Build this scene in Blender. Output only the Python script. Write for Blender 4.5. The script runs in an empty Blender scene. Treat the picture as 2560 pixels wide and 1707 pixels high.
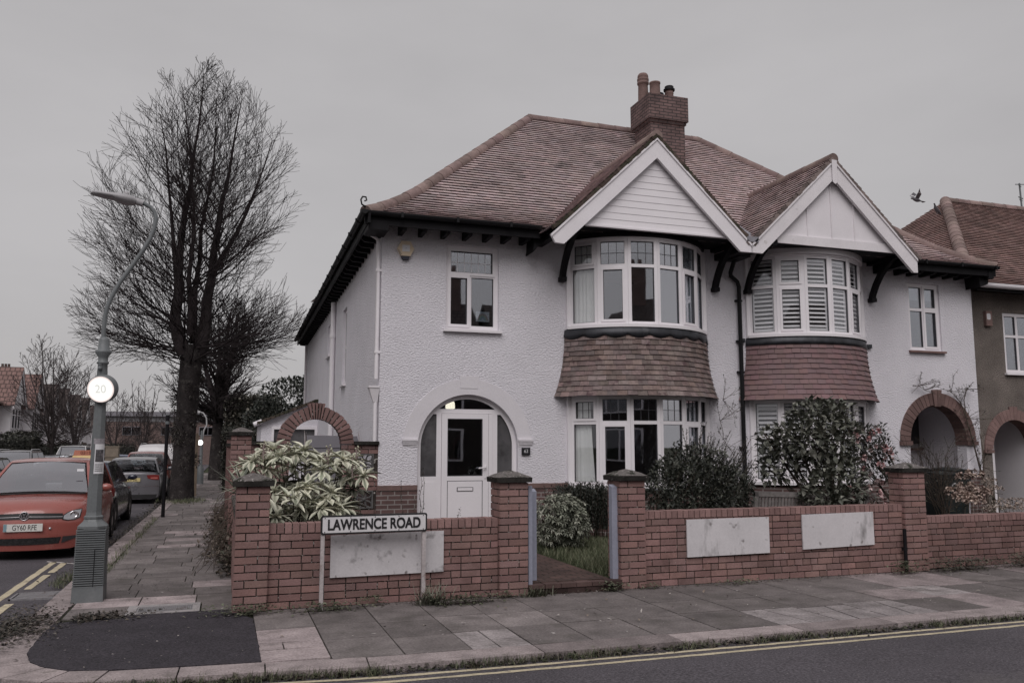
SUN_E,SKYK,EXPO=1.5,.93,0.14
import bpy, math, random
from mathutils import Vector, Matrix
from mathutils.geometry import tessellate_polygon
RN=random.Random(11)
SC=bpy.context.scene
COL=SC.collection
PI=math.pi
BOLD={}
ORG={}          # building-time origin of every thing and part
def rad(a): return math.radians(a)
def lerp(a,b,t): return a+(b-a)*t
def U(a,b): return RN.uniform(a,b)

# ------------------------------------------------------------ camera facts
CAMH=1.65; FPX=2100.7; PITCH=rad(7.015); YAW=rad(18.775)
_F=Vector((math.sin(YAW)*math.cos(PITCH),math.cos(YAW)*math.cos(PITCH),math.sin(PITCH)))
_R=Vector((math.cos(YAW),-math.sin(YAW),0)); _U=_R.cross(_F)
def at(u,v,Y):
    """point of the world plane Y that a survey sight line (u,v) meets"""
    r=_F+_R*((u-1280)/FPX)-_U*((v-853.5)/FPX)
    t=Y/r.y
    return Vector((r.x*t,Y,CAMH+r.z*t))

# ------------------------------------------------------------ mesh builder
class MB:
    def __init__(s): s.v=[]; s.f=[]; s.m=[]; s.c=[]; s.s=[]; s.uv=[]
    def add(s,vs,fs,m=0,c=(.5,.5,.5),sm=False,uvs=None):
        b=len(s.v); s.v.extend([tuple(p) for p in vs])
        if not isinstance(c,tuple): c=(c,c,c)
        for i,f in enumerate(fs):
            s.f.append([b+k for k in f]); s.m.append(m); s.c.append(c); s.s.append(sm)
            s.uv.append(uvs[i] if uvs else None)
    def quad(s,a,b,c,d,m=0,col=(.5,.5,.5),sm=False): s.add([a,b,c,d],[(0,1,2,3)],m,col,sm)
    def box(s,x0,x1,y0,y1,z0,z1,m=0,c=(.5,.5,.5)):
        s.hexa([(x0,y0,z0),(x1,y0,z0),(x1,y1,z0),(x0,y1,z0),(x0,y0,z1),(x1,y0,z1),(x1,y1,z1),(x0,y1,z1)],m,c)
    def hexa(s,p,m=0,c=(.5,.5,.5)):
        s.add(p,[(3,2,1,0),(4,5,6,7),(0,1,5,4),(1,2,6,5),(2,3,7,6),(3,0,4,7)],m,c)
    def fbox(s,o,ax,ay,az,x0,x1,y0,y1,z0,z1,m=0,c=(.5,.5,.5)):
        o=Vector(o); P=lambda x,y,z:o+ax*x+ay*y+az*z
        s.hexa([P(x0,y0,z0),P(x1,y0,z0),P(x1,y1,z0),P(x0,y1,z0),P(x0,y0,z1),P(x1,y0,z1),P(x1,y1,z1),P(x0,y1,z1)],m,c)
    def grid(s,rows,m=0,c=(.5,.5,.5),sm=True,close=False):
        n=len(rows[0]); vs=[p for r in rows for p in r]; fs=[]
        for i in range(len(rows)-1):
            for j in range(n if close else n-1):
                k=(j+1)%n
                fs.append((i*n+j,i*n+k,(i+1)*n+k,(i+1)*n+j))
        s.add(vs,fs,m,c,sm)
    def tube(s,path,rads,n=8,m=0,c=(.5,.5,.5),sm=True,cap=True,ph=0.0):
        path=[Vector(p) for p in path]; rows=[]
        if not isinstance(rads,(list,tuple)): rads=[rads]*len(path)
        ref=None
        for i,p in enumerate(path):
            t=(path[min(i+1,len(path)-1)]-path[max(i-1,0)])
            if t.length<1e-9: t=Vector((0,0,1))
            t.normalize()
            if ref is None: ref=Vector((1,0,0)) if abs(t.x)<.8 else Vector((0,1,0))
            a=(ref-t*ref.dot(t)).normalized(); ref=a; b=t.cross(a)
            rows.append([p+(a*math.cos(ph+2*PI*k/n)+b*math.sin(ph+2*PI*k/n))*rads[i] for k in range(n)])
        s.grid(rows,m,c,sm,True)
        if cap:
            s.add(rows[0],[tuple(range(n-1,-1,-1))],m,c); s.add(rows[-1],[tuple(range(n))],m,c)
    def lathe(s,prof,cx,cy,n=20,m=0,c=(.5,.5,.5),sm=True,ph=0.0,cz=0):
        rows=[[(cx+r*math.cos(ph+2*PI*k/n),cy+r*math.sin(ph+2*PI*k/n),cz+z) for k in range(n)] for r,z in prof]
        s.grid(rows,m,c,sm,True)
        if prof[0][0]>1e-4: s.add(rows[0],[tuple(range(n-1,-1,-1))],m,c)
        if prof[-1][0]>1e-4: s.add(rows[-1],[tuple(range(n))],m,c)
    def slab(s,loops,fn,d0,d1,m=0,c=(.5,.5,.5)):
        """flat shape with holes, loops in 2-D, fn(a,b,d)->xyz, thickness d0..d1"""
        tri=tessellate_polygon([[Vector((a,b,0)) for a,b in l] for l in loops])
        flat=[p for l in loops for p in l]; n=len(flat)
        s.add([fn(a,b,d0) for a,b in flat],[tuple(t) for t in tri],m,c)
        s.add([fn(a,b,d1) for a,b in flat],[tuple(reversed(t)) for t in tri],m,c)
        for l in loops:
            k=len(l)
            for i in range(k):
                p=l[i]; q=l[(i+1)%k]
                s.add([fn(p[0],p[1],d0),fn(q[0],q[1],d0),fn(q[0],q[1],d1),fn(p[0],p[1],d1)],[(0,1,2,3)],m,c)
    def build(s,name,mats,parent=None,fix=False):
        me=bpy.data.meshes.new(name)
        o0=ORG.get(parent,Vector((0,0,0))) if parent else Vector((0,0,0))
        me.from_pydata([(x-o0.x,y-o0.y,z-o0.z) for x,y,z in s.v],[],s.f)
        if not isinstance(mats,(list,tuple)): mats=[mats]
        for m in mats: me.materials.append(m)
        me.polygons.foreach_set('material_index',s.m); me.polygons.foreach_set('use_smooth',s.s)
        ul=me.uv_layers.new(name='UVMap'); uu=[]; cc=[]
        for p,c,uv in zip(me.polygons,s.c,s.uv):
            if uv is None:
                n=p.normal; ax,ay,az=abs(n.x),abs(n.y),abs(n.z)
                for vi in p.vertices:
                    x,y,z=s.v[vi]
                    if az>=ax and az>=ay: uu+= (x,y)
                    elif ay>=ax: uu+=(x,z)
                    else: uu+=(y,z)
            else:
                for q in uv: uu+=q
            cc+=(c[0],c[1],c[2],1.0)*len(p.vertices)
        ul.data.foreach_set('uv',uu)
        at_=me.color_attributes.new('Col','FLOAT_COLOR','CORNER'); at_.data.foreach_set('color',cc)
        if fix:
            import bmesh
            bm=bmesh.new(); bm.from_mesh(me); bmesh.ops.remove_doubles(bm,verts=bm.verts,dist=1e-4)
            bmesh.ops.recalc_face_normals(bm,faces=bm.faces); bm.to_mesh(me); bm.free()
        o=bpy.data.objects.new(name,me); COL.objects.link(o)
        if parent: o.parent=parent
        ORG[o]=o0
        return o
def tag(o,label=None,cat=None,group=None,kind=None):
    if label: o['label']=label
    if cat: o['category']=cat
    if group: o['group']=group
    if kind: o['kind']=kind
    return o
def thing(name,loc,label,cat,group=None):
    o=bpy.data.objects.new(name,None); COL.objects.link(o); o.location=loc; o.empty_display_size=.1
    ORG[o]=Vector(loc); return tag(o,label,cat,group)
def single(mb,name,mats,label,cat,group=None,loc=None,fix=False):
    """a thing that is one mesh, origin at loc"""
    if loc is None:
        xs=[p[0] for p in mb.v]; ys=[p[1] for p in mb.v]; zs=[p[2] for p in mb.v]
        loc=((min(xs)+max(xs))/2,(min(ys)+max(ys))/2,min(zs))
    L=Vector(loc); mb.v=[(x-L.x,y-L.y,z-L.z) for x,y,z in mb.v]
    o=mb.build(name,mats,None,fix); o.location=L; ORG[o]=L
    return tag(o,label,cat,group)
def structure(mb,name,mats,kind='structure'):
    return tag(mb.build(name,mats),kind=kind)
def copy_tree(o,parent=None):
    c=o.copy(); COL.objects.link(c)
    if parent: c.parent=parent
    for ch in list(o.children): copy_tree(ch,c)
    return c
def place_copy(src,loc,rz=0,sc=1,label=None,group=None):
    c=copy_tree(src); c.location=loc; c.rotation_euler=(0,0,rz); c.scale=(sc,sc,sc)
    if label: c['label']=label
    if group: c['group']=group
    return c
def text(name,body,size,o,ax,az,mat,parent,sx=1.0,ext=.002,align='CENTER',bold=0.0):
    cu=bpy.data.curves.new(name,'FONT'); cu.body=body; cu.size=size; cu.extrude=ext
    cu.align_x=align; cu.align_y='CENTER'; cu.materials.append(mat)
    ob=bpy.data.objects.new(name,cu); COL.objects.link(ob)
    ax=Vector(ax).normalized(); az=Vector(az).normalized(); ay=ax.cross(az)
    M=Matrix.Identity(4); n=ax.cross(az)
    for i in range(3): M[i][0]=ax[i]*sx; M[i][1]=az[i]; M[i][2]=n[i]
    p0=ORG.get(parent,Vector((0,0,0))); M.translation=Vector(o)-p0
    ob.matrix_basis=M; ob.parent=parent; ORG[ob]=p0; BOLD[ob.name]=bold
    return ob
# ------------------------------------------------------------ materials
def nodes_of(name):
    m=bpy.data.materials.new(name); m.use_nodes=True; nt=m.node_tree
    b=nt.nodes['Principled BSDF']; return m,nt,b
def N(nt,t,**kw):
    n=nt.nodes.new(t)
    for k,v in kw.items(): setattr(n,k,v)
    return n
def mixc(nt,fac,a,b,blend='MIX'):
    n=nt.nodes.new('ShaderNodeMix'); n.data_type='RGBA'; n.blend_type=blend
    for s,v in ((n.inputs[0],fac),(n.inputs[6],a),(n.inputs[7],b)):
        if hasattr(v,'is_linked') or hasattr(v,'links'): nt.links.new(v,s)
        elif isinstance(v,(int,float)): s.default_value=v
        else: s.default_value=(v[0],v[1],v[2],1)
    return n.outputs[2]
def noise(nt,co,scale,detail=4,rough=.55,stretch=None):
    n=nt.nodes.new('ShaderNodeTexNoise'); n.inputs['Scale'].default_value=scale
    n.inputs['Detail'].default_value=detail; n.inputs['Roughness'].default_value=rough
    if stretch:
        mp=nt.nodes.new('ShaderNodeMapping'); mp.inputs['Scale'].default_value=stretch
        nt.links.new(co,mp.inputs['Vector']); co=mp.outputs[0]
    nt.links.new(co,n.inputs['Vector']); return n.outputs['Fac']
def ramp(nt,fac,lo,hi,a=0.0,b=1.0):
    r=nt.nodes.new('ShaderNodeMapRange'); r.inputs[1].default_value=lo; r.inputs[2].default_value=hi
    r.inputs[3].default_value=a; r.inputs[4].default_value=b; nt.links.new(fac,r.inputs[0]); return r.outputs[0]
def mk(name,base,rough=.75,var=.25,vs=3.0,bump=0,bs=60,col=None,metal=0,spec=.4,stain=None,ss=1.2,slo=.55,shi=.75,
       stretch=None,speck=None,spk=(.68,.75),spks=40,coat=0,bd=.01,bstr=None,fine=.12,fs=45,colk=1.0):
    m,nt,b=nodes_of(name); tc=N(nt,'ShaderNodeTexCoord'); ob=tc.outputs['Object']
    b.inputs['Roughness'].default_value=rough; b.inputs['Metallic'].default_value=metal
    b.inputs['Specular IOR Level'].default_value=spec; b.inputs['Coat Weight'].default_value=coat
    c=None
    if col=='rgb':
        a=N(nt,'ShaderNodeAttribute',attribute_name='Col'); c=a.outputs['Color']
    elif col=='mul':
        a=N(nt,'ShaderNodeAttribute',attribute_name='Col')
        v=nt.nodes.new('ShaderNodeVectorMath'); v.operation='SCALE'; nt.links.new(a.outputs['Color'],v.inputs[0]); v.inputs['Scale'].default_value=2.0*colk
        c=mixc(nt,1.0,base,v.outputs[0],'MULTIPLY')
    else: c=base
    if var:
        f=noise(nt,ob,vs,5,.6); f=ramp(nt,f,.3,.7,1-var,1+var)
        vv=nt.nodes.new('ShaderNodeCombineColor'); 
        for i in range(3): nt.links.new(f,vv.inputs[i])
        c=mixc(nt,1.0,c,vv.outputs[0],'MULTIPLY')
    if fine:
        f=noise(nt,ob,fs,3,.6); f=ramp(nt,f,.3,.7,1-fine,1+fine)
        vv=nt.nodes.new('ShaderNodeCombineColor')
        for i in range(3): nt.links.new(f,vv.inputs[i])
        c=mixc(nt,1.0,c,vv.outputs[0],'MULTIPLY')
    if stain:
        f=noise(nt,ob,ss,6,.65,stretch); f=ramp(nt,f,slo,shi); c=mixc(nt,f,c,stain)
    if speck:
        f=noise(nt,ob,spks,2,.5); f=ramp(nt,f,spk[0],spk[1]); c=mixc(nt,f,c,speck)
    if isinstance(c,tuple): b.inputs['Base Color'].default_value=(*c,1)
    else: nt.links.new(c,b.inputs['Base Color'])
    if bump:
        f=noise(nt,ob,bs,4,.6,bstr); bp=N(nt,'ShaderNodeBump'); bp.inputs['Strength'].default_value=bump
        bp.inputs['Distance'].default_value=bd; nt.links.new(f,bp.inputs['Height']); nt.links.new(bp.outputs[0],b.inputs['Normal'])
    return m
def brickmat(name,c1,c2,mortar,bw=.225,bh=.075,ms=.008,rough=.85,off=.5,bump=.5,var=.2):
    m,nt,b=nodes_of(name); tc=N(nt,'ShaderNodeTexCoord'); uv=N(nt,'ShaderNodeUVMap',uv_map='UVMap')
    k=N(nt,'ShaderNodeTexBrick'); nt.links.new(uv.outputs[0],k.inputs['Vector'])
    k.offset=off; k.inputs['Scale'].default_value=1; k.inputs['Mortar Size'].default_value=ms
    k.inputs['Brick Width'].default_value=bw; k.inputs['Row Height'].default_value=bh; k.inputs['Mortar Smooth'].default_value=.2
    for i,cc in ((1,c1),(2,c2),(3,mortar)): k.inputs[i].default_value=(*cc,1)
    f=noise(nt,tc.outputs['Object'],2.5,6,.65); f=ramp(nt,f,.3,.7,1-var,1+var)
    vv=N(nt,'ShaderNodeCombineColor')
    for i in range(3): nt.links.new(f,vv.inputs[i])
    nt.links.new(mixc(nt,1.0,k.outputs['Color'],vv.outputs[0],'MULTIPLY'),b.inputs['Base Color'])
    b.inputs['Roughness'].default_value=rough; b.inputs['Specular IOR Level'].default_value=.25
    bp=N(nt,'ShaderNodeBump'); bp.inputs['Strength'].default_value=bump; bp.inputs['Distance'].default_value=.01; bp.invert=True
    nt.links.new(k.outputs['Fac'],bp.inputs['Height']); nt.links.new(bp.outputs[0],b.inputs['Normal'])
    return m
def glassmat(name,tint=(.8,.84,.86),k=2.2,add=.05,cap=.38):
    m=bpy.data.materials.new(name); m.use_nodes=True; nt=m.node_tree; nt.nodes.remove(nt.nodes['Principled BSDF'])
    out=nt.nodes['Material Output']; tr=N(nt,'ShaderNodeBsdfTransparent'); gl=N(nt,'ShaderNodeBsdfGlossy'); mx=N(nt,'ShaderNodeMixShader')
    tr.inputs[0].default_value=(*tint,1); gl.inputs['Roughness'].default_value=.015; gl.inputs['Color'].default_value=(.9,.9,.95,1)
    fr=N(nt,'ShaderNodeFresnel'); fr.inputs[0].default_value=1.5
    ma=N(nt,'ShaderNodeMath',operation='MULTIPLY_ADD',use_clamp=True); ma.inputs[1].default_value=k; ma.inputs[2].default_value=add
    mi=N(nt,'ShaderNodeMath',operation='MINIMUM'); mi.inputs[1].default_value=cap
    nt.links.new(fr.outputs[0],ma.inputs[0]); nt.links.new(ma.outputs[0],mi.inputs[0]); nt.links.new(mi.outputs[0],mx.inputs[0])
    tc=N(nt,'ShaderNodeTexCoord'); f=noise(nt,tc.outputs['Object'],1.6,1,.4); bp=N(nt,'ShaderNodeBump'); bp.inputs['Strength'].default_value=.05; bp.inputs['Distance'].default_value=.02
    nt.links.new(f,bp.inputs['Height']); nt.links.new(bp.outputs[0],gl.inputs['Normal'])
    nt.links.new(tr.outputs[0],mx.inputs[1]); nt.links.new(gl.outputs[0],mx.inputs[2]); nt.links.new(mx.outputs[0],out.inputs[0])
    return m
def emitmat(name,col,st):
    m,nt,b=nodes_of(name); b.inputs['Base Color'].default_value=(.02,.02,.02,1)
    b.inputs['Emission Color'].default_value=(*col,1); b.inputs['Emission Strength'].default_value=st; return m
M={}
M['render']=mk('white_roughcast',(.78,.752,.797),.9,.05,1.2,bump=1.0,bs=24,bd=.034,bstr=(1,1,1.9),fine=.06,fs=60,stain=(.6,.56,.57),ss=1.4,slo=.6,shi=.95,stretch=(1,1,.25),spec=.2)
M['stucco']=mk('smooth_white_stucco',(.77,.735,.76),.8,.04,2,bump=.15,bs=30,fine=.03,spec=.25)
M['moulding']=mk('painted_moulding',(.69,.66,.69),.85,.04,2,bump=.3,bs=30,fine=.04,spec=.2)
M['pvc']=mk('white_plastic',(.80,.765,.79),.35,.03,1.5,fine=.02,spec=.45,stain=(.66,.63,.64),ss=2.5,slo=.68,shi=.9)
M['barge']=mk('white_painted_board',(.79,.755,.78),.5,.05,2,fine=.03,spec=.3,stain=(.55,.52,.5),ss=3,slo=.68,shi=.85)
M['oldbarge']=mk('flaking_white_paint',(.74,.705,.725),.6,.06,2,fine=.05,spec=.25,stain=(.42,.38,.37),ss=5,slo=.66,shi=.76)
M['black']=mk('black_paint',(.011,.010,.012),.6,.3,2,fine=.1,spec=.15,bump=.1,bs=20)
M['gutter']=mk('black_gutter_plastic',(.011,.0105,.012),.5,.2,3,fine=.1,spec=.2)
M['tile']=mk('weathered_clay_roof_tile',(.425,.345,.342),.85,.18,1.1,bump=.4,bs=40,col='mul',spec=.2,stain=(.15,.125,.12),ss=1.6,slo=.55,shi=.8,fine=.12,fs=30)
M['tile2']=mk('clean_clay_roof_tile',(.47,.375,.37),.85,.14,1.1,bump=.3,bs=40,col='mul',spec=.2,stain=(.16,.12,.115),ss=2.2,slo=.62,shi=.8,fine=.15,fs=30)
M['mosstile']=mk('mossy_verge_tile',(.10,.075,.065),.95,.5,5,bump=.6,bs=40,col='mul',spec=.1,stain=(.05,.05,.035),ss=6,slo=.45,shi=.6)
M['aprontile']=mk('mottled_brown_hung_tile',(.19,.146,.137),.8,.28,4,bump=.3,bs=50,col='mul',spec=.25,stain=(.09,.055,.06),ss=4.5,slo=.58,shi=.68,fine=.2,fs=25)
M['redapron']=mk('red_brown_hung_tile',(.19,.122,.124),.65,.08,3,bump=.15,bs=40,col='mul',spec=.3,fine=.06)
M['hip']=mk('clay_hip_tile',(.225,.165,.152),.85,.25,3,bump=.3,bs=30,col='mul',spec=.2,stain=(.14,.10,.09),ss=5)
M['lead']=mk('lead_sheet',(.035,.036,.042),.45,.5,5,bump=.2,bs=15,metal=.3,stain=(.13,.13,.14),ss=3,slo=.6,shi=.8)
M['grey_lead']=mk('grey_lead_valley',(.24,.235,.26),.6,.2,6,fine=.1)
M['brick']=mk('red_wall_brick',(.228,.142,.133),.88,.16,3,bump=.35,bs=70,col='mul',spec=.15,fine=.14,fs=60,stain=(.11,.065,.06),ss=1.7,slo=.6,shi=.85,speck=(.5,.45,.44),spk=(.76,.79),spks=22)
M['mortar']=mk('dark_mortar',(.05,.042,.038),.95,.4,6,bump=.4,bs=60,spec=.1,speck=(.42,.40,.38),spk=(.60,.66),spks=26)
M['palemortar']=mk('pale_mortar',(.30,.265,.255),.95,.2,6,bump=.3,bs=60,spec=.1)
M['cap']=mk('mossy_concrete_cap',(.16,.145,.14),.95,.4,6,bump=.5,bs=50,spec=.1,stain=(.025,.027,.02),ss=6,slo=.48,shi=.6,speck=(.4,.37,.36),spk=(.64,.7),spks=30)
M['capdark']=mk('black_stained_cap',(.03,.028,.026),.95,.5,6,bump=.5,bs=50,spec=.1,speck=(.2,.18,.17),spk=(.66,.72),spks=30)
M['grimyboard']=mk('grimier_white_board',(.58,.555,.57),.75,.10,2,fine=.06,spec=.2,stain=(.10,.09,.09),ss=3.4,slo=.54,shi=.70,speck=(.2,.18,.18),spk=(.64,.74),spks=11)
M['paleboard']=mk('grimy_white_board',(.60,.575,.59),.75,.08,2,fine=.05,spec=.2,stain=(.17,.16,.16),ss=2.6,slo=.55,shi=.78,stretch=(1.6,1,.6),speck=(.25,.23,.23),spk=(.66,.76),spks=9)
M['bluewood']=mk('pale_blue_grey_painted_wood',(.29,.30,.37),.6,.08,3,fine=.08,fs=25,spec=.3,stain=(.42,.41,.42),ss=9,slo=.68,shi=.75)
M['signwhite']=mk('sign_white',(.66,.645,.66),.4,.05,3,fine=.03,spec=.4,stain=(.45,.42,.41),ss=5,slo=.62,shi=.8)
M['signblack']=mk('sign_black',(.02,.019,.021),.5,.3,10,fine=.1)
M['post']=mk('rusty_white_post',(.42,.38,.38),.7,.15,4,fine=.15,stain=(.15,.08,.06),ss=6,slo=.56,shi=.7)
M['slab']=mk('concrete_paving_slab',(.21,.188,.188),.9,.28,3.2,bump=.35,bs=70,col='mul',spec=.2,fine=.3,fs=45,stain=(.085,.077,.07),ss=2.1,slo=.50,shi=.80,speck=(.42,.39,.38),spk=(.72,.76),spks=14)
M['joint']=mk('mossy_slab_joint',(.035,.036,.026),.95,.5,8,bump=.4,bs=60,spec=.1)
M['kerb']=mk('pinkish_granite_kerb',(.27,.232,.232),.9,.25,5,bump=.5,bs=55,col='mul',spec=.2,fine=.3,fs=60,stain=(.11,.10,.085),ss=4,slo=.58,shi=.75)
M['tarmac']=mk('fresh_black_tarmac',(.043,.038,.045),.9,.18,3,bump=.8,bs=120,spec=.25,fine=.6,fs=60,speck=(.24,.21,.21),spk=(.74,.78),spks=16)
M['road']=mk('worn_asphalt',(.078,.070,.079),.85,.22,.8,bump=.7,bs=110,spec=.3,fine=.6,fs=55,speck=(.26,.24,.24),spk=(.70,.76),spks=38,stain=(.15,.135,.135),ss=.35,slo=.55,shi=.8)
M['yellow']=mk('worn_yellow_line',(.47,.41,.295),.8,.15,4,fine=.2,spec=.2,stain=(.2,.17,.13),ss=7,slo=.6,shi=.72,bump=.3,bs=100)
M['whiteline']=mk('worn_white_line',(.5,.47,.46),.8,.15,4,fine=.2,stain=(.1,.09,.09),ss=9,slo=.62,shi=.7)
M['soil']=mk('dark_garden_soil',(.035,.028,.024),.95,.5,4,bump=.8,bs=30,spec=.1,bd=.03)
M['turf']=mk('turf_floor',(.04,.045,.025),.95,.4,3,bump=.6,bs=60,spec=.1)
M['pathbrick']=brickmat('mossy_path_brick',(.105,.065,.058),(.075,.05,.045),(.02,.02,.015),.215,.105,.008,.9,.5,.6,.35)
M['housebrick']=brickmat('house_plinth_brick',(.14,.085,.08),(.105,.066,.063),(.26,.23,.22),.225,.075,.01)
M['chimbrick']=brickmat('chimney_brick',(.185,.122,.116),(.135,.092,.09),(.06,.048,.047),.225,.075,.012,var=.35)
M['farbrick']=brickmat('far_brick',(.16,.10,.09),(.125,.08,.073),(.2,.17,.16),.225,.075,.01)
M['archbrick']=mk('arch_brick',(.205,.134,.124),.88,.2,3,bump=.3,bs=60,col='mul',spec=.15,stain=(.09,.06,.055),ss=3,slo=.6,shi=.8)
M['terracotta']=mk('terracotta_pot',(.20,.13,.118),.85,.2,4,bump=.2,bs=30,stain=(.1,.065,.06),ss=5)
M['pebble']=mk('brown_pebbledash',(.20,.172,.155),.95,.25,1.5,bump=1.0,bs=45,bd=.04,fine=.5,fs=45,spec=.15,stain=(.11,.09,.08),ss=1.3,slo=.55,shi=.8,stretch=(1,1,.3))
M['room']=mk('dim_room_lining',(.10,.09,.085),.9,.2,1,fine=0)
M['curtain']=mk('pale_curtain',(.84,.83,.82),.9,.06,3,fine=.04,spec=.1)
M['shutter']=mk('white_shutter',(.86,.83,.85),.5,.03,2,fine=0)
M['glass']=glassmat('window_glass',k=2.2,add=.15,cap=.42)
M['clearglass']=glassmat('clear_window_glass',(.96,.97,.97),1.2,.03,.22)
M['darkglass']=glassmat('car_glass',(.25,.28,.29),1.8,.05)
M['revealmortar']=mk('reveal_mortar',(.09,.075,.07),.95,.3,6,fine=.2)
M['leading']=mk('lead_came',(.07,.068,.075),.5,.1,4,fine=0)
M['bark']=mk('dark_bark',(.036,.031,.031),.95,.4,3,bump=.8,bs=25,bd=.04,spec=.1,stain=(.10,.092,.085),ss=5,slo=.56,shi=.7,fine=.3,fs=30)
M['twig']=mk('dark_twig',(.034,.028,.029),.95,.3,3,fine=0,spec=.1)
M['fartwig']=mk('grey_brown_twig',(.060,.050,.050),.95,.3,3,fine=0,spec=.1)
M['leaf']=mk('leaf',(.5,.5,.5),.5,.25,7,col='rgb',spec=.35,fine=.1)
M['grass']=mk('grass_blade',(.5,.5,.5),.6,.3,5,col='rgb',spec=.25,fine=0)
M['stem']=mk('woody_stem',(.085,.065,.052),.9,.3,8,fine=.2)
M['bench']=mk('weathered_teak',(.21,.19,.185),.85,.2,4,fine=.2,fs=20,stain=(.1,.095,.09),ss=7)
M['bin']=mk('dark_green_plastic',(.016,.022,.023),.45,.2,5,fine=.1)
M['lamp']=mk('grey_lamp_paint',(.145,.155,.16),.5,.12,3,fine=.08,spec=.4,stain=(.22,.22,.225),ss=4,slo=.6,shi=.8)
M['ironblack']=mk('wrought_iron',(.02,.018,.018),.6,.3,5)
M['greyboard']=mk('grey_board',(.205,.195,.215),.7,.06,2,fine=.05)
M['paper']=mk('paper',(.66,.65,.67),.8,.05,6,fine=.04)
M['photo']=mk('dark_print',(.07,.065,.07),.6,.7,14,fine=.3,stain=(.3,.27,.28),ss=12,slo=.58,shi=.66)
M['alarm']=mk('cream_plastic',(.62,.50,.37),.5,.04,5,fine=.03)
M['navy']=mk('dark_navy_plastic',(.03,.03,.045),.5,.1,5)
M['grate']=mk('galvanised_grate',(.26,.25,.26),.6,.2,8,metal=.3,stain=(.1,.07,.06),ss=8)
# ============================================================ SETTING
def zr(y): return -.008*max(0.0,y-15)      # the side street falls away gently
KX=-1.70; KY=6.56; RDZ=-.05
# ground sheet to the horizon
g=MB(); ys=[-300,-40,6,15]+[15+20*i for i in range(1,9)]+[300,600]
zz=lambda y:-.16+zr(min(y,180))
rows=[[(x,y,zz(y)) for x in (-600,-60,-14,30,90,600)] for y in ys]
g.grid(rows,sm=False); structure(g,'ground',M['turf'])
# road: the front street with a slight camber, and the side street
rd=MB()
rows=[]
for y,z in ((-7,RDZ),(-4,-.02),(-.2,.03),(3.2,.02),(5.4,-.02),(6.6,RDZ)):
    rows.append([(x,y,z-.0) for x in (-60,-20,-9.5,-6,-3,-1,3,8,14,24,90)])
rd.grid(rows,sm=True)
rows=[]
for y in (6.55,8,10,12,15,20,25,30,40,50,60,80,100,125):
    e=min(1,max(0,(y-6.6)/2)); rows.append([(x,y,lerp(RDZ,zc,e)+zr(y)) for x,zc in ((-9.4,-.10),(-7.5,-.07),(-5.6,-.05),(-3.4,-.06),(-1.6,-.09))])
rd.grid(rows,sm=True)
structure(rd,'road',M['road'])
# double yellow lines + bay line
def strip(mb,pts,w,z,jit=.006,step=.12,gaps=()):
    for (x0,y0),(x1,y1) in zip(pts,pts[1:]):
        L=math.hypot(x1-x0,y1-y0); n=max(1,int(L/step)); dx,dy=(x1-x0)/L,(y1-y0)/L; nx,ny=-dy,dx
        pr=None
        for i in range(n+1):
            t=i/n; x=lerp(x0,x1,t); y=lerp(y0,y1,t); a=w/2+U(-jit,jit); b=w/2+U(-jit,jit)
            cur=((x+nx*a,y+ny*a,z(x,y)),(x-nx*b,y-ny*b,z(x,y)))
            if pr and not any(g0<=t<=g1 for g0,g1 in gaps): mb.quad(pr[0],pr[1],cur[1],cur[0])
            pr=cur
zf=lambda x,y:RDZ+.018*(6.6-y)/1.2*1.25+.005
ym=MB()
zs=lambda x,y:-.082+zr(y)+.006
strip(ym,[(-2.33,9.2),(-2.33,11.2),(-2.33,14.35)],.085,zs,.006,.16)
strip(ym,[(-2.16,8.9),(-2.16,10.75)],.085,zs,.006,.16); strip(ym,[(-2.18,11.75),(-2.18,12.95)],.085,zs,.006,.16); strip(ym,[(-2.17,13.15),(-2.17,14.2)],.085,zs,.007,.16)
wm=MB(); strip(wm,[(-2.72,14.66),(-1.95,13.98)],.06,zs,.008,.08); structure(wm,'road_marking',M['whiteline'])
# ---- kerb stones: out along the front street, round the corner, up the side street
kb=MB()
def kerbstone(p,q,wi,drop=.09):
    # p,q: (outer,inner) pairs
    (ox,oy),(ix,iy)=p; (ox2,oy2),(ix2,iy2)=q
    j=[U(-.006,.006) for _ in range(4)]; z=zr((oy+oy2)/2); c=U(.36,.62); g=.006
    d=Vector((ox2-ox,oy2-oy)); 
    if d.length>0: d=d.normalized()*g
    P=[(ox+d.x,oy+d.y),(ox2-d.x,oy2-d.y),(ix2-d.x,iy2-d.y),(ix+d.x,iy+d.y)]
    kb.hexa([(x,y,z-.2) for x,y in P]+[(x,y,z+k*.5) for (x,y),k in zip(P,j)],0,(c,c*.99,c*.98))
OUT=[(-1.70,10.0),(-1.72,9.0),(-1.735,8.4),(-1.72,7.85),(-1.64,7.42),(-1.44,7.07),(-1.15,6.88),(-.80,6.77),(-.26,6.70),(.35,6.645),(1.1,6.56),(2.5,6.53),(5,6.52)]
INN=[(-1.43,10.0),(-1.44,9.0),(-1.445,8.5),(-1.43,7.85),(-1.34,7.50),(-1.20,7.29),(-1.02,7.14),(-.74,7.06),(-.25,7.0),(.36,6.945),(1.12,6.845),(2.5,6.815),(5,6.81)]
def ki(x):
    p=INN[6:]
    for (x0,y0),(x1,y1) in zip(p,p[1:]):
        if x0<=x<=x1: return lerp(y0,y1,(x-x0)/(x1-x0))
    return 6.81 if x>0 else 7.14
def ko(x): return ki(x)-.295
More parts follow.
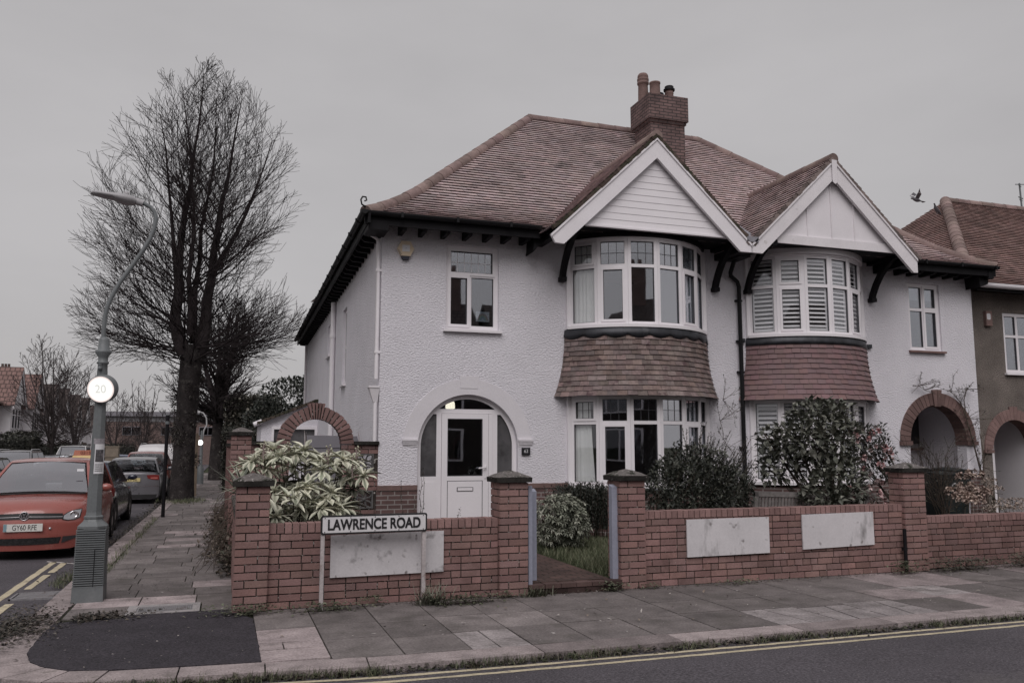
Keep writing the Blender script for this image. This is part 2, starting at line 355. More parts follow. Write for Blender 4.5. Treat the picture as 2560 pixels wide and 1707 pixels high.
for i in range(12):
    n_=2 if i in (11,) else 1
    for k in range(n_):
        f=lambda L_,t:(lerp(L_[i][0],L_[i+1][0],t),lerp(L_[i][1],L_[i+1][1],t))
        kerbstone((f(OUT,k/n_),f(INN,k/n_)),(f(OUT,(k+1)/n_),f(INN,(k+1)/n_)),.3)
x=5.0
while x<60:
    L=U(.75,1.15); kerbstone(((x,6.52),(x,6.81)),((x+L,6.52),(x+L,6.81)),.3); x+=L
y=10.0
while y<70:
    L=U(.75,1.1); kerbstone(((KX,y),(KX+.28,y)),((KX,y+L),(KX+.28,y+L)),.28); y+=L
structure(kb,'kerb',M['kerb'])
xs_y=[-1.0,-.3,.4,1.2,2.5,4,8,16,40]
strip(ym,[(q,ko(q)-.160) for q in xs_y],.050,zf)
strip(ym,[(q,ko(q)-.300) for q in xs_y],.050,zf)
structure(ym,'road_marking',M['yellow'])

# ---- pavement: jointed slabs over a mossy bed
bed=MB()
rows=[[(x,y,-.012+zr(y)) for x in (KX+.2,-1.0,.3)] for y in (9.2,9.3,15,20,30,45,70)]; bed.grid(rows,sm=False)
bed.grid([[(-1.30,7.55,-.014),(.4,7.55,-.014),(60,7.55,-.014)],[(-1.40,9.3,-.014),(.4,9.3,-.014),(60,9.3,-.014)]],sm=False)
bed.grid([[(x_,ki(x_)-.06,-.015) for x_ in (-1.02,-.5,.2,1.1,2.5,60)],[(x_,7.56,-.015) for x_ in (-1.28,-.5,.2,1.1,2.5,60)]],sm=False)
structure(bed,'pavement',M['joint'])
sl=MB()
def slabq(x0,x1,y0,y1,c,tint=(1,1,1),g=.006):
    a=[U(-.003,.003) for _ in range(4)]; z=zr((y0+y1)/2)
    xs=[x0+g,x1-g,x1-g,x0+g]; yy=[y0+g,y0+g,y1-g,y1-g]
    cc=(c*tint[0],c*tint[1],c*tint[2])
    sl.hexa([(p,q,z-.03) for p,q in zip(xs,yy)]+[(p,q,z+k) for p,q,k in zip(xs,yy,a)],0,cc)
def cracked(x0,x1,y0,y1,c):
    xm=lerp(x0,x1,U(.4,.6)); ym=lerp(y0,y1,U(.4,.6)); e=U(-.08,.08)
    def poly(pts):
        z=zr(y0); sl.add([(p,q,z-.03) for p,q in pts]+[(p,q,z+U(-.004,.002)) for p,q in pts],
            [tuple(range(len(pts),2*len(pts)))]+[(i,(i+1)%len(pts),(i+1)%len(pts)+len(pts),i+len(pts)) for i in range(len(pts))],0,(c,c,c))
    g=.008
    poly([(x0+g,y0+g),(xm+e-g,y0+g),(xm-g,ym),(x0+g,ym+e-g)]); poly([(xm+e+g,y0+g),(x1-g,y0+g),(x1-g,ym-e-g),(xm+g,ym-g)])
    poly([(x0+g,ym+e+g),(xm-g,ym+g),(xm-e-g,y1-g),(x0+g,y1-g)]); poly([(xm+g,ym+g),(x1-g,ym-e+g),(x1-g,y1-g),(xm-e+g,y1-g)])
dark=(1.0,.985,.965); lite=(1.05,.985,.985)
# front street
cols=[.33,.86,1.43,1.98,2.5,3.05,3.65,4.3,4.95,5.6,6.2,6.85,7.5]; 
while cols[-1]<40: cols.append(cols[-1]+U(.55,.7))
for i in range(len(cols)-1):
    x0,x1=cols[i],cols[i+1]
    if i==0:
        slabq(x0,x1,8.12,9.1,.42,dark); slabq(x0,x1,7.58,8.12,.80,lite)
        slabq(x0,x0+.2,7.33,7.58,.72,lite); slabq(x0+.2,x1,7.33,7.58,.76,lite); slabq(x0,x1,6.93,7.33,.80,lite); continue
    ya=U(7.44,7.58); yb=U(8.05,8.2)
    c=[U(.28,.42) for _ in range(3)]; t=[dark]*3
    if i==3: c[0]=.72; t[0]=lite; c[1]=.48
    if i==4: c[1]=.55
    if i in (8,9,10): c[0]=U(.55,.7); t[0]=lite; 
    if i in (7,): c[0]=.3
    if i>10:
        for k in range(3):
            if RN.random()<.45: c[k]=U(.5,.7); t[k]=lite
    for k,(y0,y1) in enumerate(((ki((x0+x1)/2),ya),(ya,yb),(yb,9.1 if x0<8.9 else 9.2))):
        if (i,k) in ((3,0),(8,0),(9,0),(10,0),(12,1)): cracked(x0,x1,y0,y1,c[k])
        else: slabq(x0,x1,y0,y1,c[k],t[k])
# side street
y=9.22; r=0
while y<66:
    h=.52 if y<10.4 else U(.42,.56)
    if y>20: h=U(.55,.75)
    xs=[KX+.29]; k=0
    if r==0: xs+=[-.86,-.16,.17]; 
    elif r==1: xs+=[-.78,-.22,.17]
    else:
        x=xs[0]+U(.3,.62)
        while x<.0: xs.append(x); x+=U(.45,.72)
        xs.append(.17)
    for a,b in zip(xs,xs[1:]):
        c=U(.30,.46); t=dark
        if RN.random()<(.16 if y<20 else .12): c=U(.58,.72); t=lite
        if r==1: c,t=(.85,lite) if b<0 else (.36,dark)
        if r==0 and -.5>b: c=.42
        if r==0 and a<-.5 and b>-.5: continue
        slabq(a,b,y,y+h,c,t)
    y+=h; r+=1
structure(sl,'pavement',M['slab'])
# fresh tarmac patch at the corner
tp=MB(); poly=[(-1.43,7.85),(-1.445,8.5),(-1.44,8.9),(-1.40,9.03),(-1.1,9.12),(-.88,9.20),(-.16,9.215),(.17,9.205),(.20,9.0),(.325,8.64),(.335,7.6),(.335,6.955),(-.25,7.005),(-.74,7.065),(-1.02,7.145),(-1.20,7.295),(-1.34,7.505)]
ed=[]
for i in range(len(poly)):
    a=Vector(poly[i]); b=Vector(poly[(i+1)%len(poly)]); n=max(1,int((b-a).length/.06))
    for k in range(n):
        p=a.lerp(b,k/n); ed.append((p.x+U(-.007,.007),p.y+U(-.007,.007)))
tp.slab([ed],lambda a,b,d:(a,b,d),-.02,.006); structure(tp,'pavement',M['tarmac'])
# utility cover in the slabs
dc=MB(); x0,x1,y0,y1=-.86,-.17,9.23,9.72
dc.box(x0,x1,y0,y1,-.02,.0,0,.5)
cvm=mk('pale_concrete_frame',(.30,.28,.28),.85,.2,6,bump=.3,fine=.2)
for a,b,c_,d in ((x0,x1,y0,y0+.09),(x0,x1,y1-.1,y1),(x0,x0+.09,y0+.09,y1-.1),(x1-.07,x1,y0+.09,y1-.1)): dc.box(a,b,c_,d,-.01,.006,1)
n=26
for i in range(n):
    xx=lerp(x0+.1,x1-.08,(i+.5)/n); dc.box(xx-.006,xx+.006,y0+.1,y1-.11,0,.007,0)
single(dc,'utility_cover',[M['grate'],cvm],'ribbed metal utility cover set in a pale frame beside the black tarmac','utility cover')
dg=MB(); gx,gy=-1.98,11.2
dg.box(gx-.22,gx+.22,gy-.2,gy+.2,-.10,-.078)
for i in range(9):
    t=gy-.17+i*.042; dg.box(gx-.19,gx+.19,t-.009,t+.009,-.078,-.066)
dg.box(gx-.24,gx+.24,gy-.22,gy-.2,-.1,-.062); dg.box(gx-.24,gx+.24,gy+.2,gy+.22,-.1,-.062); dg.box(gx-.24,gx-.22,gy-.22,gy+.22,-.1,-.062); dg.box(gx+.22,gx+.24,gy-.22,gy+.22,-.1,-.062)
single(dg,'drain_grate',M['grate'],'iron road drain grate by the double yellow lines and lamp post','drain')
# garden floor, lawn, path
gd=MB(); gd.grid([[(.15,9.2,.06),(4.28,9.2,.06)],[(.15,14.0,.10),(4.28,14.0,.10)]],sm=False); gd.grid([[(4.28,9.2,.06),(40,9.2,.06)],[(4.28,14.5,.10),(40,14.5,.10)]],sm=False)
structure(gd,'garden_soil',M['soil'])
pt=MB(); pt.box(3.26,4.29,9.12,13.9,.0,.118); structure(pt,'path',M['pathbrick'])
st=MB()
for i in range(6):
    xx=3.255+i*.19; c=U(.16,.28); st.box(xx+.004,xx+.186,8.98,9.12,.066,.11+U(-.004,.004),0,c)
for i in range(5):
    xx=3.255+i*.228; c=U(.08,.16); st.box(xx+.004,xx+.224,8.99,9.12,-.02,.060,0,c)
st.box(3.255,4.395,9.0,9.13,-.03,.06,1)
structure(st,'path_step',[M['archbrick'],M['mortar']])
lw=MB(); lw.grid([[(4.30,9.25,.105),(9,9.25,.105)],[(4.30,13.2,.12),(9,13.2,.12)]],sm=False); structure(lw,'lawn',M['turf'])
# ============================================================ BRICK WALLS (each brick a real block)
def brickface(mb,o,ax,nrm,L,H,bond='garden',depth=.02,z0=0,m=0,mm=1,core=.05,bh=.075,gap=.012,tone=(.40,.58),skip=None):
    """courses of bricks on a plane: o left foot, ax along, nrm outward"""
    o=Vector(o); ax=Vector(ax); nrm=Vector(nrm); up=Vector((0,0,1)); n=int(round(H/bh)); bh=H/n
    for r in range(n):
        x=0.0
        if bond=='pier': seq=[.105,.225] if r%2 else [.225,.105]; k=L/sum(seq); seq=[s*k for s in seq]
        elif bond=='header': seq=[.1125]*int(L/.1125+1)
        else:
            if r%4==2: seq=[U(.10,.12) if RN.random()<.75 else .225 for _ in range(int(L/.1)+2)]
            else: seq=[(.1125 if r%2 else .225)]+[.225 if RN.random()<.86 else .1125 for _ in range(int(L/.1)+2)]
        for w in seq:
            if x>=L-.01: break
            w=min(w,L-x)
            if L-x-w<.05: w=L-x
            t=U(*tone); cr=U(.96,1.05); 
            if not(skip and skip(x+w/2,r*bh+bh/2)):
                j=U(-.002,.003)
                mb.fbox(o,ax,nrm,up,x+gap/2,x+w-gap/2,-.02,depth+j,z0+r*bh+gap/2,z0+(r+1)*bh-gap/2,m,(t*cr,t,t*U(.96,1.02)))
            x+=w
def corewall(mb,x0,x1,y0,y1,z0,z1,m=1): mb.box(x0,x1,y0,y1,z0,z1,m)
def soldier(mb,o,ax,nrm,L,W,z0,z1,m=0,w=.076):
    o=Vector(o); ax=Vector(ax); nrm=Vector(nrm); n=int(round(L/w)); w=L/n
    for i in range(n):
        t=U(.44,.66); j=U(-.003,.003); mb.fbox(o,ax,nrm,Vector((0,0,1)),i*w+.005,(i+1)*w-.005,-W+.01,.006+j,z0+U(-.003,.003),z1+j,m,(t,t,t))
def pier(parent,x,y,w,h,dep,tone=(.42,.60)):
    """brick pier standing on the pavement with a weathered pyramid cap; front left foot x,y"""
    p=MB(); p.box(x+.012,x+w-.012,y+.012,y+dep-.012,-.1,h,1)
    brickface(p,(x,y+.02,0),(1,0,0),(0,-1,0),w,h,'pier',tone=tone); brickface(p,(x+.02,y+dep,0),(0,-1,0),(-1,0,0),dep,h,'pier',tone=tone)
    brickface(p,(x+w-.02,y,0),(0,1,0),(1,0,0),dep,h,'pier',tone=tone)
    brickface(p,(x,y+dep-.02,0),(1,0,0),(0,1,0),w,h,'pier',tone=tone)
    o=p.build('pier',[M['brick'],M['mortar']],parent)
    c=MB(); e=.035; zb=h; zt=h+.055
    c.add([(x-e,y-e,zb),(x+w+e,y-e,zb),(x+w+e,y+dep+e,zb),(x-e,y+dep+e,zb),(x-e-.004,y-e-.004,zt),(x+w+e+.004,y-e-.004,zt),(x+w+e+.004,y+dep+e+.004,zt),(x-e-.004,y+dep+e+.004,zt)],[(3,2,1,0),(0,1,5,4),(1,2,6,5),(2,3,7,6),(3,0,4,7)],1)
    n=6; rows=[]
    for i in range(n+1):
        t=i/n; s=1-t*.985; hz=zt+.075*(1-(1-t)**1.25); a=w/2+e; b=dep/2+e; cx=x+w/2; cy=y+dep/2
        q=[]
        for (sx,sy),(ex,ey) in zip(((-1,-1),(1,-1),(1,1),(-1,1)),((1,-1),(1,1),(-1,1),(-1,-1))):
            for k in range(5): q.append((cx+lerp(sx,ex,k/5)*a*s+U(-.003,.003),cy+lerp(sy,ey,k/5)*b*s+U(-.003,.003),hz+U(-.003,.004)))
        rows.append(q)
    c.grid(rows,0,sm=False,close=True)
    c.build('cap',[M['cap'],M['capdark']],o)
    return o
# left stretch, corner pier to gate
W=thing('garden_wall',(1.6,9.0,0),'low red brick front wall with soldier coping between the corner pier and the gate','garden wall')
b=MB(); x0,x1,h=.465,2.915,.75
corewall(b,x0-.02,x1+.02,9.065,9.24,-.1,h)
brickface(b,(x0,9.07,0),(1,0,0),(0,-1,0),x1-x0,h); brickface(b,(x0,9.235,0),(1,0,0),(0,1,0),x1-x0,h)
b.build('wall',[M['brick'],M['mortar']],W)
b=MB(); b.box(x0,x1,9.07,9.24,h-.002,h+.085,1); soldier(b,(x0,9.052,0),(1,0,0),(0,-1,0),x1-x0,.20,h+.004,h+.098); b.build('coping',[M['brick'],M['mortar']],W)
pier(W,.135,9.0,.33,1.235,.33); pier(W,2.915,9.0,.335,1.235,.335)
# right stretch, gate to boundary pier
W2=thing('garden_wall',(6.6,9.0,0),'low red brick front wall with soldier coping right of the gate, carrying two blank boards','garden wall')
b=MB(); x0,x1,h=4.71,8.54,.78
corewall(b,x0-.02,x1+.02,9.075,9.24,-.1,h)
brickface(b,(x0,9.08,0),(1,0,0),(0,-1,0),x1-x0,h,tone=(.42,.62)); brickface(b,(x0,9.235,0),(1,0,0),(0,1,0),x1-x0,h)
b.build('wall',[M['brick'],M['mortar']],W2)
b=MB(); b.box(x0,x1,9.08,9.24,h-.002,h+.075,1); soldier(b,(x0,9.06,0),(1,0,0),(0,-1,0),x1-x0,.20,h+.004,h+.09); b.build('coping',[M['brick'],M['mortar']],W2)
pier(W2,4.385,9.0,.33,1.235,.335)
pier(W2,8.53,9.0,.36,1.29,.27,(.46,.62))
# white salt streaks are in the brick; dark damp pipe stub beside the boundary pier
b=MB(); b.tube([(8.49,8.985,.02),(8.487,8.985,.30),(8.49,8.985,.56)],[.022,.02,.024],8); b.box(8.46,8.52,8.98,9.02,.28,.32)
single(b,'pipe_stub',M['black'],'short black pipe against the wall beside the boundary pier','pipe')
# next door's wall
W3=thing('garden_wall',(12,9.1,0),'low brick front wall next door, beyond the boundary pier, with weeds at its foot','garden wall')
b=MB(); x0,x1,h=8.88,24.0,.60
corewall(b,x0-.02,x1+.02,9.165,9.33,-.1,h)
brickface(b,(x0,9.17,0),(1,0,0),(0,-1,0),x1-x0,h,tone=(.34,.5)); b.build('wall',[M['brick'],M['mortar']],W3)
b=MB(); b.box(x0,x1,9.17,9.33,h-.002,h+.075,1); soldier(b,(x0,9.15,0),(1,0,0),(0,-1,0),x1-x0,.2,h+.004,h+.09); b.build('coping',[M['brick'],M['mortar']],W3)
# side boundary wall with its piers
W4=thing('boundary_wall',(.15,16,0),'long red brick side wall with capped piers running along the side street pavement','boundary wall')
b=MB()
corewall(b,.165,.36,9.34,13.95,-.1,.82); brickface(b,(.165,13.95,0),(0,-1,0),(-1,0,0),4.6,.82,tone=(.4,.56))
b.box(.14,.38,9.34,13.95,.82,.88,1)
corewall(b,.145,.36,14.3,27,-.4,1.55); brickface(b,(.15,27,-.15),(0,-1,0),(-1,0,0),12.7,1.68,tone=(.26,.42),bh=.084); b.box(.12,.38,14.3,27,1.55,1.62,1)
b.build('wall',[M['brick'],M['mortar']],W4)
pier(W4,.10,14.0,.31,1.80,.31)
for yy,hh in ((16.6,1.62),(18.6,1.62),(20.8,1.62),(23.2,1.80)):
    q=MB(); q.box(.06,.38,yy,yy+.32,-.3,hh,0,.34); q.box(.03,.41,yy-.03,yy+.35,hh,hh+.06,1,.5); q.build('pier',[M['brick'],M['capdark']],W4)
# arch wall between boundary and house
W5=thing('arch_wall',(1.4,14.0,.1),'red brick garden wall with a round brick arch and pierced blocks beside the house','arch wall')
b=MB(); AX,AZ,RI,RO=1.405,1.66,.405,.615
def aw(x,z): return (x,z)
def hole(x,z): return (AX-RI-.01<x+.41<AX+RI+.01 and z<AZ+.3) 
zt=1.655
for xa,xb in ((.41,AX-RI),(AX+RI,2.425)):
    cut=None
    if xb>2.3:
        cut=lambda x,z,xa=xa:(2.06-.05<x+xa<2.36+.05 and ((.615<z<.925) or (1.20<z<1.51)))
        for zz0,zz1 in ((-.1,.62),(.915,1.215),(1.505,zt)): corewall(b,xa+.008,xb,14.02,14.20,zz0,zz1)
        for zz0,zz1 in ((.62,.915),(1.215,1.505)): corewall(b,xa+.008,2.055,14.02,14.20,zz0,zz1); corewall(b,2.35,xb,14.02,14.20,zz0,zz1)
    else: corewall(b,xa,xb-.008,14.02,14.20,-.1,zt)
    brickface(b,(xa,14.03,0),(1,0,0),(0,-1,0),xb-xa,zt,'garden',skip=cut,tone=(.36,.52))
b.build('wall',[M['brick'],M['mortar']],W5)
b=MB(); n=20; da=PI/(n+2)
a=0
seq=[]
for i in range(9): seq.append(1)
for i in range(5): seq.append(.58)
for i in range(9): seq.append(1)
tot=sum(seq); a=0
for i,w in enumerate(seq):
    a0=PI*a/tot+.008; a1=PI*(a+w)/tot-.008; a+=w; key=(9<=i<=13); ro=RO+(.055 if key else U(-.006,.006)); t=U(.38,.56)
    P=lambda an,r,y:(AX-r*math.cos(an),y,AZ+r*math.sin(an))
    f=13.985 if key else 14.0
    aa0,aa1=a0+.006,a1-.006
    b.hexa([P(aa0+.01,RI,f),P(aa1-.01,RI,f),P(aa1-.01,RI,14.22),P(aa0+.01,RI,14.22),P(aa0,ro,f),P(aa1,ro,f),P(aa1,ro,14.22),P(aa0,ro,14.22)],0,(t,t,t))
rows=[]
for i in range(41):
    an=PI*i/40; rows.append([(AX-r*math.cos(an),y,AZ+r*math.sin(an)) for r,y in ((RI+.006,14.01),(RO-.012,14.01),(RO-.012,14.21),(RI+.006,14.21))])
b.grid(rows,1,sm=False,close=True)
b.build('arch',[M['brick'],M['mortar']],W5)
b=MB(); b.box(.41,AX-RO+.0,13.96,14.26,zt,zt+.055); b.box(AX+RO,2.43,13.96,14.26,zt,zt+.055); b.build('coping',M['capdark'],W5)
gs=mk('grey_cast_stone',(.105,.10,.10),.9,.25,6,bump=.4,fine=.2)
for zc in (.765,1.36):
    b=MB(); cx=2.203; hw=.145
    for x0,x1,z0,z1 in ((-hw,hw,-hw,-hw+.022),(-hw,hw,hw-.022,hw),(-hw,-hw+.022,-hw+.022,hw-.022),(hw-.022,hw,-hw+.022,hw-.022)): b.box(cx+x0,cx+x1,14.0,14.10,zc+z0,zc+z1)
    for k in range(4):
        for s in (-1,1):
            pts=[]
            for i in range(9):
                t=i/8; an=rad(45+90*k)+s*.42*math.sin(PI*t); r=.182*t; pts.append((cx+r*math.cos(an),14.04,zc+r*math.sin(an)))
            b.tube(pts,[.013]*9,5,sm=False)
    b.lathe([(0,-.02),(.028,-.02),(.028,.02),(0,.02)],0,0,10); nv=len(b.v)
    for i in range(nv-40,nv):
        x,y,z=b.v[i]; b.v[i]=(cx+x,14.04+z,zc+y)
    b.build('pierced_block',gs,W5)
# wrought iron gate inside the arch
G=thing('iron_gate',(1.45,14.4,.1),'black wrought iron scroll gate standing open behind the brick arch','gate')
b=MB(); 
def ir(p,r=.009): b.tube(p,r,5,sm=True)
ctr=at(863,1200,14.45)
r=.34; cxx,czz=1.46,1.18
ir([(cxx+r*math.cos(PI*i/16),14.42+.02*i/16,czz+r*math.sin(PI*i/16)) for i in range(17)],.011)
for dx in (-.33,-.11,.12,.33): ir([(cxx+dx,14.42,.15),(cxx+dx,14.42,czz+math.sqrt(max(0,r*r-dx*dx)))],.009)
ir([(cxx-.34,14.42,.2),(cxx+.34,14.42,.2)]); ir([(cxx-.34,14.42,1.0),(cxx+.34,14.42,1.0)])
for sx in (-1,1):
    for (bx,bz,rr) in ((.05,1.40,.05),(.17,1.2,.05)):
        ir([(cxx+sx*bx+rr*(1-i/22)*math.cos(i*.55)*sx,14.415,bz+rr*(1-i/22)*math.sin(i*.55)) for i in range(18)],.006)
    ir([(cxx,14.415,1.46),(cxx+sx*.10,14.415,1.15),(cxx+sx*.2,14.415,.95)],.007)
b.build('leaf_frame',M['ironblack'],G)
b=MB(); b.tube([(1.30,14.46,.1),(1.30,14.46,1.60),(1.285,14.46,1.86)],[.018,.018,.006],6); b.build('hanging_post',M['post'],G)
# grey boarded pen behind the arch
G=thing('grey_screen',(1.9,16,.1),'grey boarded screen with thin end posts behind the brick arch','screen')
b=MB(); b.slab([[(1.44,.1),(2.40,.1),(2.40,1.70),(2.36,1.815),(1.44,1.83)]],lambda a,c,d:(a,16+d,c),0,.04); b.build('panel',M['greyboard'],G)
b=MB(); b.box(1.45,2.4,15.985,15.998,1.60,1.612); b.build('rail',M['greyboard'],G)
for xx in (1.415,2.41):
    b=MB(); b.tube([(xx,16,.1),(xx-.01,16,1.75),(xx-.025,16,1.92)],[.012,.012,.003],6); b.build('post',M['post'],G)
# blank boards on the wall
def board(x0,x1,z0,z1,y,label,tilt=0,tilt2=0):
    b=MB(); n=1
    b.hexa([(x0,y-.012,z0),(x1,y-.012,z0+tilt),(x1,y+.006,z0+tilt),(x0,y+.006,z0),(x0,y-.012,z1),(x1,y-.012,z1+tilt2),(x1,y+.006,z1+tilt2),(x0,y+.006,z1)])
    e=.008
    o=single(b,'blank_board',M['grimyboard'] if x0<2 else M['paleboard'],label,'board',loc=(x0 if x0<2 else x1 if x0<6 else (x0+x1)/2,y,z1 if x0<2 else z0-.3*x0 if x0<6 else z0))
board(1.085,2.288,.292,.718,9.035,'grimy blank white board on the brick wall behind the road name sign',.008,.012)
board(5.28,6.437,.322,.762,9.043,'blank white board with dark streak nearest the gate right of it',.008,.004)
board(6.93,8.038,.350,.778,9.043,'blank white board on the brick wall nearest the boundary pier',.02,.010)
# gate posts
def gp(x0,x1,y0,y1,z0,z1,label,slope=.03):
    b=MB(); b.hexa([(x0,y0,z0),(x1,y0,z0),(x1,y1,z0),(x0,y1,z0),(x0,y0,z1-slope),(x1,y0,z1-slope),(x1,y1,z1),(x0,y1,z1)])
    single(b,'gate_post',M['bluewood'],label,'gate post')
gp(3.272,3.318,9.05,9.12,.09,1.19,'thin pale blue timber strip fixed to the pier left of the gateway',0)
gp(3.325,3.425,9.20,9.285,.125,1.15,'pale blue timber gate post with frayed foot just left of the gateway path')
gp(4.315,4.40,9.07,9.15,.115,1.19,'pale blue timber post with slanted top on the pier right of the gateway')
# street name sign
S=thing('street_sign',(1.5,8.86,0),'white street name plate on two rusty posts in front of the brick wall','street sign')
b=MB()
def rrect(x0,x1,z0,z1,r,n=5):
    o=[]
    for cx,cz,a0 in ((x1-r,z1-r,0),(x0+r,z1-r,90),(x0+r,z0+r,180),(x1-r,z0+r,270)):
        for i in range(n+1):
            a=rad(a0+90*i/n); o.append((cx+r*math.cos(a),cz+r*math.sin(a)))
    return o
SK=.004
def sp(a,c,d): return (a,8.85+d,c+(a-.96)*SK)
b.slab([rrect(.96,2.062,.746,.936,.022)],sp,0,.022); b.build('back_plate',M['signblack'],S)
b=MB(); b.slab([rrect(.978,2.044,.763,.919,.012)],sp,-.005,0.001); b.build('name_plate',M['signwhite'],S)
for x_ in (1.0,1.26,1.51,1.76,2.02):
    for z_ in (.772,.911): b=MB(); b.box(x_-.005,x_+.005,8.842,8.846,z_-.004+(x_-.96)*SK,z_+.004+(x_-.96)*SK); b.build('rivet',M['signblack'],S)
text('lettering','LAWRENCE ROAD',.150,(1.508,8.843,.839),(1,0,SK),(0,0,1),M['signblack'],S,sx=.765,ext=.002,bold=.0034)
for xx in (.985,2.035):
    b=MB(); b.box(xx-.019,xx+.019,8.862,8.885,-.05,.80); b.box(xx-.019,xx-.013,8.885,8.91,-.05,.80); b.box(xx+.013,xx+.019,8.885,8.91,-.05,.80); b.build('post',M['post'],S)
# ============================================================ HOUSES
ZE=5.42; YE=13.45; YR=18.0; XL=2.02; XR=15.62; PX=9.1; S0=.50; S1=.915; DB=1.2
def mz(d):
    return ZE+(S0*d+(S1-S0)*d*d/(2*DB) if d<DB else S0*DB+(S1-S0)*DB/2+S1*(d-DB))
DM=YR-YE
def courses(zfun,dmax,g=.118):
    out=[0.0]; d=0.0
    while d<dmax:
        e=1e-3; sl=(zfun(d+e)-zfun(d))/e; d+=g/math.hypot(1,sl); out.append(min(d,dmax))
    return out
def tiles(mb,mp,ds,ulo,uhi,tw=.165,lip=.034,m=0,base=.5,v=.055,patch=None):
    """mp(u,d,lift)->xyz ; one quad and a front lip per tile"""
    for i in range(len(ds)-1):
        d0,d1=ds[i]-.006,ds[i+1]; a,b=ulo(ds[i]),uhi(ds[i]); a1,b1=ulo(d1),uhi(d1)
        u=math.floor(a/tw)*tw-(tw/2 if i%2 else 0)+U(-.004,.004)
        while u<b:
            u0=max(u,a)+.0015; u1=min(u+tw,b)-.0015; u+=tw
            if u1-u0<.012: continue
            t0=min(max(u0,a1),b1); t1=max(min(u1,b1),a1)
            l=lip+U(-.003,.003); sk=U(-.0015,.0015)
            c=base+U(-v,v)+(U(-.12,.1) if RN.random()<.15 else 0)
            cc=(c*U(.97,1.05),c,c*U(.97,1.03))
            p0=mp(u0,d0,l+sk); p1=mp(u1,d0,l-sk); p2=mp(t1,d1,.004); p3=mp(t0,d1,.004); q0=mp(u0,d0+.003,l+sk-.013); q1=mp(u1,d0+.003,l-sk-.013); r0=mp(t0,d1,-.010); r1=mp(t1,d1,-.010)
            mb.add([p0,p1,p2,p3,q0,q1,r0,r1],[(0,1,2,3),(4,5,1,0),(5,4,6,7)],m,cc)
def capline(mb,pts,r,seg=.33,n=9,m=0,flat=.0,half=PI*1.15):
    """overlapping half-round hip or ridge tiles along a polyline"""
    pts=[Vector(p) for p in pts]; L=[0]
    for a,b in zip(pts,pts[1:]): L.append(L[-1]+(b-a).length)
    def P(s):
        s=max(0,min(L[-1],s))
        for i in range(len(pts)-1):
            if s<=L[i+1]+1e-9: return pts[i].lerp(pts[i+1],(s-L[i])/(L[i+1]-L[i])) 
        return pts[-1]
    s=0
    while s<L[-1]-.05:
        a=P(s); b=P(s+seg+.03); t=(b-a).normalized(); side=t.cross(Vector((0,0,1))).normalized(); up=side.cross(t)
        c=U(.40,.62); rows=[]
        for p,rr in ((a,r*U(1.01,1.05)),(b,r*U(.94,.98))):
            rows.append([p+side*rr*math.cos(PI/2-half/2+half*k/n)+up*(rr*math.sin(PI/2-half/2+half*k/n)-r*.25) for k in range(n+1)])
        mb.grid(rows,m,(c,c*U(.95,1.03),c),True)
        mb.add([a-up*r*.3]+rows[0],[(0,k+1,k+2) for k in range(n)],m,(c*.8,c*.8,c*.8))
        s+=seg*U(.96,1.04)
def frontmap(u,d,l):
    e=.02; sl=(mz(d+e)-mz(max(0,d-e)))/(e+min(e,d)) if d>0 else S0
    k=1/math.hypot(1,sl); return (u,YE+d-sl*k*l,mz(max(d,0)) + (0 if d>=0 else S0*d)+k*l)
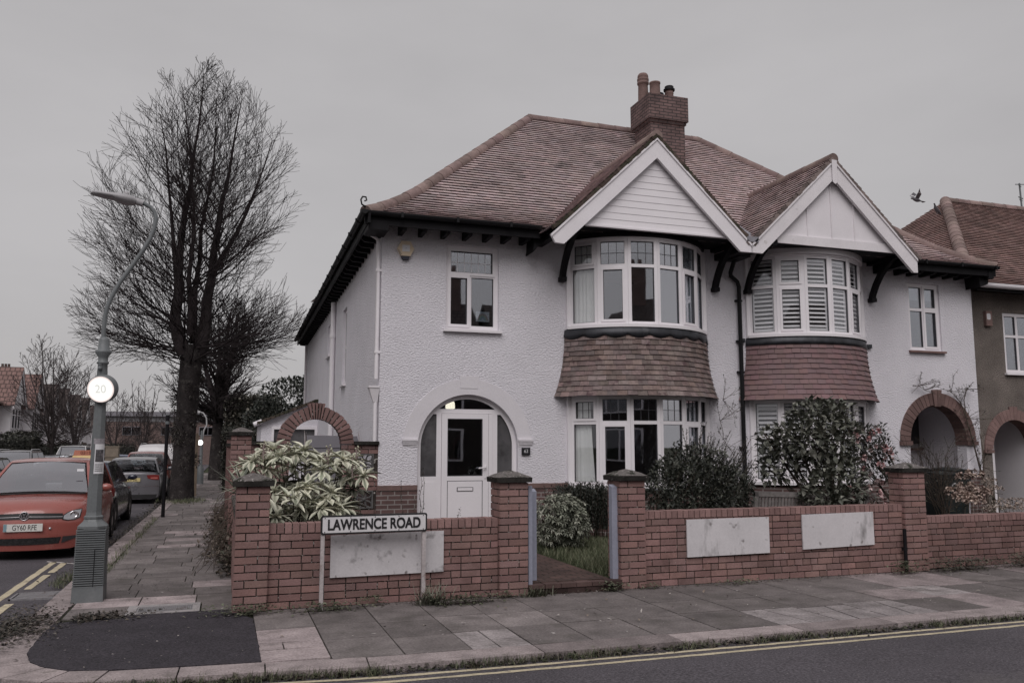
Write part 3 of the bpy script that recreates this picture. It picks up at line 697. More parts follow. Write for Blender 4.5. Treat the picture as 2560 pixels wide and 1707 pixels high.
# --------- curved bays
BR=1.645; BYC=14.845; HA=rad(57); NF=6
def bpt(cx,r,a): return (cx+r*math.sin(a),BYC-r*math.cos(a))
def arcband(mb,cx,r0,r1,z0,z1,h=HA,n=30,m=0,c=.5):
    rows=[]
    for i in range(n+1):
        a=-h+2*h*i/n; rows.append([(*bpt(cx,r,a),z) for r,z in ((r0,z0),(r1,z0),(r1,z1),(r0,z1))])
    mb.grid(rows,m,(c,c,c),False,True); mb.add(rows[0],[(0,1,2,3)],m,c); mb.add(rows[-1],[(3,2,1,0)],m,c)
def baywindow(house,cx,z0,zt,z1,openers_low,openers_up,style,name='bay_window'):
    BR=1.645 if cx<9 else 1.61
    fr=MB(); w=2*BR*math.sin(HA/NF); Z=Vector((0,0,1)); wins=[]
    # sill and head rings
    arcband(fr,cx,BR-.10,BR+.075,z0-.055,z0,HA*1.0); arcband(fr,cx,BR-.10,BR+.012,z1,z1+.03)
    facets=[]
    for k in range(NF):
        a=-HA+(2*k+1)*HA/NF; n=Vector((math.sin(a),-math.cos(a),0)); t=Vector((math.cos(a),math.sin(a),0))
        c=Vector((cx,BYC,0))+n*BR*math.cos(HA/NF); o=c-t*(w/2)
        facets.append((o,t,n)); B=lambda x0,x1,y0,y1,zz0,zz1,m=0:fr.fbox(o,t,n,Z,x0,x1,y0,y1,zz0,zz1,m)
        B(0,.058,-.07,.012,z0,z1); B(w-.058,w,-.07,.012,z0,z1)
        B(.058,w-.058,-.065,.008,z0,z0+.05); B(.058,w-.058,-.065,.008,z1-.05,z1); B(.058,w-.058,-.065,.009,zt-.03,zt+.03)
        for lo,hi,ops in ((z0+.05,zt-.03,openers_low),(zt+.03,z1-.05,openers_up)):
            if k in ops:
                e=.042
                for q in ((.058,w-.058,lo,lo+e),(.058,w-.058,hi-e,hi),(.058,.058+e,lo+e,hi-e),(w-.058-e,w-.058,lo+e,hi-e)): B(q[0],q[1],-.05,.024,q[2],q[3])
                e2=.006
                for q in ((.052,w-.052,lo-e2,lo),(.052,w-.052,hi,hi+e2)): pass
        # dark rubber gaskets round the glass
        for lo,hi,ops in ((z0+.05,zt-.03,openers_low),(zt+.03,z1-.05,openers_up)):
            e=.042 if k in ops else 0; x0,x1=.058+e,w-.058-e; g=.008; yy=.0 if not e else .012
            for q in ((x0,x1,lo+e,lo+e+g),(x0,x1,hi-e-g,hi-e),(x0,x0+g,lo+e+g,hi-e-g),(x1-g,x1,lo+e+g,hi-e-g)): fr.fbox(o,t,n,Z,q[0],q[1],-.04,yy-.006,q[2],q[3],1)
    # end jambs against the wall
    for s in (-1,1):
        x,y=bpt(cx,BR,s*HA); fr.box(min(x,x+s*.07),max(x,x+s*.07),y-.02,14.02,z0-.05,z1+.03)
    W=fr.build(name,[M['pvc'],M['leading']],house)
    for k,(o,t,n) in enumerate(facets):
        p=MB(); w2=.06
        p.fbox(o,t,n,Z,.05,w-.05,-.034,-.028,z0+.03,zt-.02); p.fbox(o,t,n,Z,.05,w-.05,-.034,-.028,zt+.02,z1-.03)
        if style!='plain':
            e=.042 if k in openers_up else 0
            x0,x1=.058+e,w-.058-e; lo,hi=zt+.03+e,z1-.05-e
            for i in (1,2): xx=lerp(x0,x1,i/3); p.fbox(o,t,n,Z,xx-.004,xx+.004,-.036,-.022,lo,hi,1)
            zz=lerp(lo,hi,.5); p.fbox(o,t,n,Z,x0,x1,-.036,-.021,zz-.004,zz+.004,1)
        p.build('pane',[M['clearglass'] if (style=='plain' or k==0) else M['glass'],M['leading']],W)
    return W,facets,w
def curtain(W,o,t,n,x0,x1,z0,z1,dep=-.075,amp=.014,fl=.05,gather=None):
    c=MB(); rows=[]; N_=int((x1-x0)/.008)
    for z,e in ((z1,0),(lerp(z0,z1,.5),.4),(z0,1)):
        r=[]
        for i in range(N_+1):
            s=i/N_; xx=lerp(x0,x1,s)
            if gather: xx=lerp(x0,lerp(x1,x1+gather*e,1),s)
            r.append(o+t*xx+n*(dep+amp*math.sin(xx/.0115)*(.6+.4*math.sin(xx*31))+amp*.5*math.sin(xx*43+1))+Vector((0,0,z)))
        rows.append(r)
    c.grid(rows,0,.5,True); return c.build('curtain',M['curtain'],W)
def louvres(W,o,t,n,w,z0,zt,z1,tilt=rad(38)):
    s=MB(); Z=Vector((0,0,1)); y=-.045
    for lo,hi in ((z0+.04,zt-.01),(zt+.01,z1-.04)):
        s.fbox(o,t,n,Z,.05,.09,y-.03,y,lo,hi); s.fbox(o,t,n,Z,w-.09,w-.05,y-.03,y,lo,hi); s.fbox(o,t,n,Z,.09,w-.09,y-.03,y,lo,lo+.05); s.fbox(o,t,n,Z,.09,w-.09,y-.03,y,hi-.05,hi)
        k=max(3,int((hi-lo-.1)/.078)); 
        for i in range(k):
            zc=lo+.05+(i+.5)*(hi-lo-.1)/k; a=math.cos(tilt)*.036; b=math.sin(tilt)*.036; p=o+n*(y-.015)
            q=[p+t*xx+n*yy+Z*zz for zz,yy in ((zc-b,a),(zc+b,-a)) for xx in (.09,w-.09)]
            th=Z*.008; s.hexa([q[0],q[1],q[3],q[2],q[0]+th,q[1]+th,q[3]+th,q[2]+th])
    s.build('shutter',M['shutter'],W)
def apron(house,cx,ztop,zbot,mat,base,v,scallop,flare=.17):
    R0_=1.695 if cx<9 else 1.655
    tb=MB(); H=ztop-zbot
    rr=lambda d:R0_+flare*((1-d/H))**2.2 if d<=H else R0_
    nc=12 if cx<9 else 11; ds=[H*i/nc for i in range(nc+1)]
    def mp(u,d,l):
        r=rr(max(0,d))+l; 
        if d<0: r+=.01
        a=u/1.75; x,y=bpt(cx,r,a); return (x,y,zbot+d)
    lim=lambda d:1.75*math.acos((BYC-14.0)/rr(d))
    ds2=ds[:]
    for i in range(nc):
        d0,d1=ds[i],ds[i+1]; a=lim(d0); tw=.165; u=-a-(tw/2 if i%2 else 0)-U(0,.05)
        while u<a:
            u0=max(u,-a)+.002; u1=min(u+tw*U(.98,1.02),a)-.002; u+=tw
            if u1-u0<.02: continue
            c=base+U(-v,v); k=(c*U(.95,1.08),c,c*U(.95,1.05)); l=.030+U(-.005,.004); dd=U(-.006,.006)
            tb.add([mp(u0,d0-.008+dd,l),mp(u1,d0-.008+dd,l),mp(u1,d1+.01,.006),mp(u0,d1+.01,.006),mp(u0,d0-.005+dd,l-.013),mp(u1,d0-.005+dd,l-.013),mp((u0+u1)/2,d0-.008+dd,l),mp((u0+u1)/2,d1+.01,.006)],[(0,6,7,3),(6,1,2,7),(4,5,1,6,0)],0,k)
    # closed underside and backing
    rows=[]
    for i in range(31):
        a=lim(0)/1.75*(-1+2*i/30); rows.append([(*bpt(cx,1.60,a*.97),zbot+.012),(*bpt(cx,rr(0),a),zbot+.012),(*bpt(cx,rr(H*.5)-.012,a*.985),zbot+H*.5),(*bpt(cx,rr(H)-.01,a*.955),ztop+.02)])
    tb.grid(rows,1,.5,False)
    A=tb.build('tile_apron',[mat,M['room']],house)
    f=MB(); rows=[]; n=96; h=lim(H)/1.75
    for i in range(n+1):
        a=-h+2*h*i/n; zb=ztop-.0
        if scallop: zb=ztop-.06*abs(math.sin(i/n*PI*9))-.01
        else: zb=ztop-.03
        kk_=R0_-1.695; x0,y0=bpt(cx,1.70+kk_,a); x1,y1=bpt(cx,1.735+kk_,a); x2,y2=bpt(cx,1.732+kk_,a)
        rows.append([(*bpt(cx,1.685+kk_,a),ztop+.118),(*bpt(cx,1.708+kk_,a),ztop+.105),(*bpt(cx,1.722+kk_,a),ztop+.03),(x2,y2,zb),(x0,y0,zb)])
    f.grid(rows,0,.5,True)
    if not scallop: 
        for s in (-1,1):
            x,y=bpt(cx,1.72,s*h); f.box(min(x,x+s*.10),max(x,x+s*.10),y-.02,14.0,ztop+.03,ztop+.11)
    f.build('lead_flashing',M['lead'],A)
    return A
def window(house,x0,x1,z0,z1,y,lay,sillmat=None,sillname='sill',rev=.06,side=None,sash=(),bars=()):
    """casement: lay = list of (x0,x1,z0,z1) pane rects in 0..1 fractions"""
    X=Vector((1,0,0)) if side is None else side[0]; Y=Vector((0,1,0)) if side is None else side[1]
    O=Vector((0,y,0)) if side is None else side[2]; Z=Vector((0,0,1))
    fr=MB(); f=.05
    B=lambda mb,a,b,c,d,e,g,m=0:mb.fbox(O,X,Y,Z,a,b,c,d,e,g,m)
    B(fr,x0,x0+f,rev,rev+.07,z0,z1); B(fr,x1-f,x1,rev,rev+.07,z0,z1); B(fr,x0+f,x1-f,rev,rev+.07,z0,z0+f); B(fr,x0+f,x1-f,rev,rev+.07,z1-f,z1)
    W_,H_=x1-x0-2*f,z1-z0-2*f; pn=[]
    for i,(a,b,c,d) in enumerate(lay):
        p=(x0+f+W_*a,x0+f+W_*b,z0+f+H_*c,z0+f+H_*d); e=.03; k=-.012 if i in sash else .004
        if i in sash: e=.05
        g=.02
        B(fr,p[0],p[1],rev+k,rev+.06,p[2],p[2]+e); B(fr,p[0],p[1],rev+k,rev+.06,p[3]-e,p[3]); B(fr,p[0],p[0]+e,rev+k,rev+.06,p[2]+e,p[3]-e); B(fr,p[1]-e,p[1],rev+k,rev+.06,p[2]+e,p[3]-e)
        r=(p[0]+e,p[1]-e,p[2]+e,p[3]-e); h=.008
        for q in ((r[0],r[1],r[2],r[2]+h),(r[0],r[1],r[3]-h,r[3]),(r[0],r[0]+h,r[2]+h,r[3]-h),(r[1]-h,r[1],r[2]+h,r[3]-h)): B(fr,q[0],q[1],rev+k+.012,rev+.04,q[2],q[3],1)
        pn.append(r)
    o=fr.build('window',[M['pvc'],M['leading']],house)
    for i,r in enumerate(pn):
        g=MB(); B(g,r[0],r[1],rev+.035,rev+.041,r[2],r[3])
        if i in bars:
            for j in range(1,6): xx=lerp(r[0],r[1],j/6); B(g,xx-.004,xx+.004,rev+.028,rev+.045,r[2],r[3],1)
            zz=lerp(r[2],r[3],.48); B(g,r[0],r[1],rev+.027,rev+.046,zz-.004,zz+.004,1)
        g.build('pane',[M['glass'],M['pvc']],o)
    if sillmat:
        s=MB(); B(s,x0-.05,x1+.05,-.07,rev+.08,z0-.045,z0-.003); s.build(sillname,sillmat,o)
    return o
def gable(house,xa,za,yf,mats,kind):
    """projecting front gable: apex xa,za; roof half-width 2.06"""
    HW=2.02; SL=.945; R0=MB(); z0=za-HW*SL
    def bz(d): return z0+SL*d-(.05*(1-d/.5)**2*-1 if d<.5 else 0)
    ds=courses(bz,HW)
    k=1/math.hypot(1,SL)
    for s in (-1,1):
        def mp(u,d,l,s=s): return (xa+s*(HW-d)+s*SL*k*l,u,bz(max(d,0))+(0 if d>=0 else .8*d)+k*l)
        inner=(s==1 and kind=='A') or (s==-1 and kind=='B')
        tiles(R0,mp,ds,lambda d:yf-.03,lambda d:15.75,m=0,base=.5,v=.09)
        # verge: raw tile edges and undercloak
        for i in range(len(ds)-1):
            a=mp(0,ds[i],.028); b=mp(0,ds[i+1],.012); c=mp(0,ds[i+1],-.045); d=mp(0,ds[i],-.045)
            y0=yf-.045+U(-.012,.006); t=U(.3,.6)
            R0.hexa([(d[0],y0,d[2]),(c[0],y0,c[2]),(c[0],yf+.05,c[2]),(d[0],yf+.05,d[2]),(a[0],y0,a[2]),(b[0],y0,b[2]),(b[0],yf+.05,b[2]),(a[0],yf+.05,a[2])],1,(t,t,t))
        # black underside boarding
        q=[mp(yf+.0,0,-.06),mp(15.7,0,-.06),mp(15.7,HW,-.06),mp(yf,HW,-.06)]; R0.quad(*q,2)
    o=R0.build('gable_roof',[mats['tile'],mats['verge'],M['black']],house)
    r=MB(); capline(r,[(xa,yf-.05,za+.0),(xa,15.9,za+.0)],.105,.42); r.build('ridge_tile',M['hip'],o)
    # gable face
    f=MB(); zb=5.45
    if kind=='A':
        nb=12; zt=za-.26; h=(zt-zb)/nb
        for i in range(nb):
            a,b=zb+i*h,zb+(i+1)*h; hw=lambda z:max(.0,(za-.16-z)/SL)
            f.hexa([(xa-hw(a),yf+.075,a),(xa+hw(a),yf+.075,a),(xa+hw(a),yf+.12,a),(xa-hw(a),yf+.12,a),(xa-hw(b),yf+.081,b-.003),(xa+hw(b),yf+.081,b-.003),(xa+hw(b),yf+.12,b-.003),(xa-hw(b),yf+.12,b-.003)])
        f.box(xa-1.62,xa+1.5,yf+.05,yf+.12,zb-.035,zb-.002)
        cl=f.build('gable_cladding',M['pvc'],house)
    else:
        hw=lambda z:max(0,(za-.16-z)/SL)
        f.slab([[(xa-hw(zb),zb),(xa+hw(zb),zb),(xa,za-.16)]],lambda a,b,d:(a,yf+.09+d,b),0,.04)
        cl=f.build('gable_infill',M['stucco'],house)
        f=MB(); f.box(xa-1.66,xa+1.62,yf+.06,yf+.09,zb-.03,zb+.14)
        f.build('rail',M['oldbarge'],cl)
        for dx in (-.58,-.02,.52):
            f=MB(); h=za-.2-abs(dx)*SL; f.box(xa+dx-.012,xa+dx+.012,yf+.072,yf+.09,zb+.14,h); f.build('batten',M['oldbarge'],cl)
    # bargeboards
    w=.375
    for s in (-1,1):
        f=MB(); top=lambda x:za-.055-abs(x)*SL
        inner=(s==1 and kind=='A') or (s==-1 and kind=='B'); xo=1.925 if inner or kind=='B' else 2.05
        zb_=5.165 if inner else 5.04; xb_=(za-.055-w-zb_)/SL
        end=[(xo,top(xo)),(1.97,5.05),(xb_,5.04)] if xo>2 else [(xo,top(xo)),(xo,zb_),(xb_,zb_)]
        loop=[(0,top(0))]+[(x,z) for x,z in end]+[(0,top(0)-w)]
        loop=[(xa+s*x,z) for x,z in loop]
        f.slab([loop],lambda a,b,d:(a,yf+d,b),-.028,.03)
        f.slab([[(xa,top(0)),(xa+s*xo,top(xo)),(xa+s*xo,top(xo)-.045),(xa,top(0)-.045)]],lambda a,b,d:(a,yf+d,b),-.05,-.030)
        f.build('bargeboard',mats['barge'],house)
    if kind=='B':
        f=MB(); f.slab([[(xa-.06,za-.06),(xa+.06,za-.06),(xa+.055,za-.50),(xa,za-.54),(xa-.055,za-.50)]],lambda a,b,d:(a,yf+d,b),-.06,-.052); f.build('apex_block',mats['barge'],house)
    # soffit
    f=MB(); f.box(xa-1.80,xa+1.80,yf+.125,14.0,5.44,5.475)
    f.box(xa-1.92,xa-1.80,yf+.04,14.0,5.22,5.44); f.box(xa+1.80,xa+1.92,yf+.04,14.0,5.22,5.44)
    f.build('soffit',M['black'],house)
def bracket(house,x,zf=4.60):
    f=MB(); pts=[(13.945,zf+.04),(13.90,zf+.16),(13.80,zf+.34),(13.66,zf+.52),(13.48,zf+.68),(13.30,zf+.80),(13.12,zf+.86)]; w=.048
    rows=[]
    for i,(y,z) in enumerate(pts):
        a=pts[max(0,i-1)]; b=pts[min(len(pts)-1,i+1)]; ty,tz=b[0]-a[0],b[1]-a[1]; L=math.hypot(ty,tz); ny,nz=-tz/L,ty/L; h=.052
        rows.append([(x-w,y+ny*h,z+nz*h),(x+w,y+ny*h,z+nz*h),(x+w,y-ny*h,z-nz*h),(x-w,y-ny*h,z-nz*h)])
    f.grid(rows,0,.5,False,True); f.add(rows[0],[(0,1,2,3)]); f.add(rows[-1],[(3,2,1,0)])
    f.box(x-.06,x+.06,13.86,14.0,zf-.005,zf+.075); f.box(x-.055,x+.055,13.0,13.98,5.37,5.47)
    f.build('bracket',M['black'],house)
def eave(house,x0,x1,tails):
    f=MB(); f.box(x0,x1,YE+.06,YE+.10,5.25,5.42); f.quad((x0,YE+.08,5.33),(x1,YE+.08,5.33),(x1,14.02,5.53),(x0,14.02,5.53)); f.build('fascia',M['black'],house)
    f=MB(); rows=[]
    for x in (x0-.02,x1): rows.append([(x,YE-.0+.058*math.cos(PI+PI*k/8),5.445+.062*math.sin(PI+PI*k/8)) for k in range(9)]+[(x,YE+.058,5.455),(x,YE-.058,5.455)])
    f.grid(rows,0,.5,False,True); f.add(rows[0],[tuple(range(11))]); f.add(rows[1],[tuple(range(11))])
    x=x0+.6
    while x<x1: f.box(x-.02,x+.02,YE-.075,YE+.03,5.375,5.46); x+=.95
    f.build('gutter',M['gutter'],house)
    for x in tails:
        f=MB(); f.slab([[(13.56,5.25),(13.60,5.215),(14.0,5.215),(14.0,5.50),(13.56,5.38)]],lambda a,b,d,x=x:(x+d,a,b),-.036,.036); f.build('rafter_tail',M['black'],house)
CXA=7.24; CXB=11.03
# =================================================== left house
HA_=thing('semi_detached_house',(5.7,14,0),'white roughcast corner house with arched front door and mottled brown tile apron','house')
sx=lambda y:2.42+(y-14)*.0165
def circ(cx,cz,r,a0,a1,n): return [(cx+r*math.cos(a0+(a1-a0)*i/n),cz+r*math.sin(a0+(a1-a0)*i/n)) for i in range(n+1)]
DX,DR,DZ=3.975,.895,1.62
door_loop=[(DX-DR,.12),(DX-DR,DZ)]+[(x,z) for x,z in reversed(circ(DX,DZ,DR,0,PI,24))][1:-1]+[(DX+DR,DZ),(DX+DR,.12)]
door_loop=[(DX-DR,.12)]+list(reversed(circ(DX,DZ,DR,0,PI,28)))+[(DX+DR,.12)]
wl=MB()
bay_lo=[(5.92,.9),(5.92,2.5),(8.56,2.5),(8.56,.9)]; bay_hi=[(5.92,3.74),(5.92,5.36),(8.56,5.36),(8.56,3.74)]
wl.slab([[(2.42,.0),(9.1,.0),(9.1,5.56),(2.42,5.56)],[(3.545,3.64),(3.545,5.14),(4.51,5.14),(4.51,3.64)],door_loop,bay_lo,bay_hi],lambda a,b,d:(a,14+d,b),0,.25)
# side wall, slightly out of square, with three openings
SW=[(18.9,19.6,3.0,4.75),(22.3,23.25,4.0,4.85)]
ss=lambda a,b,d:(sx(a)+d,a,b)
wl.slab([[(14.25,-.2),(31,-.2),(31,5.56),(14.25,5.56)]]+[[(a,c),(a,e),(b_,e),(b_,c)] for a,b_,c,e in SW],ss,.0,.25)
wl.box(sx(31),9.1,30.8,31.0,-.2,5.5); wl.box(8.98,9.1,14.25,31,-.2,5.5)
wl.build('wall',M['render'],HA_)
pl=MB()
for a,b_ in ((2.405,DX-DR-.0),(DX+DR,5.80)):
    pl.box(a,b_,13.972,14.0,-.05,.905)
    pl.box(a,b_,13.955,14.0,.905,.985,1,.42)
pl.box(2.398,2.42,13.98,22,-.05,.9)
arcband(pl,CXA,1.5,BR-.02,-.05,.86,HA,30)
pl.build('plinth',[M['housebrick'],M['archbrick']],HA_)
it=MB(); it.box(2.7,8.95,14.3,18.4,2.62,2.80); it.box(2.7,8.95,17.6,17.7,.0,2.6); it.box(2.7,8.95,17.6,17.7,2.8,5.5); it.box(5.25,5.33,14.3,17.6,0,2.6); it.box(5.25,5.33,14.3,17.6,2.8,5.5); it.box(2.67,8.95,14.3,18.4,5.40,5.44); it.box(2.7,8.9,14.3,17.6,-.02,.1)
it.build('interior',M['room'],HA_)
# main roof over the left house
rf=MB(); ds=courses(mz,DM)
tiles(rf,frontmap,ds,lambda d:XL+d,lambda d:PX)
def lslope(u,d,l): return (XL+(u-13.45)*.0165*max(0,1-d/4.5)+d-.6*l,u,mz(max(0,d))+.7*l)
ds2=courses(mz,DM)
tiles(rf,lslope,ds2[:30],lambda d:YE+d,lambda d:31.4-d,tw=.33); tiles(rf,lslope,ds2[29:],lambda d:YE+d,lambda d:22.6-d,tw=.33)
rf.quad((XL+DM,YR,mz(DM)),(PX,YR,mz(DM)),(PX,22.6,ZE),(XL,22.6,ZE),0); 
w3=ds2[29]; rf.quad((XL+w3,YE+w3,mz(w3)),(XL+w3,31.4-w3,mz(w3)),(XL+2*w3,31.4,ZE),(XL+2*w3,YE+w3,ZE),0); rf.quad((XL+.25,31.4,ZE),(XL+w3,31.4-w3,mz(w3)),(XL+2*w3,31.4,ZE),(XL+w3,31.41,ZE),0)
ROOF=rf.build('roof',M['tile'],HA_)
hp=MB(); capline(hp,[(XL+d,YE+d,mz(d)+.03) for d in [0.02]+[DM*i/24 for i in range(1,25)]],.112,.43); hp.build('hip_tile',M['hip'],ROOF)
hp=MB(); capline(hp,[(XL+DM-.05,YR,mz(DM)+.015),(PX,YR,mz(DM)+.015)],.115,.45); hp.build('ridge_tile',M['hip'],ROOF)
hi=MB(); q=(XL+.02,YE+.0,ZE+.04)
hi.tube([(q[0]+.12,q[1]+.12,q[2]+.08),(q[0]-.0,q[1]-.0,q[2]+.06),(q[0]-.07,q[1]-.05,q[2]+.08),(q[0]-.09,q[1]-.07,q[2]+.15),(q[0]-.06,q[1]-.05,q[2]+.21),(q[0]-.0,q[1]-.01,q[2]+.22),(q[0]+.015,q[1],q[2]+.17),(q[0]-.02,q[1]-.02,q[2]+.15)],.014,6); hi.build('hip_iron',M['ironblack'],ROOF)
gable(HA_,7.14,7.18,12.95,{'tile':M['tile'],'verge':M['mosstile'],'barge':M['barge']},'A')
eave(HA_,XL+.02,5.12,[2.72,3.07,3.47,3.86,4.23,4.57,4.92])
# side eave
f=MB(); xs_=lambda y:2.02+(y-13.45)*.0165
f.hexa([(xs_(13.4)+.06,13.4,5.25),(xs_(13.4)+.10,13.4,5.25),(xs_(31.3)+.10,31.3,5.25),(xs_(31.3)+.06,31.3,5.25),(xs_(13.4)+.06,13.4,5.42),(xs_(13.4)+.10,13.4,5.42),(xs_(31.3)+.10,31.3,5.42),(xs_(31.3)+.06,31.3,5.42)])
f.quad((xs_(13.4)+.08,13.5,5.33),(xs_(31.3)+.08,31.3,5.33),(sx(31.3)+.02,31.3,5.53),(sx(13.5)+.02,13.5,5.53)); f.build('fascia',M['black'],HA_)
f=MB(); rows=[]
for y in (13.36,31.4): rows.append([(xs_(y)+.058*math.cos(PI+PI*k/8),y,5.445+.062*math.sin(PI+PI*k/8)) for k in range(9)]+[(xs_(y)+.058,y,5.455),(xs_(y)-.058,y,5.455)])
f.grid(rows,0,.5,False,True); f.add(rows[0],[tuple(range(11))]); f.add(rows[1],[tuple(range(11))])
y=14
while y<31: f.box(xs_(y)-.075,xs_(y)+.03,y-.02,y+.02,5.375,5.46); y+=1.0
f.build('gutter',M['gutter'],HA_)
y=14.15
while y<31:
    f=MB(); x0=xs_(y)+.11; f.slab([[(x0,5.25),(x0+.05,5.205),(sx(y)+.02,5.19),(sx(y)+.02,5.50),(x0,5.38)]],lambda a,b,d,y=y:(a,y+d,b),-.036,.036); f.build('rafter_tail',M['black'],HA_); y+=.42
f=MB(); f.box(2.1,2.44,13.5,14.0,5.17,5.33); f.build('corner_bracket',M['black'],HA_)
for x in (5.705,8.90): bracket(HA_,x)
# eaves return of the gable on the left
f=MB(); f.slab([[(5.05,5.36),(5.02,5.02),(5.18,5.20),(5.40,5.36)]],lambda a,b,d:(a,b and 13.6+d,b),0,.4); f.build('kneeler',M['black'],HA_)
# windows
W=window(HA_,3.545,4.51,3.64,5.14,14,[(0,1,.66,1),(0,.46,0,.66),(.46,1,0,.66)],M['pvc'],sash=(0,1),bars=(0,))
f=MB(); f.box(4.135,4.385,14.155,14.158,3.82,4.00); bands=[('rainbow_pink',(.55,.38,.38)),('rainbow_cream',(.55,.52,.42)),('rainbow_green',(.40,.50,.44)),('rainbow_blue',(.42,.47,.56))]
ms=[M['paper']]+[mk(n_,c_,.8,.05,5,fine=0) for n_,c_ in bands]
for i in range(4):
    r0,r1=.10-.018*i,.10-.018*(i+1)
    for k in range(12):
        a0,a1=PI*k/12,PI*(k+1)/12; P=lambda r,a:(4.26+r*math.cos(a),14.1535,3.845+r*1.2*math.sin(a))
        f.quad(P(r0,a0),P(r0,a1),P(r1,a1),P(r1,a0),i+1)
DRAW=single(f,'rainbow_drawing',ms,'paper drawing of a faint rainbow in the upstairs casement window','drawing')
BW,fc,fw=baywindow(HA_,CXA,3.775,4.835,5.33,(1,4),(0,),'lead')
o,t,n=fc[0]; curtain(BW,o,t,n,.0,fw,3.8,5.3); o,t,n=fc[4]; curtain(BW,o,t,n,.05,fw,3.8,5.3); o,t,n=fc[5]; curtain(BW,o,t,n,.0,fw,3.8,5.3)
f=MB(); arcband(f,CXA,1.55,1.70,5.362,5.445,HA*1.02); f.build('bay_fascia',M['black'],HA_)
BW2,fc,fw=baywindow(HA_,CXA,.955,2.04,2.50,(1,4),(0,),'lead')
o,t,n=fc[0]; curtain(BW2,o,t,n,.0,.34,1.0,2.45,gather=.08); o,t,n=fc[4]; curtain(BW2,o,t,n,.15,fw,1.0,2.45); o,t,n=fc[5]; curtain(BW2,o,t,n,.0,fw,1.0,2.45)
apron(HA_,CXA,3.60,2.515,M['aprontile'],.5,.13,True)
# door: arched frame, leaf, sidelights, fanlight
df=MB(); y=14.10
outer=[(DX-DR,.13)]+list(reversed(circ(DX,DZ,DR,0,PI,28)))+[(DX+DR,.13)]
r2=DR-.075
zt_=2.205; xi=math.sqrt(r2*r2-(2.265-DZ)**2)
fan=[(DX-xi,2.265)]+list(reversed(circ(DX,DZ,r2,math.acos(xi/r2),PI-math.acos(xi/r2),18)))[1:-1]+[(DX+xi,2.265)]
def sidelight(s):
    xin=.545; zt=2.175; xo=math.sqrt(max(0,r2*r2-(zt-DZ)**2)); a1=math.acos(min(1,xo/r2))
    up=[(DX+s*r2*math.cos(a1*i/10),DZ+r2*math.sin(a1*i/10)) for i in range(11)]
    up=[p for p in up if abs(p[0]-DX)>xin+.01]
    return [(DX+s*xin,1.12),(DX+s*r2,1.12)]+up+[(DX+s*xin,zt)]
slL,slR=sidelight(-1),sidelight(1)
leaf=[(DX-.46,.16),(DX+.46,.16),(DX+.46,2.195),(DX-.46,2.195)]
df.slab([outer,fan,slL,slR,leaf],lambda a,b,d:(a,y+d,b),0,.07)
for s in (-1,1):
    for q in ((DX+s*.545,DX+s*r2,.20,1.05),):
        a,b_=sorted((q[0],q[1])); e=.012
        df.box(a+e,b_-e,y-.006,y+.001,q[2],q[3]-.02)
# dark gaskets
def gasket(mb,loop,w=.010,yy=-.001):
    cx=sum(p[0] for p in loop)/len(loop); cz=sum(p[1] for p in loop)/len(loop); n=len(loop)
    for i in range(n):
        p,q=loop[i],loop[(i+1)%n]; f_=lambda r:(r[0]+(cx-r[0])*w/max(.05,abs(r[0]-cx)+abs(r[1]-cz))*1.3,r[1]+(cz-r[1])*w/max(.05,abs(r[0]-cx)+abs(r[1]-cz))*1.3)
        a,b_=f_(p),f_(q); mb.add([(p[0],y+.012,p[1]),(q[0],y+.012,q[1]),(b_[0],y+.012,b_[1]),(a[0],y+.012,a[1])],[(0,1,2,3)],1)
for l in (fan,slL,slR): gasket(df,l)
DFR=df.build('door_frame',[M['pvc'],M['leading']],HA_)
g=MB(); g.slab([fan],lambda a,b,d:(a,y+.03+d,b),0,.006); g.build('fanlight',M['glass'],DFR)
fog=mk('obscure_glass',(.10,.096,.10),.22,.35,1.5,fine=.05,spec=.6,stain=(.05,.048,.05),ss=2.5,slo=.5,shi=.7)
for l in (slL,slR): g=MB(); g.slab([l],lambda a,b,d:(a,y+.03+d,b),0,.006); g.build('sidelight',fog,DFR)
d=MB(); yl=14.085; gl=[(DX-.365,1.13),(DX+.28,1.13),(DX+.28,2.09),(DX-.365,2.09)]; gl=[(DX-.355,1.12),(DX+.275,1.12),(DX+.275,2.10),(DX-.355,2.10)]
d.slab([[(DX-.455,.165),(DX+.38,.165),(DX+.38,2.19),(DX-.455,2.19)],gl],lambda a,b,d_:(a,yl+d_,b),0,.06)
d.box(DX-.34,DX+.26,yl-.006,yl,.215,1.03); 
for q in ((DX-.355,DX-.345,.20,1.045),(DX+.265,DX+.275,.20,1.045),(DX-.345,DX+.265,1.035,1.045),(DX-.345,DX+.265,.20,.21)): d.box(q[0],q[1],yl-.002,yl+.0005,q[2],q[3],1)
d.box(DX+.385,DX+.455,yl,yl+.06,.165,2.19); d.box(DX+.38,DX+.386,yl+.01,yl+.05,.165,2.19,1)
g_=gl; 
for q in ((DX-.355,DX-.343,1.12,2.10),(DX+.263,DX+.275,1.12,2.10),(DX-.343,DX+.263,1.12,1.132),(DX-.343,DX+.263,2.088,2.10)): d.box(q[0],q[1],yl+.01,yl+.03,q[2],q[3],1)
DOOR=d.build('front_door',[M['pvc'],M['leading']],HA_)
g=MB(); g.slab([gl],lambda a,b,d_:(a,yl+.03+d_,b),0,.006); g.build('pane',M['glass'],DOOR)
g=MB(); g.box(DX-.185,DX+.105,yl-.012,yl-.006,.865,.935,0); g.box(DX-.172,DX+.092,yl-.016,yl-.012,.875,.925,1); g.build('letterbox',[M['leading'],M['pvc']],DOOR)
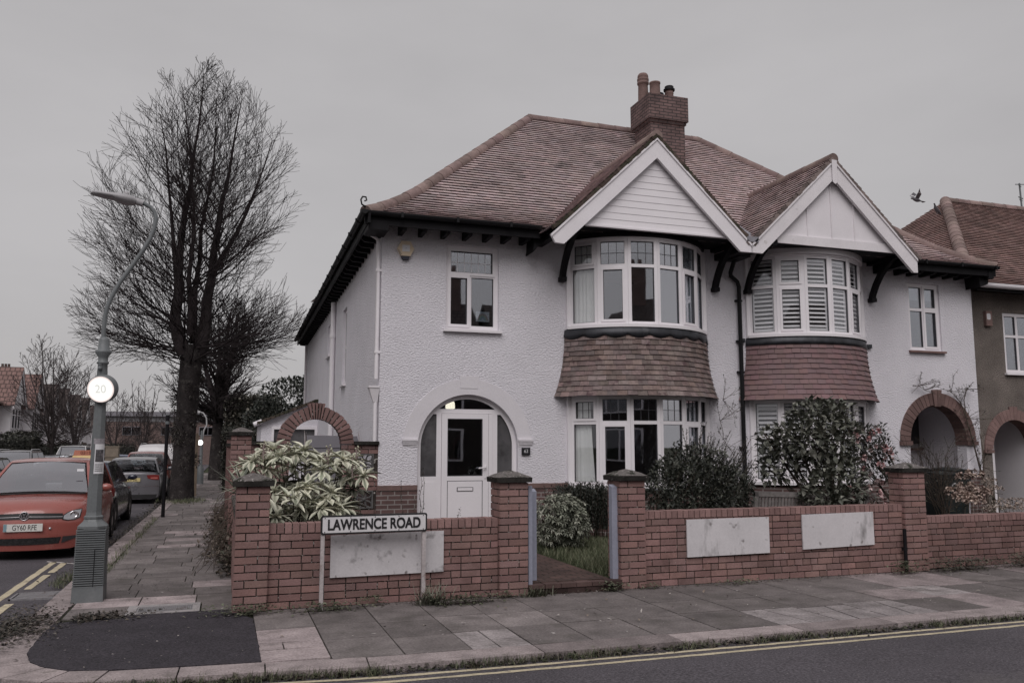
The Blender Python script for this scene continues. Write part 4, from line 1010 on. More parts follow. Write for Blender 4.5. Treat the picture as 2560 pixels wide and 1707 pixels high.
g=MB(); g.tube([(DX+.325,yl-.005,1.26),(DX+.325,yl-.05,1.265),(DX+.19,yl-.05,1.252)],.011,8); g.box(DX+.305,DX+.345,yl-.012,yl,1.08,1.30); g.build('handle',M['pvc'],DOOR)
# flat arch moulding with key, imposts
f=MB(); r0,r1=DR-.0,1.145
outr=list(reversed(circ(DX,DZ+.02,r1,0,PI,36))); inn=circ(DX,DZ,r0,0,PI,36)
f.slab([outr+inn],lambda a,b,d_:(a,14+d_,b),-.009,0)
f.slab([[(DX-.155,2.62),(DX+.155,2.62),(DX+.175,2.835),(DX-.175,2.835)]],lambda a,b,d_:(a,14+d_,b),-.015,-.009)
f.build('arch_moulding',M['moulding'],HA_)
for s in (-1,1):
    f=MB(); a,b_=sorted((DX+s*DR,DX+s*1.165))
    f.box(a,b_,13.955,14.0,1.715,1.75); f.box(a+.01,b_-.01,13.968,14.0,1.685,1.715); f.box(a+.015,b_-.015,13.976,14.0,1.66,1.685); f.build('impost',M['moulding'],HA_)
pn=MB(); pn.lathe([(.0,.16),(.05,.15),(.085,.08),(.09,0),(.08,-.02),(0,-.02)],3.9,15.0,14,cz=2.33); pn.tube([(3.9,15.0,2.48),(3.9,15.0,2.61)],.008,6)
single(pn,'pendant_lamp',emitmat('warm_lamp',(1,.86,.66),2.2),'lit pendant lamp seen through the fanlight above the front door','lamp')
# downpipes and side details
def pipe(mb,pts,r=.036,m=0):
    mb.tube(pts,r,10,m)
f=MB(); pipe(f,[(2.12,14.02,5.36),(2.16,14.03,5.25),(2.365,14.06,5.13),(2.372,14.06,2.75)]); 
for z in (4.6,3.2): f.box(2.325,2.42,14.02,14.10,z-.02,z+.02)
f.build('downpipe',M['pvc'],HA_)
f=MB(); hxx=2.355
f.add([(hxx-.11,13.98,2.60),(hxx+.065,13.98,2.60),(hxx+.065,14.16,2.60),(hxx-.11,14.16,2.60),(hxx-.03,14.03,2.36),(hxx+.04,14.03,2.36),(hxx+.04,14.1,2.36),(hxx-.03,14.1,2.36)],[(0,1,5,4),(1,2,6,5),(2,3,7,6),(3,0,4,7),(4,5,6,7)]); f.box(hxx-.12,hxx+.06,13.97,14.17,2.60,2.63)
f.tube([(hxx+.01,14.06,2.38),(hxx+.012,14.06,.2)],.034,8); f.build('hopper',M['stucco'],HA_)
f=MB(); yy=21.2; f.tube([(sx(yy)-.07,yy,5.2),(sx(yy)-.07,yy,.2)],.062,10); f.lathe([(.075,-.05),(.085,0),(.075,.05)],sx(yy)-.07,yy,10,cz=4.35); f.build('soil_pipe',M['pvc'],HA_)
f=MB(); f.tube([(sx(30.7)-.05,30.7,5.2),(sx(30.7)-.05,30.7,.2)],.04,8); f.build('downpipe',M['pvc'],HA_)
for (a,b_,c,e) in SW:
    mid=.5; X=Vector((.0165,1,0)).normalized(); Yv=Vector((1,-.0165,0)).normalized()
    window(HA_,0,(b_-a),c,e,0,[(0,1,0,.5),(0,1,.5,1)] if e-c>1.2 else [(0,.5,0,1),(.5,1,0,1)],M['pvc'],side=(X,Yv,Vector((sx(a),a,0))),rev=.05)
# alarm box and number plate are screwed to the wall
f=MB(); hx=[(2.672,4.985),(2.738,5.118),(2.895,5.118),(2.963,4.985),(2.895,4.86),(2.738,4.86)]
f.slab([hx],lambda a,b,d_:(a,13.93+d_,b),-.0,.07); f.slab([[(2.745,4.86),(2.89,4.86),(2.87,4.80),(2.765,4.80)]],lambda a,b,d_:(a,13.935+d_,b),-.0,.065,1); f.box(2.752,2.882,13.924,13.93,4.935,5.05,2); f.box(2.813,2.823,13.921,13.924,4.987,4.997,1)
for i in range(6): 
    t=i/6; xx=lerp(2.685,2.735,t); zz=lerp(4.955,4.87,t); f.box(xx,xx+.018,13.926,13.93,zz,zz+.006,3)
single(f,'alarm_box',[M['alarm'],M['navy'],M['paper'],M['leading']],'cream hexagonal burglar alarm box on the white wall','alarm box')
f=MB(); f.box(4.932,5.085,13.965,13.99,1.478,1.605)
NP=single(f,'house_number_plate',mk('number_plate_dark',(.022,.021,.024),.35,.2,8,fine=0),'small black door number plate reading 63','number plate')
text('digits','63',.088,(5.0085,13.963,1.5415),(1,0,0),(0,0,1),M['paper'],NP,sx=.9,ext=.001)
# chimney on the party wall
CH=MB()
def cbox(x0,x1,y0,y1,z0,z1): CH.box(x0,x1,y0,y1,z0,z1)
CYF,CYB=16.62,17.40
cbox(9.03,9.92,CYF+.0,CYB,7.0,9.06); 
cbox(9.00,9.95,CYF-.03,CYB+.03,9.06,9.13); cbox(8.955,9.985,CYF-.075,CYB+.075,9.13,9.72)
CHM=CH.build('chimney',M['chimbrick'],HA_)
def pot(cx,cy,z,h,r,kind):
    p=MB()
    if kind=='tall': pr=[(r,0),(r*.95,h*.45),(r*.92,h*.62),(r*1.12,h*.64),(r*1.12,h*.70),(r*.9,h*.72),(r*1.12,h*.76),(r*1.12,h*.81),(r*.9,h*.83),(r*1.05,h*.87),(r*1.0,h*.93),(r*.8,h*.985),(.0,h)]
    elif kind=='plain': pr=[(r*1.05,0),(r,h*.5),(r*.97,h*.9),(r*1.06,h*.92),(r*1.06,h),(r*.8,h),(r*.8,h*.6),(0,h*.6)]
    else: pr=[(r*.95,0),(r*.95,h*.5),(r*1.0,h*.52),(r*1.0,h*.56),(r*.95,h*.58),(r*.95,h*.72)]
    p.lathe(pr,cx,cy,18,0,cz=z)
    if kind=='cowl': p.lathe([(r*1.25,h*.70),(r*1.3,h*.80),(r*1.0,h*.86),(r*1.02,h*.97),(r*.9,h),(0,h)],cx,cy,18,1,cz=z)
    p.build('chimney_pot',[M['terracotta'],M['black']],CHM)
pot(9.12,17.12,9.70,.74,.125,'tall'); pot(9.26,16.80,9.70,.40,.125,'plain'); pot(9.58,17.2,9.70,.34,.12,'cowl'); pot(9.66,16.84,9.70,.38,.105,'cowl')
# =================================================== right house
HB_=thing('semi_detached_house',(12.3,14,0),'white roughcast house with shuttered bays and brick porch arch, attached to the corner house','house')
WXR=15.42
PAX,PAR,PAZ=14.26,.755,1.735
PW=PAR+.03
pl_=[(PAX-PAR,.0),(PAX-PAR,PAZ-.09),(PAX-PW,PAZ-.09)]+list(reversed(circ(PAX,PAZ,PW,0,PI,24)))+[(PAX+PW,PAZ-.09),(PAX+PAR,PAZ-.09),(PAX+PAR,.0)]
PAR2=.9
wl=MB(); dxm=CXB-CXA
wl.slab([[(9.1,-.05),(WXR,-.05),(WXR,5.56),(9.1,5.56)],[(13.66,3.635),(13.66,5.085),(14.52,5.085),(14.52,3.635)],[(p,max(q,.02)) for p,q in pl_],[(a+dxm,b_) for a,b_ in bay_lo],[(a+dxm,b_) for a,b_ in bay_hi]],lambda a,b,d_:(a,14+d_,b),.0,.25)
wl.box(WXR-.25,WXR,14.25,23,-.1,5.5); wl.box(9.1,WXR,22.8,23,-.1,5.5)
wl.build('wall',M['render'],HB_)
po=MB(); po.box(PAX-PAR-.35,PAX-PAR-.25,14.25,15.6,0,2.62); po.box(PAX+PAR+.25,PAX+PAR+.35,14.25,15.6,0,2.62); po.box(PAX-PAR-.35,PAX+PAR+.35,15.5,15.6,0,2.62); po.box(PAX-PAR-.35,PAX+PAR+.35,14.25,15.5,2.55,2.62); po.build('porch_recess',M['stucco'],HB_)
po=MB(); po.box(14.87,15.17,15.44,15.49,1.68,2.46); po.build('porch_window',M['leading'],HB_)
po=MB(); po.box(14.82,15.24,15.34,15.5,1.53,1.58,0); po.build('porch_sill',M['archbrick'],HB_)
ab=MB(); seq=26
for i in range(seq):
    a0=PI*i/seq+.006; a1=PI*(i+1)/seq-.006; key=i in (12,13); ro=PAR2+.26*0+(.30 if key else .225)*1+.0; t=U(.36,.52); ro=PAR+(.325 if key else .26); fy=13.955 if key else 13.975; ri=PAR-(.03 if key else .0)
    P=lambda an,r,y_:(PAX-r*math.cos(an),y_,PAZ+r*math.sin(an))
    ab.hexa([P(a0,ri,fy),P(a1,ri,fy),P(a1,ri,14.28),P(a0,ri,14.28),P(a0,ro,fy),P(a1,ro,fy),P(a1,ro,14.02),P(a0,ro,14.02)],0,(t,t,t))
for s in (-1,1):
    a,b_=sorted((PAX+s*(PAR-.02),PAX+s*(PAR+.28))); ab.box(a,b_,13.94,14.27,PAZ-.09,PAZ-.004,0,.36)
rows=[[(PAX-r*math.cos(PI*i/30),y_,PAZ+r*math.sin(PI*i/30)) for r,y_ in ((PAR+.004,13.99),(PAR+.25,13.99),(PAR+.25,14.01),(PAR+.004,14.27))] for i in range(31)]
ab.grid(rows,1,.5,False,True); ab.build('porch_arch',[M['archbrick'],M['revealmortar']],HB_)
pl=MB(); pl.box(9.3,PAX-PAR,13.972,14.0,-.05,.93); pl.box(PAX+PAR,WXR+.02,13.972,14.0,-.05,1.03); arcband(pl,CXB,1.5,BR-.02,-.05,.86,HA,30); pl.build('plinth',M['housebrick'],HB_)
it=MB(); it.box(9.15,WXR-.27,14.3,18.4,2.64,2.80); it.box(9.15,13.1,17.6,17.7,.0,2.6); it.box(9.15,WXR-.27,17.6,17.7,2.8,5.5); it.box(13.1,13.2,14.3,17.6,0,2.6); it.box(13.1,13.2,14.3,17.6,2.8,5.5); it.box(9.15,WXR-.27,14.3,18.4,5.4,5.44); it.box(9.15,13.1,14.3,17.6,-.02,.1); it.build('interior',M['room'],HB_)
rf=MB()
tiles(rf,frontmap,ds,lambda d:PX,lambda d:XR-d,base=.53,v=.07)
def rslope(u,d,l): return (XR-d+.6*l,u,mz(max(0,d))+.7*l)
tiles(rf,rslope,ds2,lambda d:YE+d,lambda d:22.6-d,tw=.33)
rf.quad((XR-DM,YR,mz(DM)),(PX,YR,mz(DM)),(PX,22.6,ZE),(XR,22.6,ZE),0)
ROOF=rf.build('roof',M['tile2'],HB_)
hp=MB(); capline(hp,[(XR-d,YE+d,mz(d)+.03) for d in [0.02]+[DM*i/24 for i in range(1,25)]],.108,.43); hp.build('hip_tile',M['hip'],ROOF)
hp=MB(); capline(hp,[(PX,YR,mz(DM)+.015),(XR-DM+.05,YR,mz(DM)+.015)],.115,.45); hp.build('ridge_tile',M['hip'],ROOF)
gable(HB_,10.98,7.19,12.95,{'tile':M['tile2'],'verge':mk('plain_verge_tile',(.19,.15,.14),.9,.3,5,bump=.4,col='mul'),'barge':M['oldbarge']},'B')
vl=MB(); vl.add([(9.06,12.99,5.40),(9.02,13.1,5.36),(9.02,15.4,7.0),(8.86,15.4,7.1),(8.86,13.0,5.47),(9.24,13.0,5.47),(9.24,15.4,7.1)],[(1,2,3,4),(1,5,6,2)],0); vl.box(8.95,9.2,12.90,13.06,5.36,5.46); vl.build('valley_gutter',M['grey_lead'],HB_)
eave(HB_,13.02,XR,[13.35,13.68,14.02,14.34,14.66,14.98])
f=MB(); f.slab([[(15.25,5.32),(15.28,5.02),(15.5,5.10),(15.55,5.32)]],lambda a,b,d_:(a,13.62+d_,b),0,.38); f.box(15.4,15.55,13.5,23,5.2,5.34); f.build('kneeler',M['black'],HB_)
for x in (9.635,12.66): bracket(HB_,x)
window(HB_,13.66,14.52,3.635,5.085,14,[(0,.5,.40,1),(.5,1,.40,1),(0,.5,0,.40),(.5,1,0,.40)] and [(0,.5,.62,1),(.5,1,.62,1),(0,.5,0,.62),(.5,1,0,.62)],M['archbrick'],sash=(1,3),rev=.04)
f=MB(); 
for a,b_ in ((13.72,14.07),(14.12,14.46)): f.box(a,b_,14.13,14.135,4.74,5.03)
f.build('blind',M['curtain'],HB_)
BW,fc,fw=baywindow(HB_,CXB,3.775,4.71,5.30,(1,4),(1,5),'plain')
for o,t,n in fc: louvres(BW,o,t,n,fw,3.8,4.71,5.28)
f=MB(); arcband(f,CXB,1.55,1.672,5.332,5.445,HA*1.02); f.build('bay_fascia',M['pvc'],HB_)
BW2,fc,fw=baywindow(HB_,CXB,.955,1.80,2.49,(1,4),(4,),'plain')
for o,t,n in fc: louvres(BW2,o,t,n,fw,.98,1.80,2.47)
apron(HB_,CXB,3.60,2.515,M['redapron'],.5,.035,False)
f=MB(); pipe(f,[(9.22,13.5,5.36),(9.22,13.75,5.18),(9.22,13.88,4.98),(9.25,13.92,4.93),(9.40,13.925,4.82),(9.435,13.93,4.72),(9.435,13.93,.3)],.042)
f.box(9.10,9.36,13.4,13.9,5.20,5.40)
for z in (4.45,3.65,3.05,1.6): f.box(9.365,9.505,13.93,14.0,z-.02,z+.02)
f.build('downpipe',M['gutter'],HB_)
# =================================================== next house, brown pebbledash
HC_=thing('pebbledash_house',(19.5,14.4,0),'brown pebbledash house with white gutter beyond the two white houses','house')
NX0,NX1,NY=15.62,27.0,14.4
QX,QR,QZ=16.85,.68,1.55
wl=MB()
ql=[(QX-QR,.02)]+list(reversed(circ(QX,QZ,QR+.0,0,PI,20)))+[(QX+QR,.02)]
wl.slab([[(NX0,-.1),(NX1,-.1),(NX1,5.1),(NX0,5.1)],[(16.75,3.27),(16.75,4.66),(18.4,4.66),(18.4,3.27)],ql],lambda a,b,d_:(a,NY+d_,b),0,.25)
wl.box(NX0,NX0+.25,NY+.25,23,-.1,5.1); wl.box(NX1-.2,NX1,NY,23,-.1,5.1); wl.box(NX0,NX1,22.8,23,-.1,5.1); wl.build('wall',M['pebble'],HC_)
ab=MB()
for i in range(24):
    a0=PI*i/24+.004; a1=PI*(i+1)/24-.004; t=U(.5,.62); P=lambda an,r,y_:(QX-r*math.cos(an),y_,QZ+r*math.sin(an)); ro=QR+(.28 if i in (11,12) else .22)
    ab.hexa([P(a0,QR-.02,NY-.03),P(a1,QR-.02,NY-.03),P(a1,QR-.02,NY+.28),P(a0,QR-.02,NY+.28),P(a0,ro,NY-.03),P(a1,ro,NY-.03),P(a1,ro,NY+.02),P(a0,ro,NY+.02)],0,(t,t,t))
for s in (-1,1):
    a,b_=sorted((QX+s*(QR-.02),QX+s*(QR+.25))); ab.box(a,b_,NY-.05,NY+.27,QZ-.08,QZ-.004,0,.45)
ab.build('porch_arch',M['archbrick'],HC_)
po=MB(); po.box(QX-QR-.1,QX-QR,NY+.25,NY+1.5,0,2.5); po.box(QX+QR,QX+QR+.1,NY+.25,NY+1.5,0,2.5); po.box(QX-QR,QX+QR,NY+1.3,NY+1.4,0,2.5); po.box(QX-QR,QX+QR,NY+.25,NY+1.4,2.4,2.5); po.build('porch_recess',M['stucco'],HC_)
po=MB(); po.box(QX-QR-.02,QX+QR,NY+1.27,NY+1.3,0,.95); po.build('porch_dado',M['housebrick'],HC_)
po=MB(); po.box(QX-.38,QX-.28,NY+.30,NY+.36,0,2.1); po.build('porch_post',M['pvc'],HC_)
po=MB(); po.box(QX-QR,QX-.38,NY+.33,NY+.34,.2,2.1); po.build('porch_glass',M['glass'],HC_)
window(HC_,16.75,18.4,3.27,4.66,NY,[(0,.25,.62,1),(.25,.5,.62,1),(.5,.75,.62,1),(.75,1,.62,1),(0,.25,0,.62),(.25,.5,0,.62),(.5,.75,0,.62),(.75,1,0,.62)],M['pvc'],rev=.03,bars=())
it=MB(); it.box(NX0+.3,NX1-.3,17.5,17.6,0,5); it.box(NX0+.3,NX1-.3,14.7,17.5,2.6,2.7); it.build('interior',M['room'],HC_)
EYC,ZC,XC0,XC1,YC1=13.9,5.16,15.35,27.4,22.9
zc=lambda d:ZC+.62*d if d<.5 else ZC+.31+.80*(d-.5)
DC=4.5
def cmap(u,d,l): return (u,EYC+d-.6*l,zc(max(0,d))+(0 if d>=0 else .62*d)+.75*l)
dsc=courses(zc,DC); rf=MB(); tiles(rf,cmap,dsc,lambda d:XC0+d*.93,lambda d:XC1-d*.9)
def cmapl(u,d,l): return (XC0+d*.93-.6*l,u,zc(max(0,d))+.75*l)
tiles(rf,cmapl,dsc,lambda d:EYC+d,lambda d:YC1-d,tw=.165)
rf.quad((XC0,YC1,ZC),(XC1,YC1,ZC),(XC1-DC*.9,EYC+DC,zc(DC)),(XC0+DC*.93,EYC+DC,zc(DC)))
rf.quad((XC1,EYC,ZC),(XC1,YC1,ZC),(XC1-DC*.9,EYC+DC,zc(DC)),(XC1-DC*.9,EYC+DC,zc(DC)+.001))
ROOF=rf.build('roof',mk('brown_roof_tile',(.27,.18,.165),.85,.2,1,bump=.3,col='mul',spec=.2,stain=(.12,.09,.08),ss=2.5,slo=.52,shi=.75,fine=.2),HC_)
hp=MB(); capline(hp,[(XC0+d*.93,EYC+d,zc(d)+.03) for d in [.02]+[DC*i/16 for i in range(1,17)]],.15,.33); hp.build('hip_tile',M['hip'],ROOF)
hp=MB(); capline(hp,[(XC0+DC*.93-.05,EYC+DC,zc(DC)+.02),(XC1-DC*.9,EYC+DC,zc(DC)+.02)],.12,.45); hp.build('ridge_tile',M['hip'],ROOF)
f=MB(); rows=[]
for x in (15.55,27.3): rows.append([(x,EYC-.02+.07*math.cos(PI+PI*k/8),ZC+.0+.075*math.sin(PI+PI*k/8)) for k in range(9)]+[(x,EYC+.05,ZC+.02),(x,EYC-.09,ZC+.02)])
f.grid(rows,0,.5,False,True); f.add(rows[0],[tuple(range(11))]); f.build('gutter',M['pvc'],HC_)
f=MB(); f.box(15.55,27.3,EYC+.05,EYC+.09,ZC-.13,ZC); f.quad((15.6,EYC+.07,ZC-.10),(27.3,EYC+.07,ZC-.10),(27.3,NY,ZC-.02),(15.6,NY,ZC-.02)); f.build('fascia',M['black'],HC_)
f=MB(); f.box(16.18,16.36,NY-.075,NY,4.32,4.66); f.slab([rrect(16.20,16.31,4.46,4.60,.03)],lambda a,b,d_:(a,NY-.08+d_,b),0,.005,1)
single(f,'alarm_box',[M['terracotta'],M['paper']],'red brown burglar alarm box on the pebbledash wall','alarm box')
f=MB(); ax_=at(2552,500,18.4); f.tube([(22.5,18.4,8.6),(22.47,18.4,9.5)],.025,6); 
for z,l in ((9.42,.10),(9.05,.14),(8.98,.11)): f.tube([(22.48-l,18.35,z),(22.48+l,18.45,z)],.018,5)
f.tube([(22.3,18.4,9.45),(23.8,18.0,9.47)],.014,5)
single(f,'television_aerial',M['lamp'],'thin television aerial mast above the roof of the pebbledash house','aerial')
# ============================================================ STREET FURNITURE
L=thing('street_lamp',(-1.31,10.25,0),'grey ribbed street lamp post with curved arm and lit round speed sign at the corner','street lamp')
b=MB(); LX,LY=-1.31,10.25
def sq(h,r,n=4): return h,r
# square flared pedestal with cast rings
b.lathe([(.218,-.05),(.213,.13),(.213,.15)],LX,LY,4,0,sm=False,ph=PI/4)
z=.15; i=0
while z<.755:
    t=(z-.15)/.6; r=lerp(.213,.203,t); b.lathe([(r-.016,z),(r,z+.0015),(r,z+.0145),(r-.016,z+.016)],LX,LY,4,0,sm=False,ph=PI/4); z+=.0235
b.lathe([(.198,.15),(.188,.76)],LX,LY,4,1,sm=False,ph=PI/4)  # core coloured black so the grooves between rings look shadowed
b.box(LX+.045,LX+.052,LY-.152,LY-.13,.16,.55,1); b.box(LX+.05,LX+.11,LY-.150,LY-.13,.545,.553,1)
b.build('pedestal',[M['lamp'],M['black']],L)
b=MB(); b.lathe([(.158,.755),(.158,.785),(.140,.802),(.108,.832),(.094,.858),(.101,.866),(.101,.884),(.084,.896),(.078,.93)],LX,LY,8,0,sm=False,ph=PI/8)
b.lathe([(.078,.93),(.062,2.0),(.055,2.46)],LX,LY,8,0,sm=False,ph=PI/8)
b.lathe([(.052,2.46),(.050,2.535),(.062,2.545),(.062,2.56),(.05,2.57),(.052,2.62),(.085,2.665),(.085,2.685),(.06,2.70),(.056,2.80),(.048,2.83),(.03,2.84)],LX+.0,LY,14)
b.build('column',M['lamp'],L)
b=MB(); arm=[at(u,v,10.25) for u,v in ((258,862),(259,830),(263,790),(268,768),(280,740),(300,706),(330,665),(355,630),(375,598),(386,570),(390,545),(386,530),(376,518),(362,510),(350,507))]
b.tube(arm,[.024]*len(arm),10); b.build('arm',M['lamp'],L)
b=MB(); h=[at(u,v,10.25) for u,v in ((358,510),(348,506),(338,503))]; b.tube(h,[.036,.04,.042],10)
p0=at(228,482,10.25); p1=at(338,504,10.25); ax=(p1-p0); Ln=ax.length; ax.normalize(); yv=Vector((0,1,0)); zv=ax.cross(yv); zv=-zv if zv.z<0 else zv
rows=[]
for t,w,up,dn in ((0,.03,.012,-.018),(.06,.075,.028,-.024),(.25,.10,.034,-.028),(.5,.115,.046,-.030),(.62,.12,.052,-.05),(.8,.118,.058,-.062),(.95,.09,.055,-.05),(1.03,.05,.03,-.03)):
    c=p0+ax*(Ln*t); q=[]
    for k in range(12):
        a=2*PI*k/12; q.append(c+yv*(w*math.cos(a))+zv*(up*math.sin(a) if math.sin(a)>0 else -dn*math.sin(a)))
    rows.append(q)
b.grid(rows,0,.5,True,True); b.add(rows[0],[tuple(range(12))]); b.add(rows[-1],[tuple(range(12))])
c=p0+ax*(Ln*.78)+zv*.06; b.lathe([(.028,0),(.028,.02),(.018,.032),(0,.034)],c.x,c.y,10,cz=c.z)
b.build('lamp_head',mk('pale_lamp_head',(.36,.35,.36),.45,.08,4,fine=.05),L)
# lit sign drum
dn_=Vector((-.24,-1,-.20)).normalized(); c0=at(252,973,10.12); px_=Vector((-dn_.y,dn_.x,0)).normalized(); pz_=dn_.cross(px_); pz_=pz_ if pz_.z>0 else -pz_
def drum(mb,r0,r1,d0,d1,m,n=40,c=c0): 
    rows=[[c+px_*(r*math.cos(2*PI*k/n))+pz_*(r*math.sin(2*PI*k/n))+dn_*d for k in range(n)] for r,d in ((r0,d0),(r1,d1))]
    mb.grid(rows,m,.5,True,True); return rows
b=MB(); off=Vector((.03,.0,.02))
ra=drum(b,.150,.152,.0,-.10,0); b.add(ra[1],[tuple(range(40))]); rb=drum(b,.150,.141,.0,.006,0)
b.tube([c0+Vector((.0,.1,.13)),c0+Vector((-.03,.12,.20)),Vector((LX-.02,LY-.05,2.54))],[.035,.035,.02],8)
b.lathe([(.0,-.024),(.017,-.017),(.024,0),(.017,.017),(0,.024)],c0.x-.03,c0.y+.06,10,cz=c0.z+.235)
SGN=b.build('sign_drum',M['lamp'],L)
b=MB(); rows=[[c0+px_*(r*math.cos(2*PI*k/40))+pz_*(r*math.sin(2*PI*k/40))+dn_*.007 for k in range(40)] for r in (.001,.128)]
b.grid(rows,0,.5,False,True); b.build('sign_face',emitmat('lit_white_face',(1,.99,.95),.95),SGN)
b=MB(); rows=[[c0+px_*(r*math.cos(2*PI*k/40))+pz_*(r*math.sin(2*PI*k/40))+dn_*.0065 for k in range(40)] for r in (.128,.141)]
b.grid(rows,0,.5,False,True); b.build('sign_ring',emitmat('lit_pink_ring',(1,.84,.80),.80),SGN)
text('digits','20',.125,c0+dn_*.0085,px_ if px_.x>0 else -px_,pz_,emitmat('lit_pale_grey_digits',(.93,.92,.88),.66),SGN,sx=.95,ext=.0005)
# flyer taped round the post
FL=[at(u,v,10.16) for u,v in ((258,1094),(272,1094))]
b=MB()
def wrap(mb,z0,z1,a0,a1,r,m,n=6):
    rows=[[(LX+r(z)*math.cos(lerp(a0,a1,k/n)),LY+r(z)*math.sin(lerp(a0,a1,k/n)),z) for z in (z0,z1)] for k in range(n+1)]; mb.grid(rows,m,.5,False)
rr_=lambda z:lerp(.078,.062,(z-.93)/1.07)+.0035
wrap(b,1.34,1.66,rad(-105),rad(-15),rr_,0); wrap(b,1.47,1.60,rad(-97),rad(-30),lambda z:rr_(z)+.002,1)
for k in range(4): wrap(b,1.37+k*.022,1.376+k*.022,rad(-97),rad(-35),lambda z:rr_(z)+.002,2)
wrap(b,1.66,1.72,rad(-120),rad(-20),rr_,3); wrap(b,1.60,1.76,rad(-170),rad(-150),rr_,0)
single(b,'flyer',[M['paper'],M['photo'],M['signblack'],mk('old_tape',(.30,.28,.30),.3,.3,20)],'paper flyer with a dark photograph taped to the grey lamp post','flyer')
# bollard-like black post further up the pavement
b=MB(); b.tube([(-1.32,22,-.1),(-1.32,22,2.15)],.042,10); b.tube([(-1.32,22,2.15),(-1.32,22,2.22)],.048,10,1); b.tube([(-1.32,22,2.22),(-1.32,22,2.36)],.046,10,0); b.tube([(-1.32,22,2.36),(-1.32,22,2.38)],.05,10,1)
single(b,'black_post',[M['black'],M['lamp']],'thin black street post standing in front of the big bare tree','post')
# thin stake and sapling, far lamp
b=MB(); b.box(-.96,-.87,32,32.09,-.2,2.05); single(b,'tree_stake',mk('pale_stake',(.26,.2,.15),.9,.2,3),'pale timber stake beyond the big tree on the pavement','stake')
b=MB(); b.tube([(-1.12,32,-.2),(-1.08,32.0,1.2),(-1.06,32,2.9)],[.025,.018,.006],5)
for k in range(8): z=1.3+k*.18; b.tube([(-1.08,32,z),(-1.08+U(-.3,.3),32+U(-.3,.3),z+U(.3,.5))],[.008,.003],3)
single(b,'sapling',M['fartwig'],'slim bare sapling beside the pale timber stake','sapling')
L2=thing('street_lamp',(-1.05,44,-.25),'distant street lamp with swan neck arm and small lit round sign past the big tree','street lamp')
b=MB(); b.lathe([(.17,-.2),(.15,.75),(.08,.95),(.06,2.6)],-1.05,44,8,cz=-.25); b.build('column',M['lamp'],L2)
b=MB(); arm=[at(u,v,44) for u,v in ((504,1110),(510,1075),(517,1062),(516,1045),(508,1032),(496,1029))]; b.tube(arm,.035,6); b.tube([at(u,v,44) for u,v in ((500,1031),(490,1029))],[.09,.05],6); b.build('arm',mk('pale_arm',(.4,.39,.4),.5,.05,3),L2)
c1=at(500.5,1106,43.8); b=MB(); rows=[[(c1.x+r*math.cos(2*PI*k/20),43.8,c1.z+r*math.sin(2*PI*k/20)) for k in range(20)] for r in (.001,.13)]; b.grid(rows,0,.5,False,True); b.build('sign_face',emitmat('far_lit_face',(1,.98,.95),2.0),L2)
# ============================================================ BARE TREES
def rdir(d,ang,az):
    d=d.normalized(); a=d.orthogonal().normalized(); b=d.cross(a)
    return (d*math.cos(ang)+(a*math.cos(az)+b*math.sin(az))*math.sin(ang)).normalized()
class Tree:
    def __init__(s,seed,env,up=.06,minr=.006,dens=1.0): s.r=random.Random(seed); s.mb=MB(); s.env=env; s.up=up; s.minr=minr; s.dens=dens; s.n=0
    def limb(s,p,d,L,r,lvl,r1=None,side=None):
        R_=s.r; n=max(2,min(10,int(L/(.45 if lvl<2 else .28)))); path=[p.copy()]; d=d.normalized(); rs=[r]
        for i in range(n):
            j=.07 if lvl<1 else .09 if lvl<2 else .13
            d=(d+Vector((R_.uniform(-j,j),R_.uniform(-j,j),R_.uniform(-j,j)))+Vector((0,0,s.up*(1.6 if lvl>=1 else .6)))).normalized()
            q=path[-1]+d*(L/n)
            path.append(q); t=(i+1)/n; rs.append(max(s.minr,lerp(r,(r1 if r1 else r*.25),t)))
            if lvl>0 and not s.env(q): break
        if len(path)<2: return
        s.mb.tube(path,rs,(8 if lvl==0 else 5 if r>.04 else 3),0,.5,lvl<2,cap=False); s.n+=len(path)
        return path,rs
    def grow(s,p,d,L,r,lvl,maxl,k):
        o=s.limb(p,d,L,r,lvl)
        if not o or lvl>=maxl: return
        path,rs=o; n=len(path)-1; cnt=int(k[lvl]*L*s.dens+.5)
        for i in range(cnt):
            t=(i+s.r.random())/max(1,cnt); t=.12+.88*t; f=t*n; a=min(int(f),n-1); q=path[a].lerp(path[a+1],f-a); dd=(path[a+1]-path[a]).normalized()
            nd=rdir(dd,rad(s.r.uniform(16,44)),s.r.uniform(0,2*PI))
            s.grow(q,nd,L*s.r.uniform(.32,.58)*(1.2-.5*t),max(s.minr,rs[a]*s.r.uniform(.4,.6)),lvl+1,maxl,k)
def trunkmesh(base,top,r0,r1,n=18,h=9,seed=1,flare=.35):
    R_=random.Random(seed); b=MB(); rows=[]
    for i in range(h+1):
        t=i/h; c=base.lerp(top,t); fl=flare*math.exp(-t*9); r=lerp(r0,r1,t)
        rows.append([(c.x+(r+fl*r0*(.6+.6*math.sin(3*2*PI*k/n+1)))*math.cos(2*PI*k/n)*(1+.07*math.sin(5*k+i)),c.y+(r+fl*r0)*math.sin(2*PI*k/n)*(1+.07*math.sin(4*k+i*1.3)),c.z) for k in range(n)])
    b.grid(rows,0,.5,True,True); b.add(rows[-1],[tuple(range(n))]); return b
TB=Vector((-1.28,29.4,-.15))
T1=thing('bare_tree',TB,'tall bare winter tree with dense twigs on the pavement behind the street lamp','tree')
tm=trunkmesh(TB,Vector((-1.12,29.4,4.9)),.32,.33,seed=3); tm.build('trunk',M['bark'],T1)
